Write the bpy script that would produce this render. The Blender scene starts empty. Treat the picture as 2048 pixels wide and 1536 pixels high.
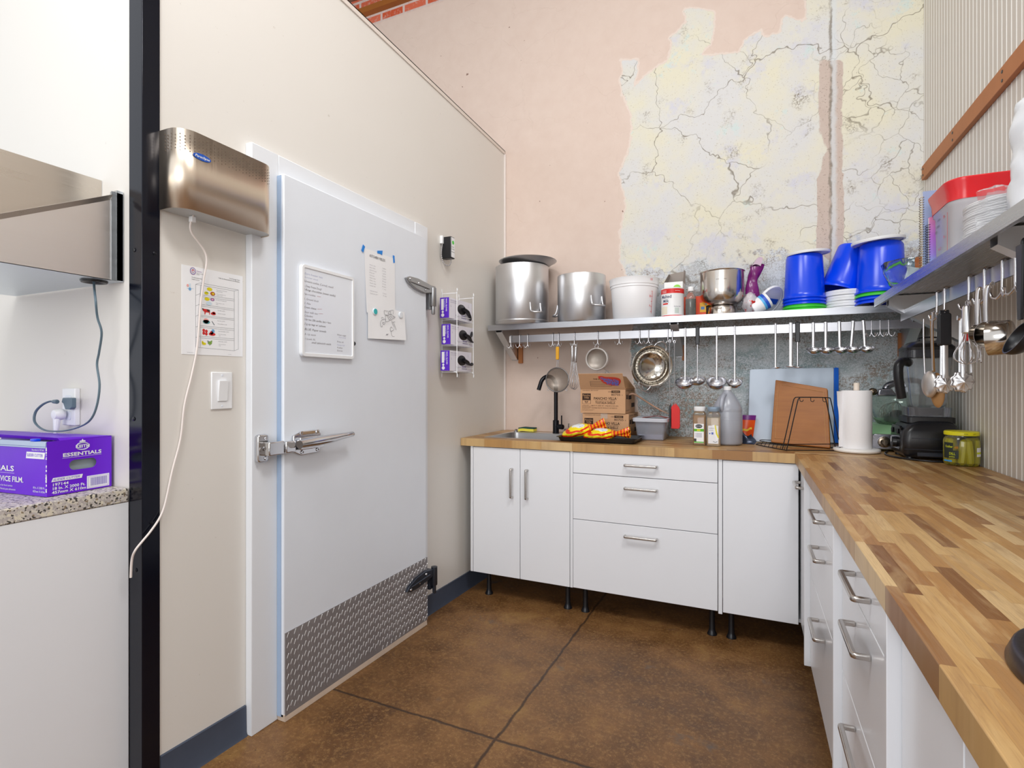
import bpy, bmesh, math, random
from mathutils import Vector as V, Matrix, noise as mnoise
RND = random.Random(11)
SC = bpy.context.scene
COL = SC.collection
PI = math.pi
XL, XR, YB, CT, ST = -1.595, 0.85, 3.431, 0.93, 1.648   # left wall, right wall, back wall, counter top, shelf top
def floor_z(y): return 0.081 - 0.0345*y                 # the slab falls gently towards the back wall

# ---------------------------------------------------------------- mesh building
class M:
    def __init__(s): s.v, s.f, s.mi = [], [], []
    def add(s, vs, fs, mi=0):
        o = len(s.v); s.v += [tuple(p) for p in vs]
        for f in fs: s.f.append(tuple(o+i for i in f)); s.mi.append(mi)
        return s
    def box(s, x0, y0, z0, x1, y1, z1, mi=0):
        x0, x1 = sorted((x0, x1)); y0, y1 = sorted((y0, y1)); z0, z1 = sorted((z0, z1))
        return s.add([(x0,y0,z0),(x1,y0,z0),(x1,y1,z0),(x0,y1,z0),(x0,y0,z1),(x1,y0,z1),(x1,y1,z1),(x0,y1,z1)],
                     [(0,3,2,1),(4,5,6,7),(0,1,5,4),(1,2,6,5),(2,3,7,6),(3,0,4,7)], mi)
    def hexa(s, p, mi=0):   # 8 corners, bottom ring then top ring
        return s.add(p, [(0,3,2,1),(4,5,6,7),(0,1,5,4),(1,2,6,5),(2,3,7,6),(3,0,4,7)], mi)
    def prism(s, pts, o, a, b, n, d, mi=0, mi_side=None):
        """outline pts (2-D, along a and b from o), thickness d along n"""
        o, a, b, n = V(o), V(a), V(b), V(n); k = len(pts)
        lo = [o+a*p[0]+b*p[1] for p in pts]; hi = [q+n*d for q in lo]
        s.add(lo+hi, [tuple(range(k-1,-1,-1)), tuple(range(k,2*k))], mi)
        m = len(s.v)-2*k
        for i in range(k):
            s.f.append((m+i, m+(i+1)%k, m+k+(i+1)%k, m+k+i)); s.mi.append(mi if mi_side is None else mi_side)
        return s
    def lathe(s, prof, c=(0,0,0), n=32, axis=None, mi=0, x=None, sx=1, sy=1):
        """prof = (radius, height) pairs"""
        c = V(c); ax = V(axis or (0,0,1)).normalized()
        u = V(x) if x else (V((1,0,0)) if abs(ax.x) < .9 else V((0,1,0)))
        u = (u - ax*u.dot(ax)).normalized(); w = ax.cross(u); o = len(s.v); rings = []
        for r, h in prof:
            if r < 1e-6: rings.append([len(s.v)]); s.v.append(tuple(c+ax*h))
            else:
                rings.append(list(range(len(s.v), len(s.v)+n)))
                for i in range(n):
                    t = 2*PI*i/n; s.v.append(tuple(c+ax*h+u*(r*sx*math.cos(t))+w*(r*sy*math.sin(t))))
        for A, B in zip(rings, rings[1:]):
            for i in range(n):
                j = (i+1) % n
                if len(A) == 1 and len(B) == 1: continue
                if len(A) == 1: f = (A[0], B[j], B[i])
                elif len(B) == 1: f = (A[i], A[j], B[0])
                else: f = (A[i], A[j], B[j], B[i])
                s.f.append(f); s.mi.append(mi)
        return s
    def tube(s, pts, r, n=8, closed=False, mi=0, flat=1.0, up=None):
        P = [V(p) for p in pts]; k = len(P); rs = r if isinstance(r, (list, tuple)) else [r]*k
        o = len(s.v); prev = None
        for i, p in enumerate(P):
            t = (P[(i+1) % k]-P[i-1]) if closed else (P[min(i+1,k-1)]-P[max(i-1,0)])
            t = t.normalized() if t.length > 1e-9 else V((0,0,1))
            if up is not None: prev = V(up)
            if prev is None: prev = V((0,0,1)) if abs(t.z) < .9 else V((1,0,0))
            a = prev - t*prev.dot(t)
            if a.length < 1e-6: a = t.orthogonal()
            a.normalize(); b = t.cross(a); prev = a
            for j in range(n):
                q = 2*PI*j/n; s.v.append(tuple(p + a*(rs[i]*math.cos(q)*flat) + b*(rs[i]*math.sin(q))))
        for i in range(k if closed else k-1):
            for j in range(n):
                A = o+i*n; B = o+((i+1) % k)*n
                s.f.append((A+j, A+(j+1) % n, B+(j+1) % n, B+j)); s.mi.append(mi)
        if not closed:
            s.f.append(tuple(o+j for j in range(n-1,-1,-1))); s.mi.append(mi)
            s.f.append(tuple(o+(k-1)*n+j for j in range(n))); s.mi.append(mi)
        return s
    def grid(s, fn, nu, nv, mi=0, thick=None):
        """surface fn(a,b) for a,b in 0..1; thick = second surface offset (closed sheet)"""
        o = len(s.v); q = []
        for j in range(nv+1):
            for i in range(nu+1): q.append(V(fn(i/nu, j/nv)))
        s.v += [tuple(p) for p in q]; w = nu+1
        for j in range(nv):
            for i in range(nu): s.f.append((o+j*w+i, o+j*w+i+1, o+(j+1)*w+i+1, o+(j+1)*w+i)); s.mi.append(mi)
        if thick is not None:
            t = V(thick); o2 = len(s.v); s.v += [tuple(p+t) for p in q]
            for j in range(nv):
                for i in range(nu): s.f.append((o2+j*w+i, o2+(j+1)*w+i, o2+(j+1)*w+i+1, o2+j*w+i+1)); s.mi.append(mi)
            rim = [i for i in range(w)] + [j*w+nu for j in range(1,nv+1)] + [nv*w+i for i in range(nu-1,-1,-1)] + [j*w for j in range(nv-1,0,-1)]
            for a, b in zip(rim, rim[1:]+rim[:1]): s.f.append((o+b, o+a, o2+a, o2+b)); s.mi.append(mi)
        return s
    def text(s, body, o, right, up, h, align='L', mi=0, bold=0.0, shear=0.0, ws=1.0, width=None):
        vs, fs, w = glyphs(body, bold, shear)
        k = h/0.73; kx = k*ws
        if width: kx = width/max(w, 1e-6)
        dx = {'L': 0, 'C': -w*kx/2, 'R': -w*kx}[align]
        o, right, up = V(o), V(right), V(up)
        return s.add([o+right*(p[0]*kx+dx)+up*(p[1]*k) for p in vs], fs, mi)
    def xf(s, mat):
        s.v = [tuple(mat @ V(p)) for p in s.v]; return s

_gl = {}
def glyphs(body, bold, shear):
    key = (body, bold, shear)
    if key not in _gl:
        cu = bpy.data.curves.new('t', 'FONT'); cu.body = body; cu.offset = bold; cu.shear = shear
        cu.resolution_u = 2; cu.fill_mode = 'FRONT'
        ob = bpy.data.objects.new('t', cu); COL.objects.link(ob)
        dg = bpy.context.evaluated_depsgraph_get(); me = ob.evaluated_get(dg).to_mesh()
        vs = [tuple(v.co) for v in me.vertices]; fs = [tuple(p.vertices) for p in me.polygons]
        w = max([p[0] for p in vs] or [0])
        ob.evaluated_get(dg).to_mesh_clear(); bpy.data.objects.remove(ob); bpy.data.curves.remove(cu)
        _gl[key] = (vs, fs, w)
    return _gl[key]

def smooth_path(pts, k=6, closed=False):
    P = [V(p) for p in pts]; n = len(P); out = []
    for i in range(n if closed else n-1):
        if closed: a, b, c, d = P[i-1], P[i], P[(i+1) % n], P[(i+2) % n]
        else: a, b, c, d = P[max(i-1,0)], P[i], P[i+1], P[min(i+2,n-1)]
        for j in range(k):
            t = j/k
            out.append(0.5*((2*b)+(c-a)*t+(2*a-5*b+4*c-d)*t*t+(3*b-a-3*c+d)*t**3))
    if not closed: out.append(P[-1])
    return out
def arc(cx, cy, r, a0, a1, n=8):
    return [(cx+r*math.cos(math.radians(a0+(a1-a0)*i/n)), cy+r*math.sin(math.radians(a0+(a1-a0)*i/n))) for i in range(n+1)]
def rrect(x0, y0, x1, y1, r, n=4):
    return arc(x1-r,y1-r,r,0,90,n)+arc(x0+r,y1-r,r,90,180,n)+arc(x0+r,y0+r,r,180,270,n)+arc(x1-r,y0+r,r,270,360,n)

def root_loc(o):
    while o.parent is not None: o = o.parent
    return V(o.location)
def obj(name, m, mats, parent=None, bevel=0.0, seg=2, ang=35, smooth=True, label=None, sub=0, solid=0.0):
    me = bpy.data.meshes.new(name)
    off = root_loc(parent) if parent is not None else V((0,0,0))
    me.from_pydata([tuple(V(p)-off) for p in m.v], [], m.f); me.validate(verbose=False)
    mats = mats if isinstance(mats, (list, tuple)) else [mats]
    for q in mats: me.materials.append(q)
    if len(me.polygons) == len(m.mi): me.polygons.foreach_set('material_index', m.mi)
    bm = bmesh.new(); bm.from_mesh(me)
    bmesh.ops.recalc_face_normals(bm, faces=bm.faces); bm.to_mesh(me); bm.free()
    if smooth:
        me.polygons.foreach_set('use_smooth', [True]*len(me.polygons)); me.set_sharp_from_angle(angle=math.radians(ang))
    me.update()
    o = bpy.data.objects.new(name, me); COL.objects.link(o)
    if parent is not None: o.parent = parent
    if solid: md = o.modifiers.new('solid', 'SOLIDIFY'); md.thickness = solid; md.offset = 0
    if bevel:
        md = o.modifiers.new('bevel', 'BEVEL'); md.width = bevel; md.segments = seg; md.limit_method = 'ANGLE'; md.angle_limit = math.radians(40)
    if sub: md = o.modifiers.new('sub', 'SUBSURF'); md.levels = sub; md.render_levels = sub
    if label: o['label'] = label
    return o
def stud(parent, mt, prof, c, axis, name='screw'):
    return obj(name, M().lathe(prof, c, 12, axis), mt, parent)
def tag(o, label, cat, group=None, kind=None):
    o['label'] = label; o['category'] = cat
    if group: o['group'] = group
    if kind: o['kind'] = kind
    return o
def thing(name, label, cat, loc=(0,0,0), group=None):
    o = bpy.data.objects.new(name, None); COL.objects.link(o); o.location = loc; o.empty_display_size = .05
    return tag(o, label, cat, group)
def struct(name, m, mats, parent=None, **k):
    o = obj(name, m, mats, parent, **k)
    if parent is None: o['kind'] = 'structure'
    return o
def kids(o): return [c for c in bpy.data.objects if c.parent is o]
def dup(root, loc, rot=None, label=None):
    r = root.copy(); COL.objects.link(r); r.location = loc
    if rot is not None: r.rotation_euler = rot
    if label: r['label'] = label
    for ch in kids(root):
        c = ch.copy(); COL.objects.link(c); c.parent = r
        for g in kids(ch):
            d = g.copy(); COL.objects.link(d); d.parent = c
    return r

# ---------------------------------------------------------------- materials
def lin(c):
    if isinstance(c, str): c = [int(c[i:i+2],16)/255 for i in (0,2,4)]
    return tuple(x/12.92 if x <= .04045 else ((x+.055)/1.055)**2.4 for x in c[:3])+(1.0,)
class G:   # small node-graph writer
    def __init__(s, name):
        s.m = bpy.data.materials.new(name); s.m.use_nodes = True; s.t = s.m.node_tree; s.n = s.t.nodes
        s.b = s.n['Principled BSDF']; s.tc = s.n.new('ShaderNodeTexCoord')
    def node(s, kind, **k):
        q = s.n.new('ShaderNode'+kind)
        for a, b in k.items(): setattr(q, a, b)
        return q
    def put(s, sock, v):
        if isinstance(v, bpy.types.NodeSocket): s.t.links.new(v, sock)
        elif isinstance(v, str): sock.default_value = lin(v)
        elif v is not None: sock.default_value = v
    def math(s, op, a, b=None, c=None, clamp=False):
        q = s.node('Math', operation=op, use_clamp=clamp); s.put(q.inputs[0], a)
        if b is not None: s.put(q.inputs[1], b)
        if c is not None: s.put(q.inputs[2], c)
        return q.outputs[0]
    def mix(s, f, a, b, mode='MIX'):
        q = s.node('Mix', data_type='RGBA', blend_type=mode); s.put(q.inputs[0], f); s.put(q.inputs[6], a); s.put(q.inputs[7], b); return q.outputs[2]
    def ramp(s, f, stops, interp='LINEAR'):
        q = s.node('ValToRGB'); q.color_ramp.interpolation = interp; e = q.color_ramp.elements
        while len(e) < len(stops): e.new(.5)
        for i, (p, c) in enumerate(stops): e[i].position = p; e[i].color = lin(c) if isinstance(c, str) else (c, c, c, 1)
        s.put(q.inputs[0], f); return q.outputs[0]
    def step(s, f, lo, hi): return s.ramp(f, [(lo, 0.0), (hi, 1.0)])
    def coords(s, scale=(1,1,1), loc=(0,0,0), rot=(0,0,0)):
        q = s.node('Mapping'); s.put(q.inputs[0], s.tc.outputs['Object'])
        q.inputs['Scale'].default_value = scale; q.inputs['Location'].default_value = loc; q.inputs['Rotation'].default_value = rot; return q.outputs[0]
    def noise(s, scale=5, detail=3, rough=.5, co=None, dist=0, color=False):
        q = s.node('TexNoise'); s.put(q.inputs['Vector'], co if co is not None else s.tc.outputs['Object'])
        q.inputs['Scale'].default_value = scale; q.inputs['Detail'].default_value = detail
        q.inputs['Roughness'].default_value = rough; q.inputs['Distortion'].default_value = dist
        return q.outputs['Color' if color else 'Fac']
    def voro(s, scale, co=None, feature='DISTANCE_TO_EDGE', out='Distance', rnd=1):
        q = s.node('TexVoronoi', feature=feature); s.put(q.inputs['Vector'], co if co is not None else s.tc.outputs['Object'])
        q.inputs['Scale'].default_value = scale; q.inputs['Randomness'].default_value = rnd; return q.outputs[out]
    def sep(s, v=None):
        q = s.node('SeparateXYZ'); s.put(q.inputs[0], v if v is not None else s.tc.outputs['Object']); return q.outputs
    def comb(s, x, y, z):
        q = s.node('CombineXYZ'); s.put(q.inputs[0], x); s.put(q.inputs[1], y); s.put(q.inputs[2], z); return q.outputs[0]
    def bump(s, h, strength=.3, dist=.005):
        q = s.node('Bump'); q.inputs['Strength'].default_value = strength; q.inputs['Distance'].default_value = dist
        s.put(q.inputs['Height'], h); s.t.links.new(q.outputs[0], s.b.inputs['Normal'])
    def out(s, color=None, rough=None, metal=None, **k):
        s.put(s.b.inputs['Base Color'], color); s.put(s.b.inputs['Roughness'], rough); s.put(s.b.inputs['Metallic'], metal)
        for a, v in k.items(): s.put(s.b.inputs[a.replace('_', ' ')], v)
        return s.m
MATS = {}
def mat(name, c, rough=.5, metal=0.0, var=.06, scale=9, bump=0, bscale=60, **k):
    """plain finish with a faint procedural variation of its tone"""
    if name in MATS: return MATS[name]
    g = G(name); col = lin(c) if isinstance(c, str) else c
    nz = g.noise(scale, 4, .6)
    a = tuple(min(1, x*(1-var)) for x in col[:3])+(1,); b = tuple(min(1, x*(1+var*.6)) for x in col[:3])+(1,)
    g.out(g.mix(nz, a, b), rough, metal, **k)
    if bump: g.bump(g.noise(bscale, 3), bump, .002)
    MATS[name] = g.m; return g.m
def brushed(name, c='DADADC', rough=.28, axis=2, var=.07, scale=220, bump=.012):
    if name in MATS: return MATS[name]
    g = G(name); sc = [scale]*3; sc[axis] = 3
    nz = g.noise(1, 3, .6, g.coords(tuple(sc))); wide = g.noise(6, 3)
    col = lin(c); a = tuple(x*(1-var) for x in col[:3])+(1,)
    g.out(g.mix(g.math('MULTIPLY', nz, wide), a, col), g.math('MULTIPLY_ADD', nz, .16, rough-.08), 1.0)
    g.bump(nz, bump, .001); MATS[name] = g.m; return g.m
def clear(name, c='FFFFFF', rough=.05, tr=1.0, ior=1.45, alpha=1.0):
    if name in MATS: return MATS[name]
    g = G(name); nz = g.noise(14, 2)
    g.out(c, g.math('MULTIPLY_ADD', nz, .05, max(0, rough-.02)), 0.0, Transmission_Weight=tr, IOR=ior, Alpha=alpha); MATS[name] = g.m; return g.m

# ---------------------------------------------------------------- surface materials
def wall_panel():
    g = G('cream_panel'); z = g.noise(1.1, 2); d = g.noise(38, 3, .7)
    col = g.mix(z, 'DEDAD4', 'E4E1DC'); col = g.mix(g.step(d, .70, .78), col, 'CCC6BE')
    g.bump(g.noise(140, 2), .04, .002); return g.out(col, .42)
def back_plaster():
    g = G('peeling_plaster'); at = g.node('Attribute', attribute_name='zones'); zs = g.sep(at.outputs['Color'])
    P = g.tc.outputs['Object']; X, Y, Z = g.sep()
    wob = g.noise(3.2, 4, .62); wob2 = g.noise(17, 4, .65); fine = g.noise(95, 3, .7); mid = g.noise(9, 5, .7)
    jit = g.math('ADD', g.math('MULTIPLY', g.math('SUBTRACT', wob, .5), .9), g.math('MULTIPLY', g.math('SUBTRACT', wob2, .5), .55))
    # bare pink plaster, brushed up and down
    streak = g.noise(1, 4, .6, g.coords((5, 5, .9))); patch = g.noise(1.6, 4, .6)
    pink = g.ramp(streak, [(.30, 'A89089'), (.45, 'BEA69E'), (.58, 'CDB6AE'), (.72, 'D3C4C0')])
    pink = g.mix(g.step(patch, .42, .62), pink, 'D6C3BA'); pink = g.mix(g.math('MULTIPLY', mid, .35), pink, 'B9A79F')
    low = g.step(Z, 1.2, 2.9); pink = g.mix(low, g.mix(mid, 'DFCEC3', 'D3BEB2'), pink)
    pink = g.mix(g.step(g.noise(26, 2), .77, .79), pink, '8C6F64')
    # old cream paint, yellowed, with pale lavender worn spots
    yel = g.mix(g.step(g.noise(2.6, 4, .6), .40, .62), 'D6D6D6', 'DEDAC6')
    yel = g.mix(g.step(g.noise(4.1, 4, .7, g.coords(loc=(3,1,8))), .56, .68), yel, 'CFCFD8')
    yel = g.mix(g.math('MULTIPLY', g.step(g.noise(5.3, 4, .7, g.coords(loc=(9,0,2))), .62, .70), .75), yel, 'C9DBDA')
    spots = g.math('MULTIPLY', g.step(g.noise(5.2, 4, .65, g.coords(loc=(5,2,0))), .60, .72), g.step(fine, .46, .58))
    yel = g.mix(spots, yel, '857B6C')
    yel = g.mix(g.math('MULTIPLY', g.step(g.noise(150, 2), .66, .70), .55), yel, 'A79B86')
    # grey white lime with teal left under it, towards the counter
    lime = g.mix(g.step(g.noise(3.4, 4, .65), .35, .7), 'CDCFD6', 'AEB2B4')
    teal = g.mix(g.step(g.noise(5.5, 5, .7, g.coords(loc=(1,1,5))), .38, .68), 'BCC3C7', '7F9A9E')
    tz = g.math('ADD', Z, g.math('MULTIPLY', g.math('SUBTRACT', wob, .5), .7))
    lime = g.mix(g.step(g.math('MULTIPLY', tz, .5), .81, .93), teal, lime)
    lime = g.mix(g.math('MULTIPLY', g.step(g.noise(3.2, 5, .72, g.coords((1, 1, 2.2), (4, 2, 1))), .49, .57), g.step(g.noise(42, 5, .8), .42, .52)), lime, '8F8277'); lime = g.mix(g.math('MULTIPLY', g.step(g.noise(4.4, 5, .7, g.coords((1, 1, 1.6), (8, 2, 6))), .54, .62), g.step(g.noise(70, 5, .8), .44, .54)), lime, 'D5DBE2')
    lime = g.mix(g.math('MULTIPLY', g.step(g.math('ADD', g.noise(150, 4, .75), g.math('MULTIPLY', g.noise(4, 4), .45)), .72, .78), .8), lime, 'D9DFE4')
    lime = g.mix(g.math('MULTIPLY', g.step(g.noise(4.2, 4, .7, g.coords((1, 1, 1), (0, 3, 3))), .60, .68), .85), lime, '8E7F74')
    old = g.mix(g.step(g.math('ADD', g.math('MULTIPLY', tz, .5), g.math('MULTIPLY', g.math('SUBTRACT', wob2, .5), .18)), .975, 1.03), lime, yel)
    # cracks in the old paint
    cw = g.noise(5, 3, .6, color=True); cco = g.node('VectorMath', operation='MULTIPLY_ADD')
    g.put(cco.inputs[0], cw); cco.inputs[1].default_value = (.3, .3, .3); g.put(cco.inputs[2], P)
    sq = g.node('VectorMath', operation='MULTIPLY'); g.put(sq.inputs[0], cco.outputs[0]); sq.inputs[1].default_value = (1, .02, 1)
    cr = g.voro(2.7, sq.outputs[0]); cr2 = g.voro(6.5, sq.outputs[0])
    cm = g.step(g.noise(1.9, 2, .5, g.coords(loc=(7,0,3))), .40, .55)
    crack = g.math('MULTIPLY', g.math('SUBTRACT', 1, g.step(cr, .002, .0075)), cm)
    crack2 = g.math('MULTIPLY', g.math('MULTIPLY', g.math('SUBTRACT', 1, g.step(cr2, .003, .014)), g.step(X, .30, .42)), g.step(g.noise(2.5, 2), .44, .55))
    crack = g.math('MULTIPLY', g.math('MAXIMUM', crack, g.math('MULTIPLY', crack2, .8)), g.step(g.math('MULTIPLY', Z, .5), .80, .98))
    old = g.mix(g.math('MULTIPLY', crack, .8), old, '6E6251')
    # where each coat is still on the wall
    c = g.math('ADD', zs[0], g.math('MULTIPLY', jit, .28)); cream = g.step(c, .492, .508)
    edge = g.math('SUBTRACT', g.step(c, .46, .475), cream)
    col = g.mix(cream, pink, old); col = g.mix(g.math('MULTIPLY', edge, .55), col, 'E6DCD4')
    st = g.step(g.math('ADD', zs[1], g.math('MULTIPLY', jit, .16)), .49, .51)
    tan = g.mix(g.math('MULTIPLY', g.step(g.noise(120, 2), .62, .68), .6), g.mix(mid, 'BEABA0', 'CDBFB6'), '8E7B70')
    col = g.mix(st, col, tan)
    seam = g.math('SUBTRACT', X, g.math('MULTIPLY_ADD', g.math('SUBTRACT', wob2, .5), .03, .425))
    sm = g.math('MULTIPLY', g.math('SUBTRACT', 1, g.step(g.math('ABSOLUTE', seam), .004, .009)), g.step(g.math('MULTIPLY', Z, .5), .78, .86))
    rim = g.math('MULTIPLY', g.math('MULTIPLY', g.step(seam, 0, .004), g.math('SUBTRACT', 1, g.step(seam, .02, .035))), g.step(g.math('MULTIPLY', Z, .5), .78, .86))
    col = g.mix(g.math('MULTIPLY', rim, .6), col, 'D3DADF'); col = g.mix(g.math('MULTIPLY', g.math('MULTIPLY', sm, g.step(mid, .36, .52)), .75), col, '7D7468')
    # brick shows above the plaster
    br = g.node('TexBrick'); g.put(br.inputs['Vector'], g.comb(X, Z, 0.0)); br.inputs['Scale'].default_value = 1
    br.inputs['Color1'].default_value = lin('C2502A'); br.inputs['Color2'].default_value = lin('D06A4E'); br.inputs['Mortar'].default_value = lin('CDBDB8')
    br.inputs['Brick Width'].default_value = .215; br.inputs['Row Height'].default_value = .072; br.inputs['Mortar Size'].default_value = .011; br.inputs['Mortar Smooth'].default_value = .2
    bk = g.mix(g.step(g.noise(45, 3, .7), .52, .7), br.outputs['Color'], 'C79A8E')
    bz = g.step(g.math('MULTIPLY', g.math('ADD', Z, g.math('MULTIPLY', wob2, .03)), .2), .8365, .8375); col = g.mix(bz, col, bk)
    h = g.math('ADD', g.math('MULTIPLY', cream, .5), g.math('ADD', g.math('MULTIPLY', fine, .12), g.math('MULTIPLY', mid, .2)))
    h = g.math('SUBTRACT', h, g.math('MULTIPLY', crack, .5)); g.bump(h, .35, .006)
    return g.out(col, .85)
def concrete():
    g = G('stained_concrete'); X, Y, Z = g.sep()
    a = g.noise(1.4, 5, .62); b = g.noise(7, 5, .7); c = g.noise(70, 4, .75); d = g.noise(260, 2)
    col = g.ramp(g.math('ADD', g.math('MULTIPLY', a, .6), g.math('MULTIPLY', b, .4)), [(.34, '41260F'), (.46, '61401F'), (.56, '7A5530'), (.68, '94713F')])
    col = g.mix(g.math('MULTIPLY', g.step(c, .5, .66), .6), col, '9A7648'); col = g.mix(g.math('MULTIPLY', g.step(d, .66, .72), .6), col, 'C79C64')
    col = g.mix(g.math('MULTIPLY', g.step(g.noise(110, 3, .7, g.coords(loc=(2,4,0))), .62, .70), .7), col, '3A2212')
    col = g.mix(g.math('MULTIPLY', g.step(g.noise(2.1, 5, .7, g.coords(loc=(1.2,3.4,0))), .60, .66), g.step(b, .45, .6)), col, '5B5048')
    w = g.math('MULTIPLY', g.math('SUBTRACT', g.noise(9, 4, .7), .5), .022)
    def joint(v, at): return g.math('SUBTRACT', 1, g.step(g.math('ABSOLUTE', g.math('SUBTRACT', g.math('ADD', v, w), at)), .003, .0075))
    j = g.math('MAXIMUM', joint(X, -.797), joint(Y, 1.643))
    col = g.mix(g.math('MULTIPLY', j, .85), col, '24160E')
    g.bump(g.math('SUBTRACT', g.math('MULTIPLY', c, .15), j), .3, .004)
    return g.out(col, g.math('MULTIPLY_ADD', b, .35, .30))
def butcher(name, along):
    """finger-jointed staves running along x (0) or y (1)"""
    g = G(name); X, Y, Z = g.sep(); u, v = (X, Y) if along == 0 else (Y, X)
    row = g.math('FLOOR', g.math('DIVIDE', g.math('ADD', v, g.math('MULTIPLY', Z, .0)), .0275))
    wn = g.node('TexWhiteNoise', noise_dimensions='1D'); g.put(wn.inputs['W'], row)
    ln = g.math('MULTIPLY_ADD', wn.outputs['Value'], .16, .17)
    seg = g.math('FLOOR', g.math('DIVIDE', g.math('ADD', u, g.math('MULTIPLY', wn.outputs['Value'], 7.3)), ln))
    wn2 = g.node('TexWhiteNoise', noise_dimensions='2D'); g.put(wn2.inputs['Vector'], g.comb(row, seg, 0.0)); r = wn2.outputs['Value']
    wn3 = g.node('TexWhiteNoise', noise_dimensions='2D'); g.put(wn3.inputs['Vector'], g.comb(seg, g.math('ADD', row, 31.7), 0.0)); r2 = wn3.outputs['Value']
    base = g.ramp(r, [(0, '7A5028'), (.12, '936538'), (.3, 'A67846'), (.5, 'B38751'), (.72, 'BE965F'), (.9, 'CBA873'), (1, 'D6B98A')])
    gv = g.comb(g.math('MULTIPLY', u, 2.2), g.math('MULTIPLY', v, 34), g.math('ADD', g.math('MULTIPLY', r, 40), Z))
    gr = g.noise(1.6, 5, .62, gv, 1.2); fine = g.noise(6, 3, .7, g.comb(g.math('MULTIPLY', u, 3), g.math('MULTIPLY', v, 90), g.math('MULTIPLY', r2, 30)))
    col = g.mix(g.math('MULTIPLY', g.step(gr, .44, .72), .55), base, g.mix(r2, '93683C', 'A38A70'))
    col = g.mix(g.math('MULTIPLY', g.step(fine, .52, .72), .28), col, '6B4320')
    kn = g.voro(5.5, g.comb(g.math('MULTIPLY', u, .55), v, 0.0), 'F1'); col = g.mix(g.math('MULTIPLY', g.math('SUBTRACT', 1, g.step(kn, .035, .09)), g.step(r2, .62, .7)), col, '5A3418')
    lw = g.noise(1, 4, .6, g.comb(g.math('MULTIPLY', u, 5), g.math('MULTIPLY', v, 26), g.math('MULTIPLY', r2, 9)), 1.0); col = g.mix(g.math('MULTIPLY', g.step(lw, .50, .72), .35), col, '8F6A3E'); col = g.mix(g.math('MULTIPLY', g.math('SUBTRACT', 1, g.step(lw, .30, .46)), .35), col, 'D9BC8A')
    fr = g.math('FRACT', g.math('DIVIDE', v, .0275)); gap = g.math('MAXIMUM', g.math('LESS_THAN', fr, .014), g.math('LESS_THAN', g.math('FRACT', g.math('DIVIDE', g.math('ADD', u, g.math('MULTIPLY', wn.outputs['Value'], 7.3)), ln)), .003))
    col = g.mix(g.math('MULTIPLY', gap, .35), col, '5A3A1C')
    g.bump(gr, .05, .002)
    return g.out(col, g.math('MULTIPLY_ADD', fine, .12, .34))
def granite():
    g = G('speckled_laminate'); v = g.voro(230, None, 'F1', 'Color'); s = g.sep(v)
    big = g.sep(g.voro(95, None, 'F1', 'Color'))
    col = g.ramp(s[0], [(0, 'ADA6A4'), (.35, 'BDB5B2'), (.6, 'C8C2BA'), (1, 'D3CDC2')])
    col = g.mix(g.step(big[1], .80, .84), col, 'D8D0BE'); col = g.mix(g.step(s[1], .84, .86), col, '45423F'); col = g.mix(g.step(s[2], .93, .95), col, '8C7C66')
    return g.out(col, .4)
def foil():
    g = G('foil_insulation'); n = g.noise(7, 5, .7, dist=1.5); g.bump(n, 1, .08)
    return g.out(g.mix(n, '6A5A4A', 'B9AFA2'), .3, .8)

CREAM = wall_panel(); PLASTER = back_plaster(); FLOOR = concrete(); BUT_X = butcher('butcher_block_across', 0); BUT_Y = butcher('butcher_block_along', 1)
GRAN = granite(); FOIL = foil()
WHITE = mat('white_paint', 'E6EAF0', .35, var=.02); DOORW = mat('white_door_skin', 'E4EAF3', .38, var=.025, bump=.05, bscale=220)
CAB = mat('white_cabinet', 'E9EBF0', .22, var=.012); PAPER = mat('white_paper', 'F0F1F4', .8, var=.02)
PLW = mat('white_plastic', 'EEF0F3', .35, var=.02); BLACKP = mat('black_plastic', '14151A', .35, var=.2); BLACKM = mat('black_steel', '10131C', .28, .3, var=.2)
STEEL = brushed('brushed_steel'); STEELV = brushed('brushed_steel_upright', axis=2); STEELX = brushed('brushed_steel_long', 'BEBEC3', .30, axis=0); STEELY = brushed('brushed_steel_deep', 'BEBEC3', .30, axis=1)
ALU = brushed('spun_aluminium', 'DCDDE0', .36, axis=2, var=.06); CHROME = mat('polished_chrome', 'CFCFD2', .10, 1.0, var=.03)
CARD = mat('cardboard', 'C99E78', .85, var=.08, scale=22); SLATE = mat('slate_vinyl', '424B5C', .5, var=.12, scale=30)
INK = mat('black_ink', '2A211D', .8, var=.1); INKG = mat('grey_ink', '70747E', .8, var=.1); INKB = mat('blue_ink', '8C93B8', .8, var=.1)
BLUE = mat('blue_plastic', '0045EC', .25, var=.05); GREEN = mat('green_plastic', '3FCB3A', .35, var=.05); RED = mat('red_plastic', 'D81F1C', .35, var=.06)
PINE = mat('orange_pine', 'B5713D', .55, var=.12, scale=18)

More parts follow.
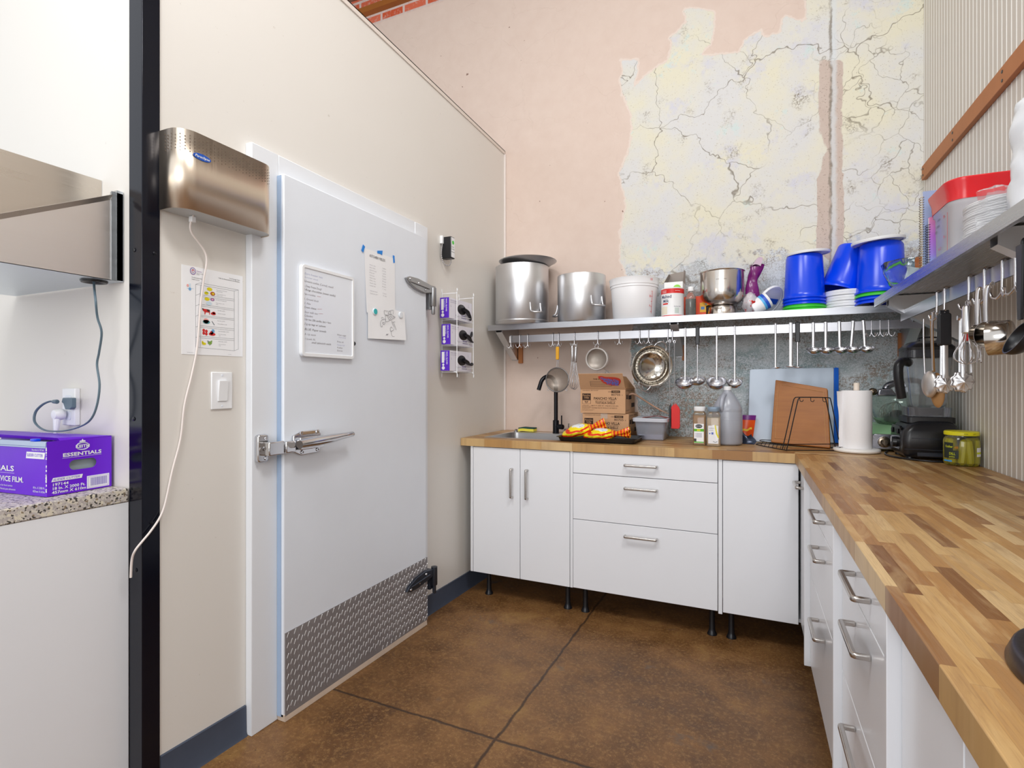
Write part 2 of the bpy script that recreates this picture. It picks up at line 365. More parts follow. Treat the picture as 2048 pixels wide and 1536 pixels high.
# ---------------------------------------------------------------- room shell
def in_poly(p, poly):
    c = False; n = len(poly)
    for i in range(n):
        a, b = poly[i], poly[i-1]
        if (a[1] > p[1]) != (b[1] > p[1]) and p[0] < (b[0]-a[0])*(p[1]-a[1])/(b[1]-a[1]+1e-12)+a[0]: c = not c
    return c
def sdf(p, poly):
    d = 9.0; n = len(poly)
    for i in range(n):
        a, b = poly[i-1], poly[i]; ex, ey = b[0]-a[0], b[1]-a[1]
        t = max(0, min(1, ((p[0]-a[0])*ex+(p[1]-a[1])*ey)/(ex*ex+ey*ey+1e-12)))
        d = min(d, math.hypot(p[0]-a[0]-t*ex, p[1]-a[1]-t*ey))
    return d if in_poly(p, poly) else -d
def xz(*ps): return [(p[0], p[2]) for p in ps]
m = M(); yn = 260; xn = 240; x0, x1, z0, z1 = -4.2, .95, -.2, 4.6
m.grid(lambda a, b: (x0+(x1-x0)*a, YB, z0+(z1-z0)*b), xn, yn)
m.box(x0, YB+.002, z0, x1, YB+.2, z1)
wb = struct('wall_back', m, PLASTER, smooth=False); wb['label'] = 'old plaster wall peeling from pink to cream behind the steel shelf'
CREAMZ = xz((-0.763, 3.431, 3.386),(-0.65, 3.431, 3.357),(-0.643, 3.431, 3.252),(-0.672, 3.431, 3.188),(-0.602, 3.431, 3.249),(-0.462, 3.431, 3.297),(-0.441, 3.431, 3.439),(-0.351, 3.431, 3.518),(-0.369, 3.431, 3.604),(-0.268, 3.431, 3.581),(-0.188, 3.431, 3.514),(-0.205, 3.431, 3.345),(-0.268, 3.431, 3.285),(-0.042, 3.431, 3.221),(-0.02, 3.431, 3.311),(0.066, 3.431, 3.353),(0.093, 3.431, 3.293),(0.171, 3.431, 3.312),(0.187, 3.431, 3.407),(0.299, 3.431, 3.334),(0.319, 3.431, 3.791),(1.143, 3.431, 3.607)) + xz((1.143, 3.431, -0.089),(-0.57, 3.431, 0.196),(-0.65, 3.431, 1.155),(-0.685, 3.431, 1.349),(-0.691, 3.431, 1.674),(-0.711, 3.431, 1.935),(-0.763, 3.431, 2.07),(-0.743, 3.431, 2.362),(-0.724, 3.431, 2.392),(-0.776, 3.431, 2.628),(-0.691, 3.431, 2.777),(-0.672, 3.431, 3),(-0.756, 3.431, 3.148))
STRIPZ = xz((0.373, 3.431, 3.092),(0.489, 3.431, 3.063),(0.489, 3.431, 2.004),(0.434, 3.431, 1.94),(0.359, 3.431, 2.018),(0.356, 3.431, 2.43),(0.403, 3.431, 2.577),(0.359, 3.431, 2.713))
ca = wb.data.color_attributes.new('zones', 'FLOAT_COLOR', 'POINT')
for i, v in enumerate(wb.data.vertices):
    p = (v.co.x, v.co.z); k = sdf(p, STRIPZ)
    if k > 0 and p[1] > STRIPZ[6][1] - .75 and p[1] > STRIPZ[5][1]: k *= .35
    ca.data[i].color = (.5+max(-.15, min(.15, sdf(p, CREAMZ)))*3, .5+max(-.1, min(.1, k))*5, 0, 1)

m = M(); m.box(XL-.1, .95, -.1, XL, YB, 2.925)
wl = struct('wall_left', m, CREAM); wl['label'] = 'cream walk-in cooler wall with the white door'
m = M(); m.box(-4.2, .95, -.1, XL-.1, 1.05, 2.925)
struct('wall_front_left', m, CREAM)['label'] = 'cream cooler wall facing the room above the speckled counter'
m = M(); m.box(XL, .95, 2.905, XL+.006, YB-.004, 2.93); m.box(XL-.1, .95, 2.925, XL+.006, YB-.004, 2.93)
struct('trim_1', m, mat('cream_trim', 'E0D6CE', .4, var=.03))
m = M(); m.box(XL, YB-.012, .9, XL+.012, YB-.002, 2.905)
struct('trim_2', m, mat('white_caulk', 'E6DDD8', .5, var=.03))
m = M(); m.prism([(0,0),(0,.051),(-.006,.051),(-.006,.006),(-.061,.006),(-.061,0)], (XL+.004, .946, -.05), (1,0,0), (0,1,0), (0,0,1), 3.0)
post = struct('trim_3', m, mat('black_corner_angle', '0E1220', .16, .35, var=.3, scale=4), bevel=.0015); post['label'] = 'black steel corner angle at the end of the cooler wall'
for p in ((-1.626, 0.946, 1.646), (-1.628, 0.946, 1.155), (-1.619, 0.946, 0.717)): stud(post, BLACKM, [(.006,0),(.006,.0015),(.002,.003),(0,.003)], p, (0,-1,0))
for p in ((-1.591, 0.981, 1.64), (-1.591, 0.972, 0.851)): stud(post, BLACKM, [(.005,0),(.005,.0015),(.002,.003),(0,.003)], p, (1,0,0))
# ribbed right wall
m = M(); m.box(XR, -2.2, -.1, XR+.1, YB, 4.6)
wr = struct('wall_right', m, mat('cream_ribbed_panel', 'D2CBC1', .5, var=.04, scale=3)); wr['label'] = 'cream beadboard wall above the long worktop'
m = M(); y = 2.648+.0385*20
while y > -2.2:
    if y < YB-.004: m.prism([(-.0042,0),(-.003,.0007),(0,.0011),(.003,.0007),(.0042,0)], (XR, y, .9), (0,1,0), (-1,0,0), (0,0,1), 3.5)
    y -= .0385
struct('wall_right_bead', m, mat('cream_bead', 'F0EFEA', .35, var=.02), wr)
# floor, ceiling, wall plate
m = M(); m.hexa([(-4.2,-2.5,floor_z(-2.5)-.1),(XR,-2.5,floor_z(-2.5)-.1),(XR,YB,floor_z(YB)-.1),(-4.2,YB,floor_z(YB)-.1),(-4.2,-2.5,floor_z(-2.5)),(XR,-2.5,floor_z(-2.5)),(XR,YB,floor_z(YB)),(-4.2,YB,floor_z(YB))])
struct('floor', m, FLOOR)['label'] = 'brown stained concrete floor with two saw-cut joints'
m = M(); m.grid(lambda a, b: (-4.2+5.1*a, -1.2+(YB+1.2)*b, 4.42+.03*math.sin(a*26)*math.sin(b*31)), 90, 80, thick=(0,0,.1))
struct('ceiling', m, FOIL)['label'] = 'dark crinkled foil ceiling above the brick'
m = M(); m.box(-4.2, YB-.05, 4.255, .9, YB, 4.30); struct('trim_4', m, mat('brown_wall_plate', '9A5A1E', .6, var=.15, scale=12))['label'] = 'brown timber wall plate under the ceiling'
# baseboards follow the floor
def base(name, ya, yb):
    m = M()
    def ring(y): f = floor_z(y); return [(XL,y,f),(XL+.014,y,f),(XL+.008,y,f+.012),(XL+.006,y,f+.103),(XL,y,f+.105)]
    a, b = ring(ya), ring(yb); m.add(a+b, [(4,3,2,1,0),(5,6,7,8,9)]+[(i,(i+1)%5,5+(i+1)%5,5+i) for i in range(5)])
    return struct(name, m, SLATE)
base('baseboard_left', .999, 1.289); base('baseboard_left_2', 2.392, YB-.002)

# ---------------------------------------------------------------- cooler door
dr = thing('door_1', 'white walk-in cooler door with diamond plate kick panel', 'door', (XL, 1.84, floor_z(1.84))); dr['kind'] = 'structure'
m = M(); XC = XL+.03
def fz(y, d=0): return floor_z(y)+d
m.hexa([(XL,1.291,fz(1.291)),(XC,1.291,fz(1.291)),(XC,1.405,fz(1.405)),(XL,1.405,fz(1.405)),(XL,1.291,2.095),(XC,1.291,2.095),(XC,1.405,2.095),(XL,1.405,2.095)])
m.box(XL, 1.4055, 2.0, XC-.001, 2.27, 2.095)
m.hexa([(XL,2.2705,fz(2.27)),(XC,2.2705,fz(2.27)),(XC,2.388,fz(2.388)),(XL,2.388,fz(2.388)),(XL,2.2705,2.095),(XC,2.2705,2.095),(XC,2.388,2.095),(XL,2.388,2.095)])
obj('door_frame', m, WHITE, dr, bevel=.003)
m = M(); XD = XL+.062; b0, b1 = fz(1.4)+.012, fz(2.325)+.012
m.hexa([(XC+.001,1.40,b0),(XD,1.40,b0),(XD,2.325,b1),(XC+.001,2.325,b1),(XC+.001,1.40,2.02),(XD,1.40,2.02),(XD,2.325,2.02),(XC+.001,2.325,2.02)])
leaf = obj('door_leaf', m, DOORW, dr, bevel=.004)
m = M(); m.box(XC+.0012, 1.3975, b0+.005, XD-.012, 1.3998, 2.015)
obj('gasket', m, mat('pale_blue_gasket', '9DB2CE', .5, var=.08), leaf)
m = M(); m.hexa([(XD-.03,1.40,fz(1.4)+.001),(XD+.006,1.40,fz(1.4)+.001),(XD+.006,2.325,fz(2.325)+.001),(XD-.03,2.325,fz(2.325)+.001),(XD-.03,1.40,b0+.012),(XD+.002,1.40,b0+.012),(XD+.002,2.325,b1+.02),(XD-.03,2.325,b1+.02)])
obj('door_sweep', m, mat('worn_vinyl_sweep', 'C9B6A4', .6, var=.2, scale=14), leaf)
# diamond plate
m = M(); t = XD+.003; k0, k1 = b0+.006, b1+.012
m.hexa([(XD,1.404,k0),(t,1.404,k0),(t,2.331,k1),(XD,2.331,k1),(XD,1.404,.352),(t,1.404,.352),(t,2.331,.352),(XD,2.331,.352)])
def lozenge(y, z, s):
    L, W, H = .0110, .0022, .0019; c = math.cos(math.radians(62)); d = math.sin(math.radians(62))*s
    def q(a, b, h): return (t-.0002+h, y+a*c-b*d, z+a*d*1.0+b*c)
    m.add([q(-L,0,0),q(-L*.35,-W,0),q(L*.35,-W,0),q(L,0,0),q(L*.35,W,0),q(-L*.35,W,0),q(-L*.7,0,H),q(L*.7,0,H)],
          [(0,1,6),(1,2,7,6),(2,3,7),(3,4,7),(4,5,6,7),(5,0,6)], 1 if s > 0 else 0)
ny = 0; y = 1.416; P_ = .0190
while y < 2.325:
    z = .342 - (P_/2 if ny % 2 else 0); nz_ = 0
    zb = k0+(k1-k0)*(y-1.404)/.927+.012
    while z > zb:
        lozenge(y, z, 1 if (ny+nz_) % 2 == 0 else -1)
        z -= P_; nz_ += 1
    y += P_/1.15; ny += 1
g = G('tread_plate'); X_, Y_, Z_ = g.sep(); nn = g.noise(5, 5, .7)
obj('kick_plate', m, [g.out(g.mix(nn, '8A878A', 'A09D9F'), g.math('MULTIPLY_ADD', nn, .2, .38), .45), mat('pale_tread', 'C9C7C8', .3, .5)], leaf, smooth=False, label='aluminium diamond tread kick plate')  # second, paler metal goes on the lozenges of one slant only
# cam hinges
def hinge(zc, mt, flip, ya=2.13, yb=2.395):
    m = M(); s = 1 if flip else -1
    out = [(0,.022),(.03,.034),(.10,.036),(.19,.026),(.215,.022),(.262,.022),(.262,-.016),(.215,-.02),(.16,-.03),(.08,-.02),(.02,.002)]
    if flip: out = [(a, -b) for a, b in out][::-1]
    m.prism(out, (XD, ya, zc), (0,1,0), (0,0,1), (1,0,0), .016)
    rib = [(.012,.006),(.20,-.004),(.20,.006),(.06,.014)]
    if flip: rib = [(a, -b) for a, b in rib][::-1]
    m.prism(rib, (XD+.016, ya, zc), (0,1,0), (0,0,1), (1,0,0), .006)
    h = obj('hinge', m, mt, dr, bevel=.003)
    m = M(); zt = zc+(.016 if not flip else .03)
    m.lathe([(0,0),(.0165,0),(.0165,-.095),(.015,-.097),(.010,-.097),(.010,-.135),(.007,-.141),(0,-.141)], (XD+.012, yb-.022, zt-.005), 20)
    m.box(XC, yb-.05, zt-.12, XD+.004, yb-.02, zt-.02)
    obj('hinge_pin', m, mt, h, ang=40)
    for a, b in ((.03,.02),(.105,.012),(.165,-.012)):
        stud(h, CHROME, [(.007,0),(.006,.003),(.003,.004),(0,.003)], (XD+.0165, ya+a, zc+(b if not flip else -b)), (1,0,0))
hinge(1.755, mat('dull_zinc', 'A9AAAC', .34, .9, var=.1), False); hinge(.262, mat('dark_worn_zinc', '4A505C', .35, .8, var=.2), True, 2.135, 2.405)
# latch
m = M(); zl = 1.03
m.prism(rrect(1.302,zl-.047,1.345,zl+.05,.01), (XC,0,0), (0,1,0), (0,0,1), (1,0,0), .02)
la = obj('latch', m, CHROME, dr, bevel=.004)
m = M(); m.box(XC+.012, 1.318, zl-.024, XD+.022, 1.385, zl+.024); m.box(XC+.012, 1.385, zl-.021, XD+.03, 1.43, zl+.02)
obj('strike_arm', m, CHROME, la, bevel=.004)
m = M()
m.prism([(1.435,-.03),(1.47,-.046),(1.555,-.044),(1.57,-.03),(1.57,.03),(1.545,.044),(1.475,.044),(1.435,.03)], (XD,0,zl+.006), (0,1,0), (0,0,1), (1,0,0), .012)
m.box(XD+.012, 1.44, zl-.016, XD+.04, 1.56, zl+.03)
obj('latch_body', m, CHROME, la, bevel=.003)
m = M(); sec = []
for y_, r_, xo in ((1.425,.019,.05),(1.50,.022,.056),(1.58,.020,.056),(1.66,.014,.052),(1.705,.012,.050),(1.712,.006,.049)): sec.append((XD+xo, y_, zl+.008+(y_-1.43)*.05, r_))
m.tube([s[:3] for s in sec], [s[3] for s in sec], 14, flat=.85)
obj('handle', m, CHROME, la, ang=60)
for y_, z_ in ((1.475,-.034),(1.552,-.032),(1.47,.037),(1.55,.037)): stud(la, CHROME, [(.008,0),(.007,.004),(.004,.004),(.003,.001),(0,.001)], (XD+.0122,y_,zl+.006+z_), (1,0,0))
for y_, z_ in ((1.311,0),(1.333,.036),(1.333,-.034)): stud(la, CHROME, [(.007,0),(.006,.004),(0,.004)], (XC+.0202,y_,zl+z_), (1,0,0))

# ---------------------------------------------------------------- cabinets
def bar_handle(parent, c, along, face_n, L=.174, proj=.036, name='handle'):
    """arched bar handle: c = centre on the face, along = bar direction, face_n = outward"""
    c, a, n = V(c), V(along), V(face_n); w = a.cross(n); m = M()
    prof = [(-L/2,0),(-L/2,proj-.006),(-L/2+.006,proj),(L/2-.006,proj),(L/2,proj-.006),(L/2,0),(L/2-.010,0),(L/2-.010,proj-.012),(-L/2+.010,proj-.012),(-L/2+.010,0)]
    k = len(prof)
    lo = [c+a*p[0]+n*p[1]-w*.0065 for p in prof]; hi = [q+w*.013 for q in lo]
    m.add(lo+hi, [(0,1,8,9),(1,2,3,4,7,8),(4,5,6,7),(k,k+9,k+8,k+1),(k+1,k+8,k+7,k+4,k+3,k+2),(k+4,k+7,k+6,k+5)]+[(i,(i+1)%k,k+(i+1)%k,k+i) for i in range(k)])
    return obj(name, m, HANDLE, parent, bevel=.004, seg=3)
HANDLE = mat('satin_nickel', 'C6C2BE', .26, 1.0, var=.03)
def leg(parent, x, y, top):
    m = M(); f = floor_z(y)
    m.lathe([(0,f),(.024,f),(.024,f+.006),(.018,f+.016),(.0145,f+.03),(.013,top-.012),(.022,top-.006),(.022,top),(0,top)], (x,y,0), 18)
    return obj('leg', m, BLACKP, parent)
def front(parent, name, a, b, z0, z1, plane, axis, bev=.0015):
    m = M()
    if axis == 'x': m.box(a, plane, z0, b, plane+.018, z1)
    else: m.box(plane, a, z0, plane+.018, b, z1)
    return obj(name, m, CAB, parent, bevel=bev)
FY = 2.80
def carcass(parent, x0, x1):
    m = M(); y0, y1, w = FY+.019, YB-.03, .016
    for q in ((x0,y0,.132,x0+w,y1,.882),(x1-w,y0,.132,x1,y1,.882),(x0+w,y0,.132,x1-w,y1,.148),(x0+w,y1-w,.148,x1-w,y1,.882),(x0+w,y0,.866,x1-w,y0+.05,.882)): m.box(*q)
    return obj('carcass', m, CAB, parent, smooth=False)
c1 = thing('sink_cabinet', 'white two-door base cabinet under the sink in the corner', 'cabinet', (-1.207, 3.1, floor_z(3.1)), 'white base cabinets')
carcass(c1, -1.511, -.903)
for a, b in ((-1.529,-1.513), (-.9005,-.885)): front(c1, 'side_panel', a, b, .128, .884, FY-.001, 'x')
d = front(c1, 'door', -1.5105, -1.2055, .128, .880, FY, 'x'); bar_handle(d, (-1.252, FY, .682), (0,0,1), (0,-1,0))
d = front(c1, 'door', -1.2025, -.9035, .128, .880, FY, 'x'); bar_handle(d, (-1.157, FY, .682), (0,0,1), (0,-1,0))
for x in (-1.437, -.935): leg(c1, x, 2.865, .132)
c2 = thing('drawer_cabinet', 'wide white cabinet of three drawers in the middle of the back run', 'cabinet', (-.51, 3.1, floor_z(3.1)), 'white base cabinets')
carcass(c2, -.883, -.137)
front(c2, 'side_panel', -.1335, -.1145, .118, .884, FY-.001, 'x')
for a, b, h in ((.766,.880,.828),(.512,.763,.706),(.130,.509,.452)):
    d = front(c2, 'drawer', -.8835, -.1365, a, b, FY, 'x'); bar_handle(d, (-.512, FY, h), (1,0,0), (0,-1,0))
for x in (-.832, -.166): leg(c2, x, 2.865, .132)
c3 = thing('corner_cabinet', 'white corner cabinet with a plain tall door beside the drawers', 'cabinet', (.15, 3.0, floor_z(3.0)), 'white base cabinets')
carcass(c3, -.112, .30)
front(c3, 'door', -.112, .2175, .128, .880, FY, 'x')
FX = .225
d = front(c3, 'door', 2.402, 2.788, .146, .880, FX, 'y'); bar_handle(d, (FX, 2.70, .80), (0,1,0), (-1,0,0), L=.16)
leg(c3, -.075, 2.865, .132)
def run_cab(name, label, y0, y1, fronts):
    t = thing(name, label, 'cabinet', (.53, (y0+y1)/2, floor_z((y0+y1)/2)), 'white base cabinets')
    m = M(); m.box(FX+.019, y0+.002, .152, XR-.02, y1-.019, .882); obj('carcass', m, CAB, t, bevel=.001)
    m = M(); m.box(FX-.020, y1-.0165, .138, FX+.4, y1-.0005, .884); obj('side_panel', m, CAB, t, bevel=.001)
    for z0, z1, h in fronts:
        d = front(t, 'drawer', y0+.0015, y1-.018, z0, z1, FX, 'y')
        bar_handle(d, (FX, (y0+y1)/2, h), (0,1,0), (-1,0,0))
    for y in (y0+.07, y1-.07): leg(t, FX+.09, y, .152)
    return t
run_cab('drawer_cabinet', 'white three-drawer cabinet at the far end of the right-hand run', 1.627, 2.400, ((.766,.880,.815),(.512,.763,.690),(.155,.509,.438)))
run_cab('drawer_cabinet', 'white three-drawer cabinet nearest the camera with large bar handles', 1.043, 1.625, ((.766,.880,.822),(.512,.763,.708),(.155,.509,.468)))
c6 = thing('base_cabinet', 'plain white door cabinet at the lower right edge under the worktop', 'cabinet', (.53, .75, floor_z(.75)), 'white base cabinets')
m = M(); m.box(FX+.019, .46, .152, XR-.02, 1.024, .882); obj('carcass', m, CAB, c6, bevel=.001)
m = M(); m.box(FX-.020, 1.0255, .138, FX+.4, 1.0415, .884); obj('side_panel', m, CAB, c6, bevel=.001)
front(c6, 'door', .759, 1.0235, .155, .880, FX, 'y'); front(c6, 'door', .46, .756, .155, .880, FX, 'y')
for y in (.53, .95): leg(c6, FX+.09, y, .152)

# ---------------------------------------------------------------- worktops and sink
sx0, sx1, sy0, sy1 = -1.478, -.955, 2.893, 3.345
m = M(); X0, X1, Y0, Y1, z0, z1 = XL+.003, XR-.004, 2.79, YB-.004, .885, CT
for a in ((X0,Y0,sx0,Y1),(sx1,Y0,X1,Y1),(sx0,Y0,sx1,sy0),(sx0,sy1,sx1,Y1)): m.box(a[0],a[1],z0,a[2],a[3],z1)
bm = obj('worktop', m, BUT_X, smooth=False); tag(bm, 'butcher block worktop along the back wall with a sink let into it', 'worktop', 'butcher block worktops')
m = M(); m.box(.203, -.9, .885, XR-.004, 2.788, CT)
wt = obj('worktop', m, BUT_Y, bevel=.002); tag(wt, 'long butcher block worktop along the ribbed right wall', 'worktop', 'butcher block worktops')
t = thing('kitchen_sink', 'stainless steel sink let into the back worktop', 'sink', ((sx0+sx1)/2, (sy0+sy1)/2, CT-.2))
m = M(); n_ = 5; r0 = rrect(sx0+.002, sy0+.002, sx1-.002, sy1-.002, .02, n_); r1 = rrect(sx0+.02, sy0+.014, sx1-.02, sy1-.085, .05, n_); k = len(r0)
def ring(r, z): return [(p[0], p[1], z) for p in r]
vs = ring(rrect(sx0-.012, sy0-.012, sx1+.012, sy1+.012, .026, n_), CT+.0005)+ring(r0, CT+.0035)+ring(r1, CT+.002)+ring(r1, CT-.006)+ring(rrect(sx0+.03, sy0+.024, sx1-.03, sy1-.095, .045, n_), CT-.185)+ring(rrect(sx0+.06, sy0+.05, sx1-.06, sy1-.12, .03, n_), CT-.195)
fs = [(j*k+i, j*k+(i+1) % k, (j+1)*k+(i+1) % k, (j+1)*k+i) for j in range(5) for i in range(k)]+[tuple(5*k+i for i in range(k))]
m.add(vs, fs); obj('basin', m, brushed('sink_steel', 'D8D8DA', .32, axis=0), t, ang=50)
m = M(); m.lathe([(.045,0),(.045,.003),(.03,.001),(0,.001)], ((sx0+sx1)/2, 3.08, CT-.195), 24); obj('drain', m, CHROME, t)
m = M(); m.lathe([(.016,0),(.016,.005),(.009,.007),(.009,.014),(.011,.016),(0,.017)], (-1.448, 3.30, CT+.004), 20); obj('hole_cover', m, CHROME, t)
m = M(); m.lathe([(.025,.003),(.026,.0055),(.011,.006),(.011,.014),(.0,.015)], (-1.448, 3.30, CT+.004), 20)
# faucet
fx, fy = -1.160, 3.300
t = thing('faucet', 'matt black gooseneck faucet behind the sink', 'faucet', (fx, fy, CT+.003))
m = M(); m.lathe([(0,0),(.0225,0),(.0225,.004),(.0205,.006),(.0205,.083),(.019,.085),(.0135,.085)], (fx,fy,CT+.0035), 24)
obj('base', m, BLACKM, t)
dv = V((-.62,-.78,0)); zt = 1.245; pts = [(fx,fy,CT+.08),(fx,fy,1.10),(fx,fy,zt-.02)]; R_ = .060
for i in range(0, 15):
    a = math.radians(i*165/14); pts.append(tuple(V((fx,fy,zt))+dv*(R_*(1-math.cos(a)))+V((0,0,R_*math.sin(a)*1.05))))
e = V(pts[-1]); d_ = (e-V(pts[-2])).normalized(); pts.append(tuple(e+d_*.045))
m = M(); m.tube(pts, .0133, 16); obj('spout', m, BLACKM, t, ang=60)
hd = V((.92,-.38,0)); m = M(); o_ = V((fx,fy,CT+.047)); m.lathe([(0,.012),(.0165,.012),(.0165,.058),(.0155,.06),(0,.06)], o_, 20, hd)
p = o_+hd*.05; m.tube([tuple(p+V((0,0,.01))), tuple(p+V((0,0,.075)))], .0045, 10); obj('lever', m, BLACKM, t)

# ---------------------------------------------------------------- steel wall shelves
UNDER = brushed('shelf_steel', 'B8BAC0', .30, axis=0, var=.05)
UNDERY = brushed('shelf_steel_deep', 'BCBEC4', .27, axis=1, var=.05)
def shelf_profile(m, o, a, n, length, depth):
    """o back top corner; n out from the wall; a along it"""
    t_ = .0015
    pr = [(0,0),(depth,0),(depth,-.036),(depth-.012,-.036),(depth-.012,-.0345),(depth-t_,-.0345),(depth-t_,-t_),(0,-t_)]
    m.prism(pr, o, n, (0,0,1), a, length)
def bracket(parent, c, a, n, depth, hook=True, wood=0):
    """gusset channel under a shelf: c on the wall at shelf height, a along wall, n outwards"""
    c, a, n = V(c), V(a), V(n); w = .046; m = M(); t_ = .0018
    tri = [(0,-.004),(depth-.02,-.004),(depth-.02,-.045),(.02,-.217),(0,-.217)]
    for s in (-w/2, w/2-t_): m.prism(tri, c+a*s, n, (0,0,1), a, t_)
    m.prism([(depth-.02,-.045),(.02,-.217),(.02-.0012,-.215),(depth-.0215,-.043)], c-a*(w/2-t_), n, (0,0,1), a, w-2*t_)
    m.prism([(-w/2,-.22),(w/2,-.22),(w/2,-.004),(-w/2,-.004)], c, a, (0,0,1), n, .002)
    b = obj('bracket', m, brushed('bracket_steel', 'DADCE0', .33, axis=2), parent, smooth=False)
    for s in (-.013, .013): stud(b, BLACKM, [(.004,0),(.004,.002),(0,.0025)], c+a*s+V((0,0,-.205))+n*.0205, n)
    if wood:
        m = M(); q = c+a*(wood*.012)-n*.0; m.prism([(-.028,-.232),(.028,-.232),(.028,-.12),(-.028,-.12)], q, a, (0,0,1), n, .0019)
    return b
t = thing('wall_shelf', 'long steel wall shelf above the sink worktop loaded with pots and blue buckets', 'shelf', (-.37, YB, ST-.05), 'steel wall shelves')
m = M(); shelf_profile(m, (XL+.018, YB-.003, ST), (1,0,0), (0,-1,0), XR-XL-.024, .300); sh = obj('shelf_board', m, UNDER, t, smooth=False)
for x in (-1.507, -.388, .771): bracket(t, (x, YB-.006, ST-.0017), (1,0,0), (0,-1,0), .295)
for x, w, h in ((-1.480,.030,1.54),(-.372,.020,1.50),(.735,.013,1.53)): obj('wood_block', M().box(x, YB-.02, 1.405, x+w, YB-.002, h), PINE, t)
m = M(); m.prism([(0,0),(.003,0),(.003,.046),(.016,.046),(.016,.043),(.006,.043),(.006,0)], (-1.452, 3.199, 1.534), (0,1,0), (0,0,1), (1,0,0), 2.24)
obj('hook_rail', m, STEELX, t, smooth=False)
t = thing('wall_shelf', 'steel wall shelf along the ribbed right wall holding plates and a red-lidded tub', 'shelf', (XR, 1.2, ST-.05), 'steel wall shelves')
m = M(); shelf_profile(m, (XR-.005, 2.903, ST), (0,-1,0), (-1,0,0), 3.3, .312); obj('shelf_board', m, UNDERY, t, smooth=False)
for y in (2.80, 1.70, .60): bracket(t, (XR-.006, y, ST-.0017), (0,-1,0), (-1,0,0), .300)
m = M(); m.prism([(0,0),(.003,0),(.003,.046),(.016,.046),(.016,.043),(.006,.043),(.006,0)], (.617, 2.84, 1.534), (1,0,0), (0,0,1), (0,-1,0), 2.6)
obj('hook_rail', m, STEELY, t, smooth=False)
# batten on the right wall
t = thing('wall_batten', 'orange stained wooden batten screwed along the ribbed right wall', 'batten', (.84, 1.5, 2.355))
m = M(); m.box(.829, -.6, 2.320, .8495, 3.383, 2.392); obj('board', m, PINE, t, bevel=.002)
for y in (3.36, 2.93, 2.43, 1.95):
    for z in (2.34, 2.372): stud(t, BLACKM, [(.0065,0),(.0055,.0015),(.0,.0015)], (.829, y, z), (-1,0,0))

# ---------------------------------------------------------------- left counter, steel trough shelf, outlet
cx = -1.649
t = thing('counter', 'speckled laminate counter top on a white base at the left edge', 'counter', (-1.95, .4, floor_z(.4)))
m = M(); m.box(-2.30, -.8, .912, cx, .944, .952); obj('counter_top', m, GRAN, t, bevel=.004)
m = M(); m.box(-2.28, -.8, .07, cx-.002, .944, .912); obj('base_panel', m, CAB, t)
t = thing('steel_shelf', 'scratched stainless trough shelf on the cooler wall above the speckled counter', 'shelf', (-1.95, .45, 1.557))
SCR = brushed('scratched_steel', 'EAE6E4', .34, axis=1, var=.05)
ya, yb = -.6, .948; zb = 1.557
def top_at(y): return zb+.264-.516*(.948-y)
m = M(); xs = -1.684
m.hexa([(xs-.0015,.45,zb),(xs,.45,zb),(xs,yb,zb),(xs-.0015,yb,zb),(xs-.0015,.45,top_at(.45)),(xs,.45,top_at(.45)),(xs,yb,top_at(yb)),(xs-.0015,yb,top_at(yb))])
m.hexa([(xs-.022,.45,top_at(.45)-.001),(xs,.45,top_at(.45)-.001),(xs,yb,top_at(yb)-.001),(xs-.022,yb,top_at(yb)-.001),(xs-.022,.45,top_at(.45)+.001),(xs,.45,top_at(.45)+.001),(xs,yb,top_at(yb)+.001),(xs-.022,yb,top_at(yb)+.001)])
fp = obj('front_panel', m, SCR, t, smooth=False)
m = M(); m.hexa([(xs,.45,top_at(.45)-.014),(xs+.0005,.45,top_at(.45)-.014),(xs+.0005,yb-.03,top_at(yb-.03)-.014),(xs,yb-.03,top_at(yb-.03)-.014),(xs-.001,.45,top_at(.45)),(xs+.005,.45,top_at(.45)),(xs+.005,yb-.03,top_at(yb-.03)),(xs-.001,yb-.03,top_at(yb-.03))]); obj('lip', m, brushed('tan_steel', 'D6CEC4', .3, axis=1), fp, smooth=False)
m = M(); m.box(-2.286, ya, zb, xs, yb, zb+.0015); obj('shelf_tray', m, brushed('pale_steel', 'D9E2EA', .32, axis=1), t, smooth=False)
m = M(); m.box(-1.792, ya, zb+.002, -1.790, .948, 1.874); obj('back_panel', m, brushed('tan_steel', 'D6CEC4', .3, axis=1), t, smooth=False)
m = M(); m.box(xs-.03, .930, zb+.002, xs+.003, .9465, zb+.265); m.box(xs+.0005, .9155, zb, xs+.003, .9475, zb+.258); obj('end_flange', m, brushed('pale_steel', 'D9E2EA', .32, axis=1), t, smooth=False)
gx, gy = -1.737, .900
m = M(); m.lathe([(.018,-.001),(.026,-.006),(.031,-.006),(.033,-.002),(.033,0),(.018,0)], (gx, gy, zb), 28); obj('grommet', m, BLACKP, t)
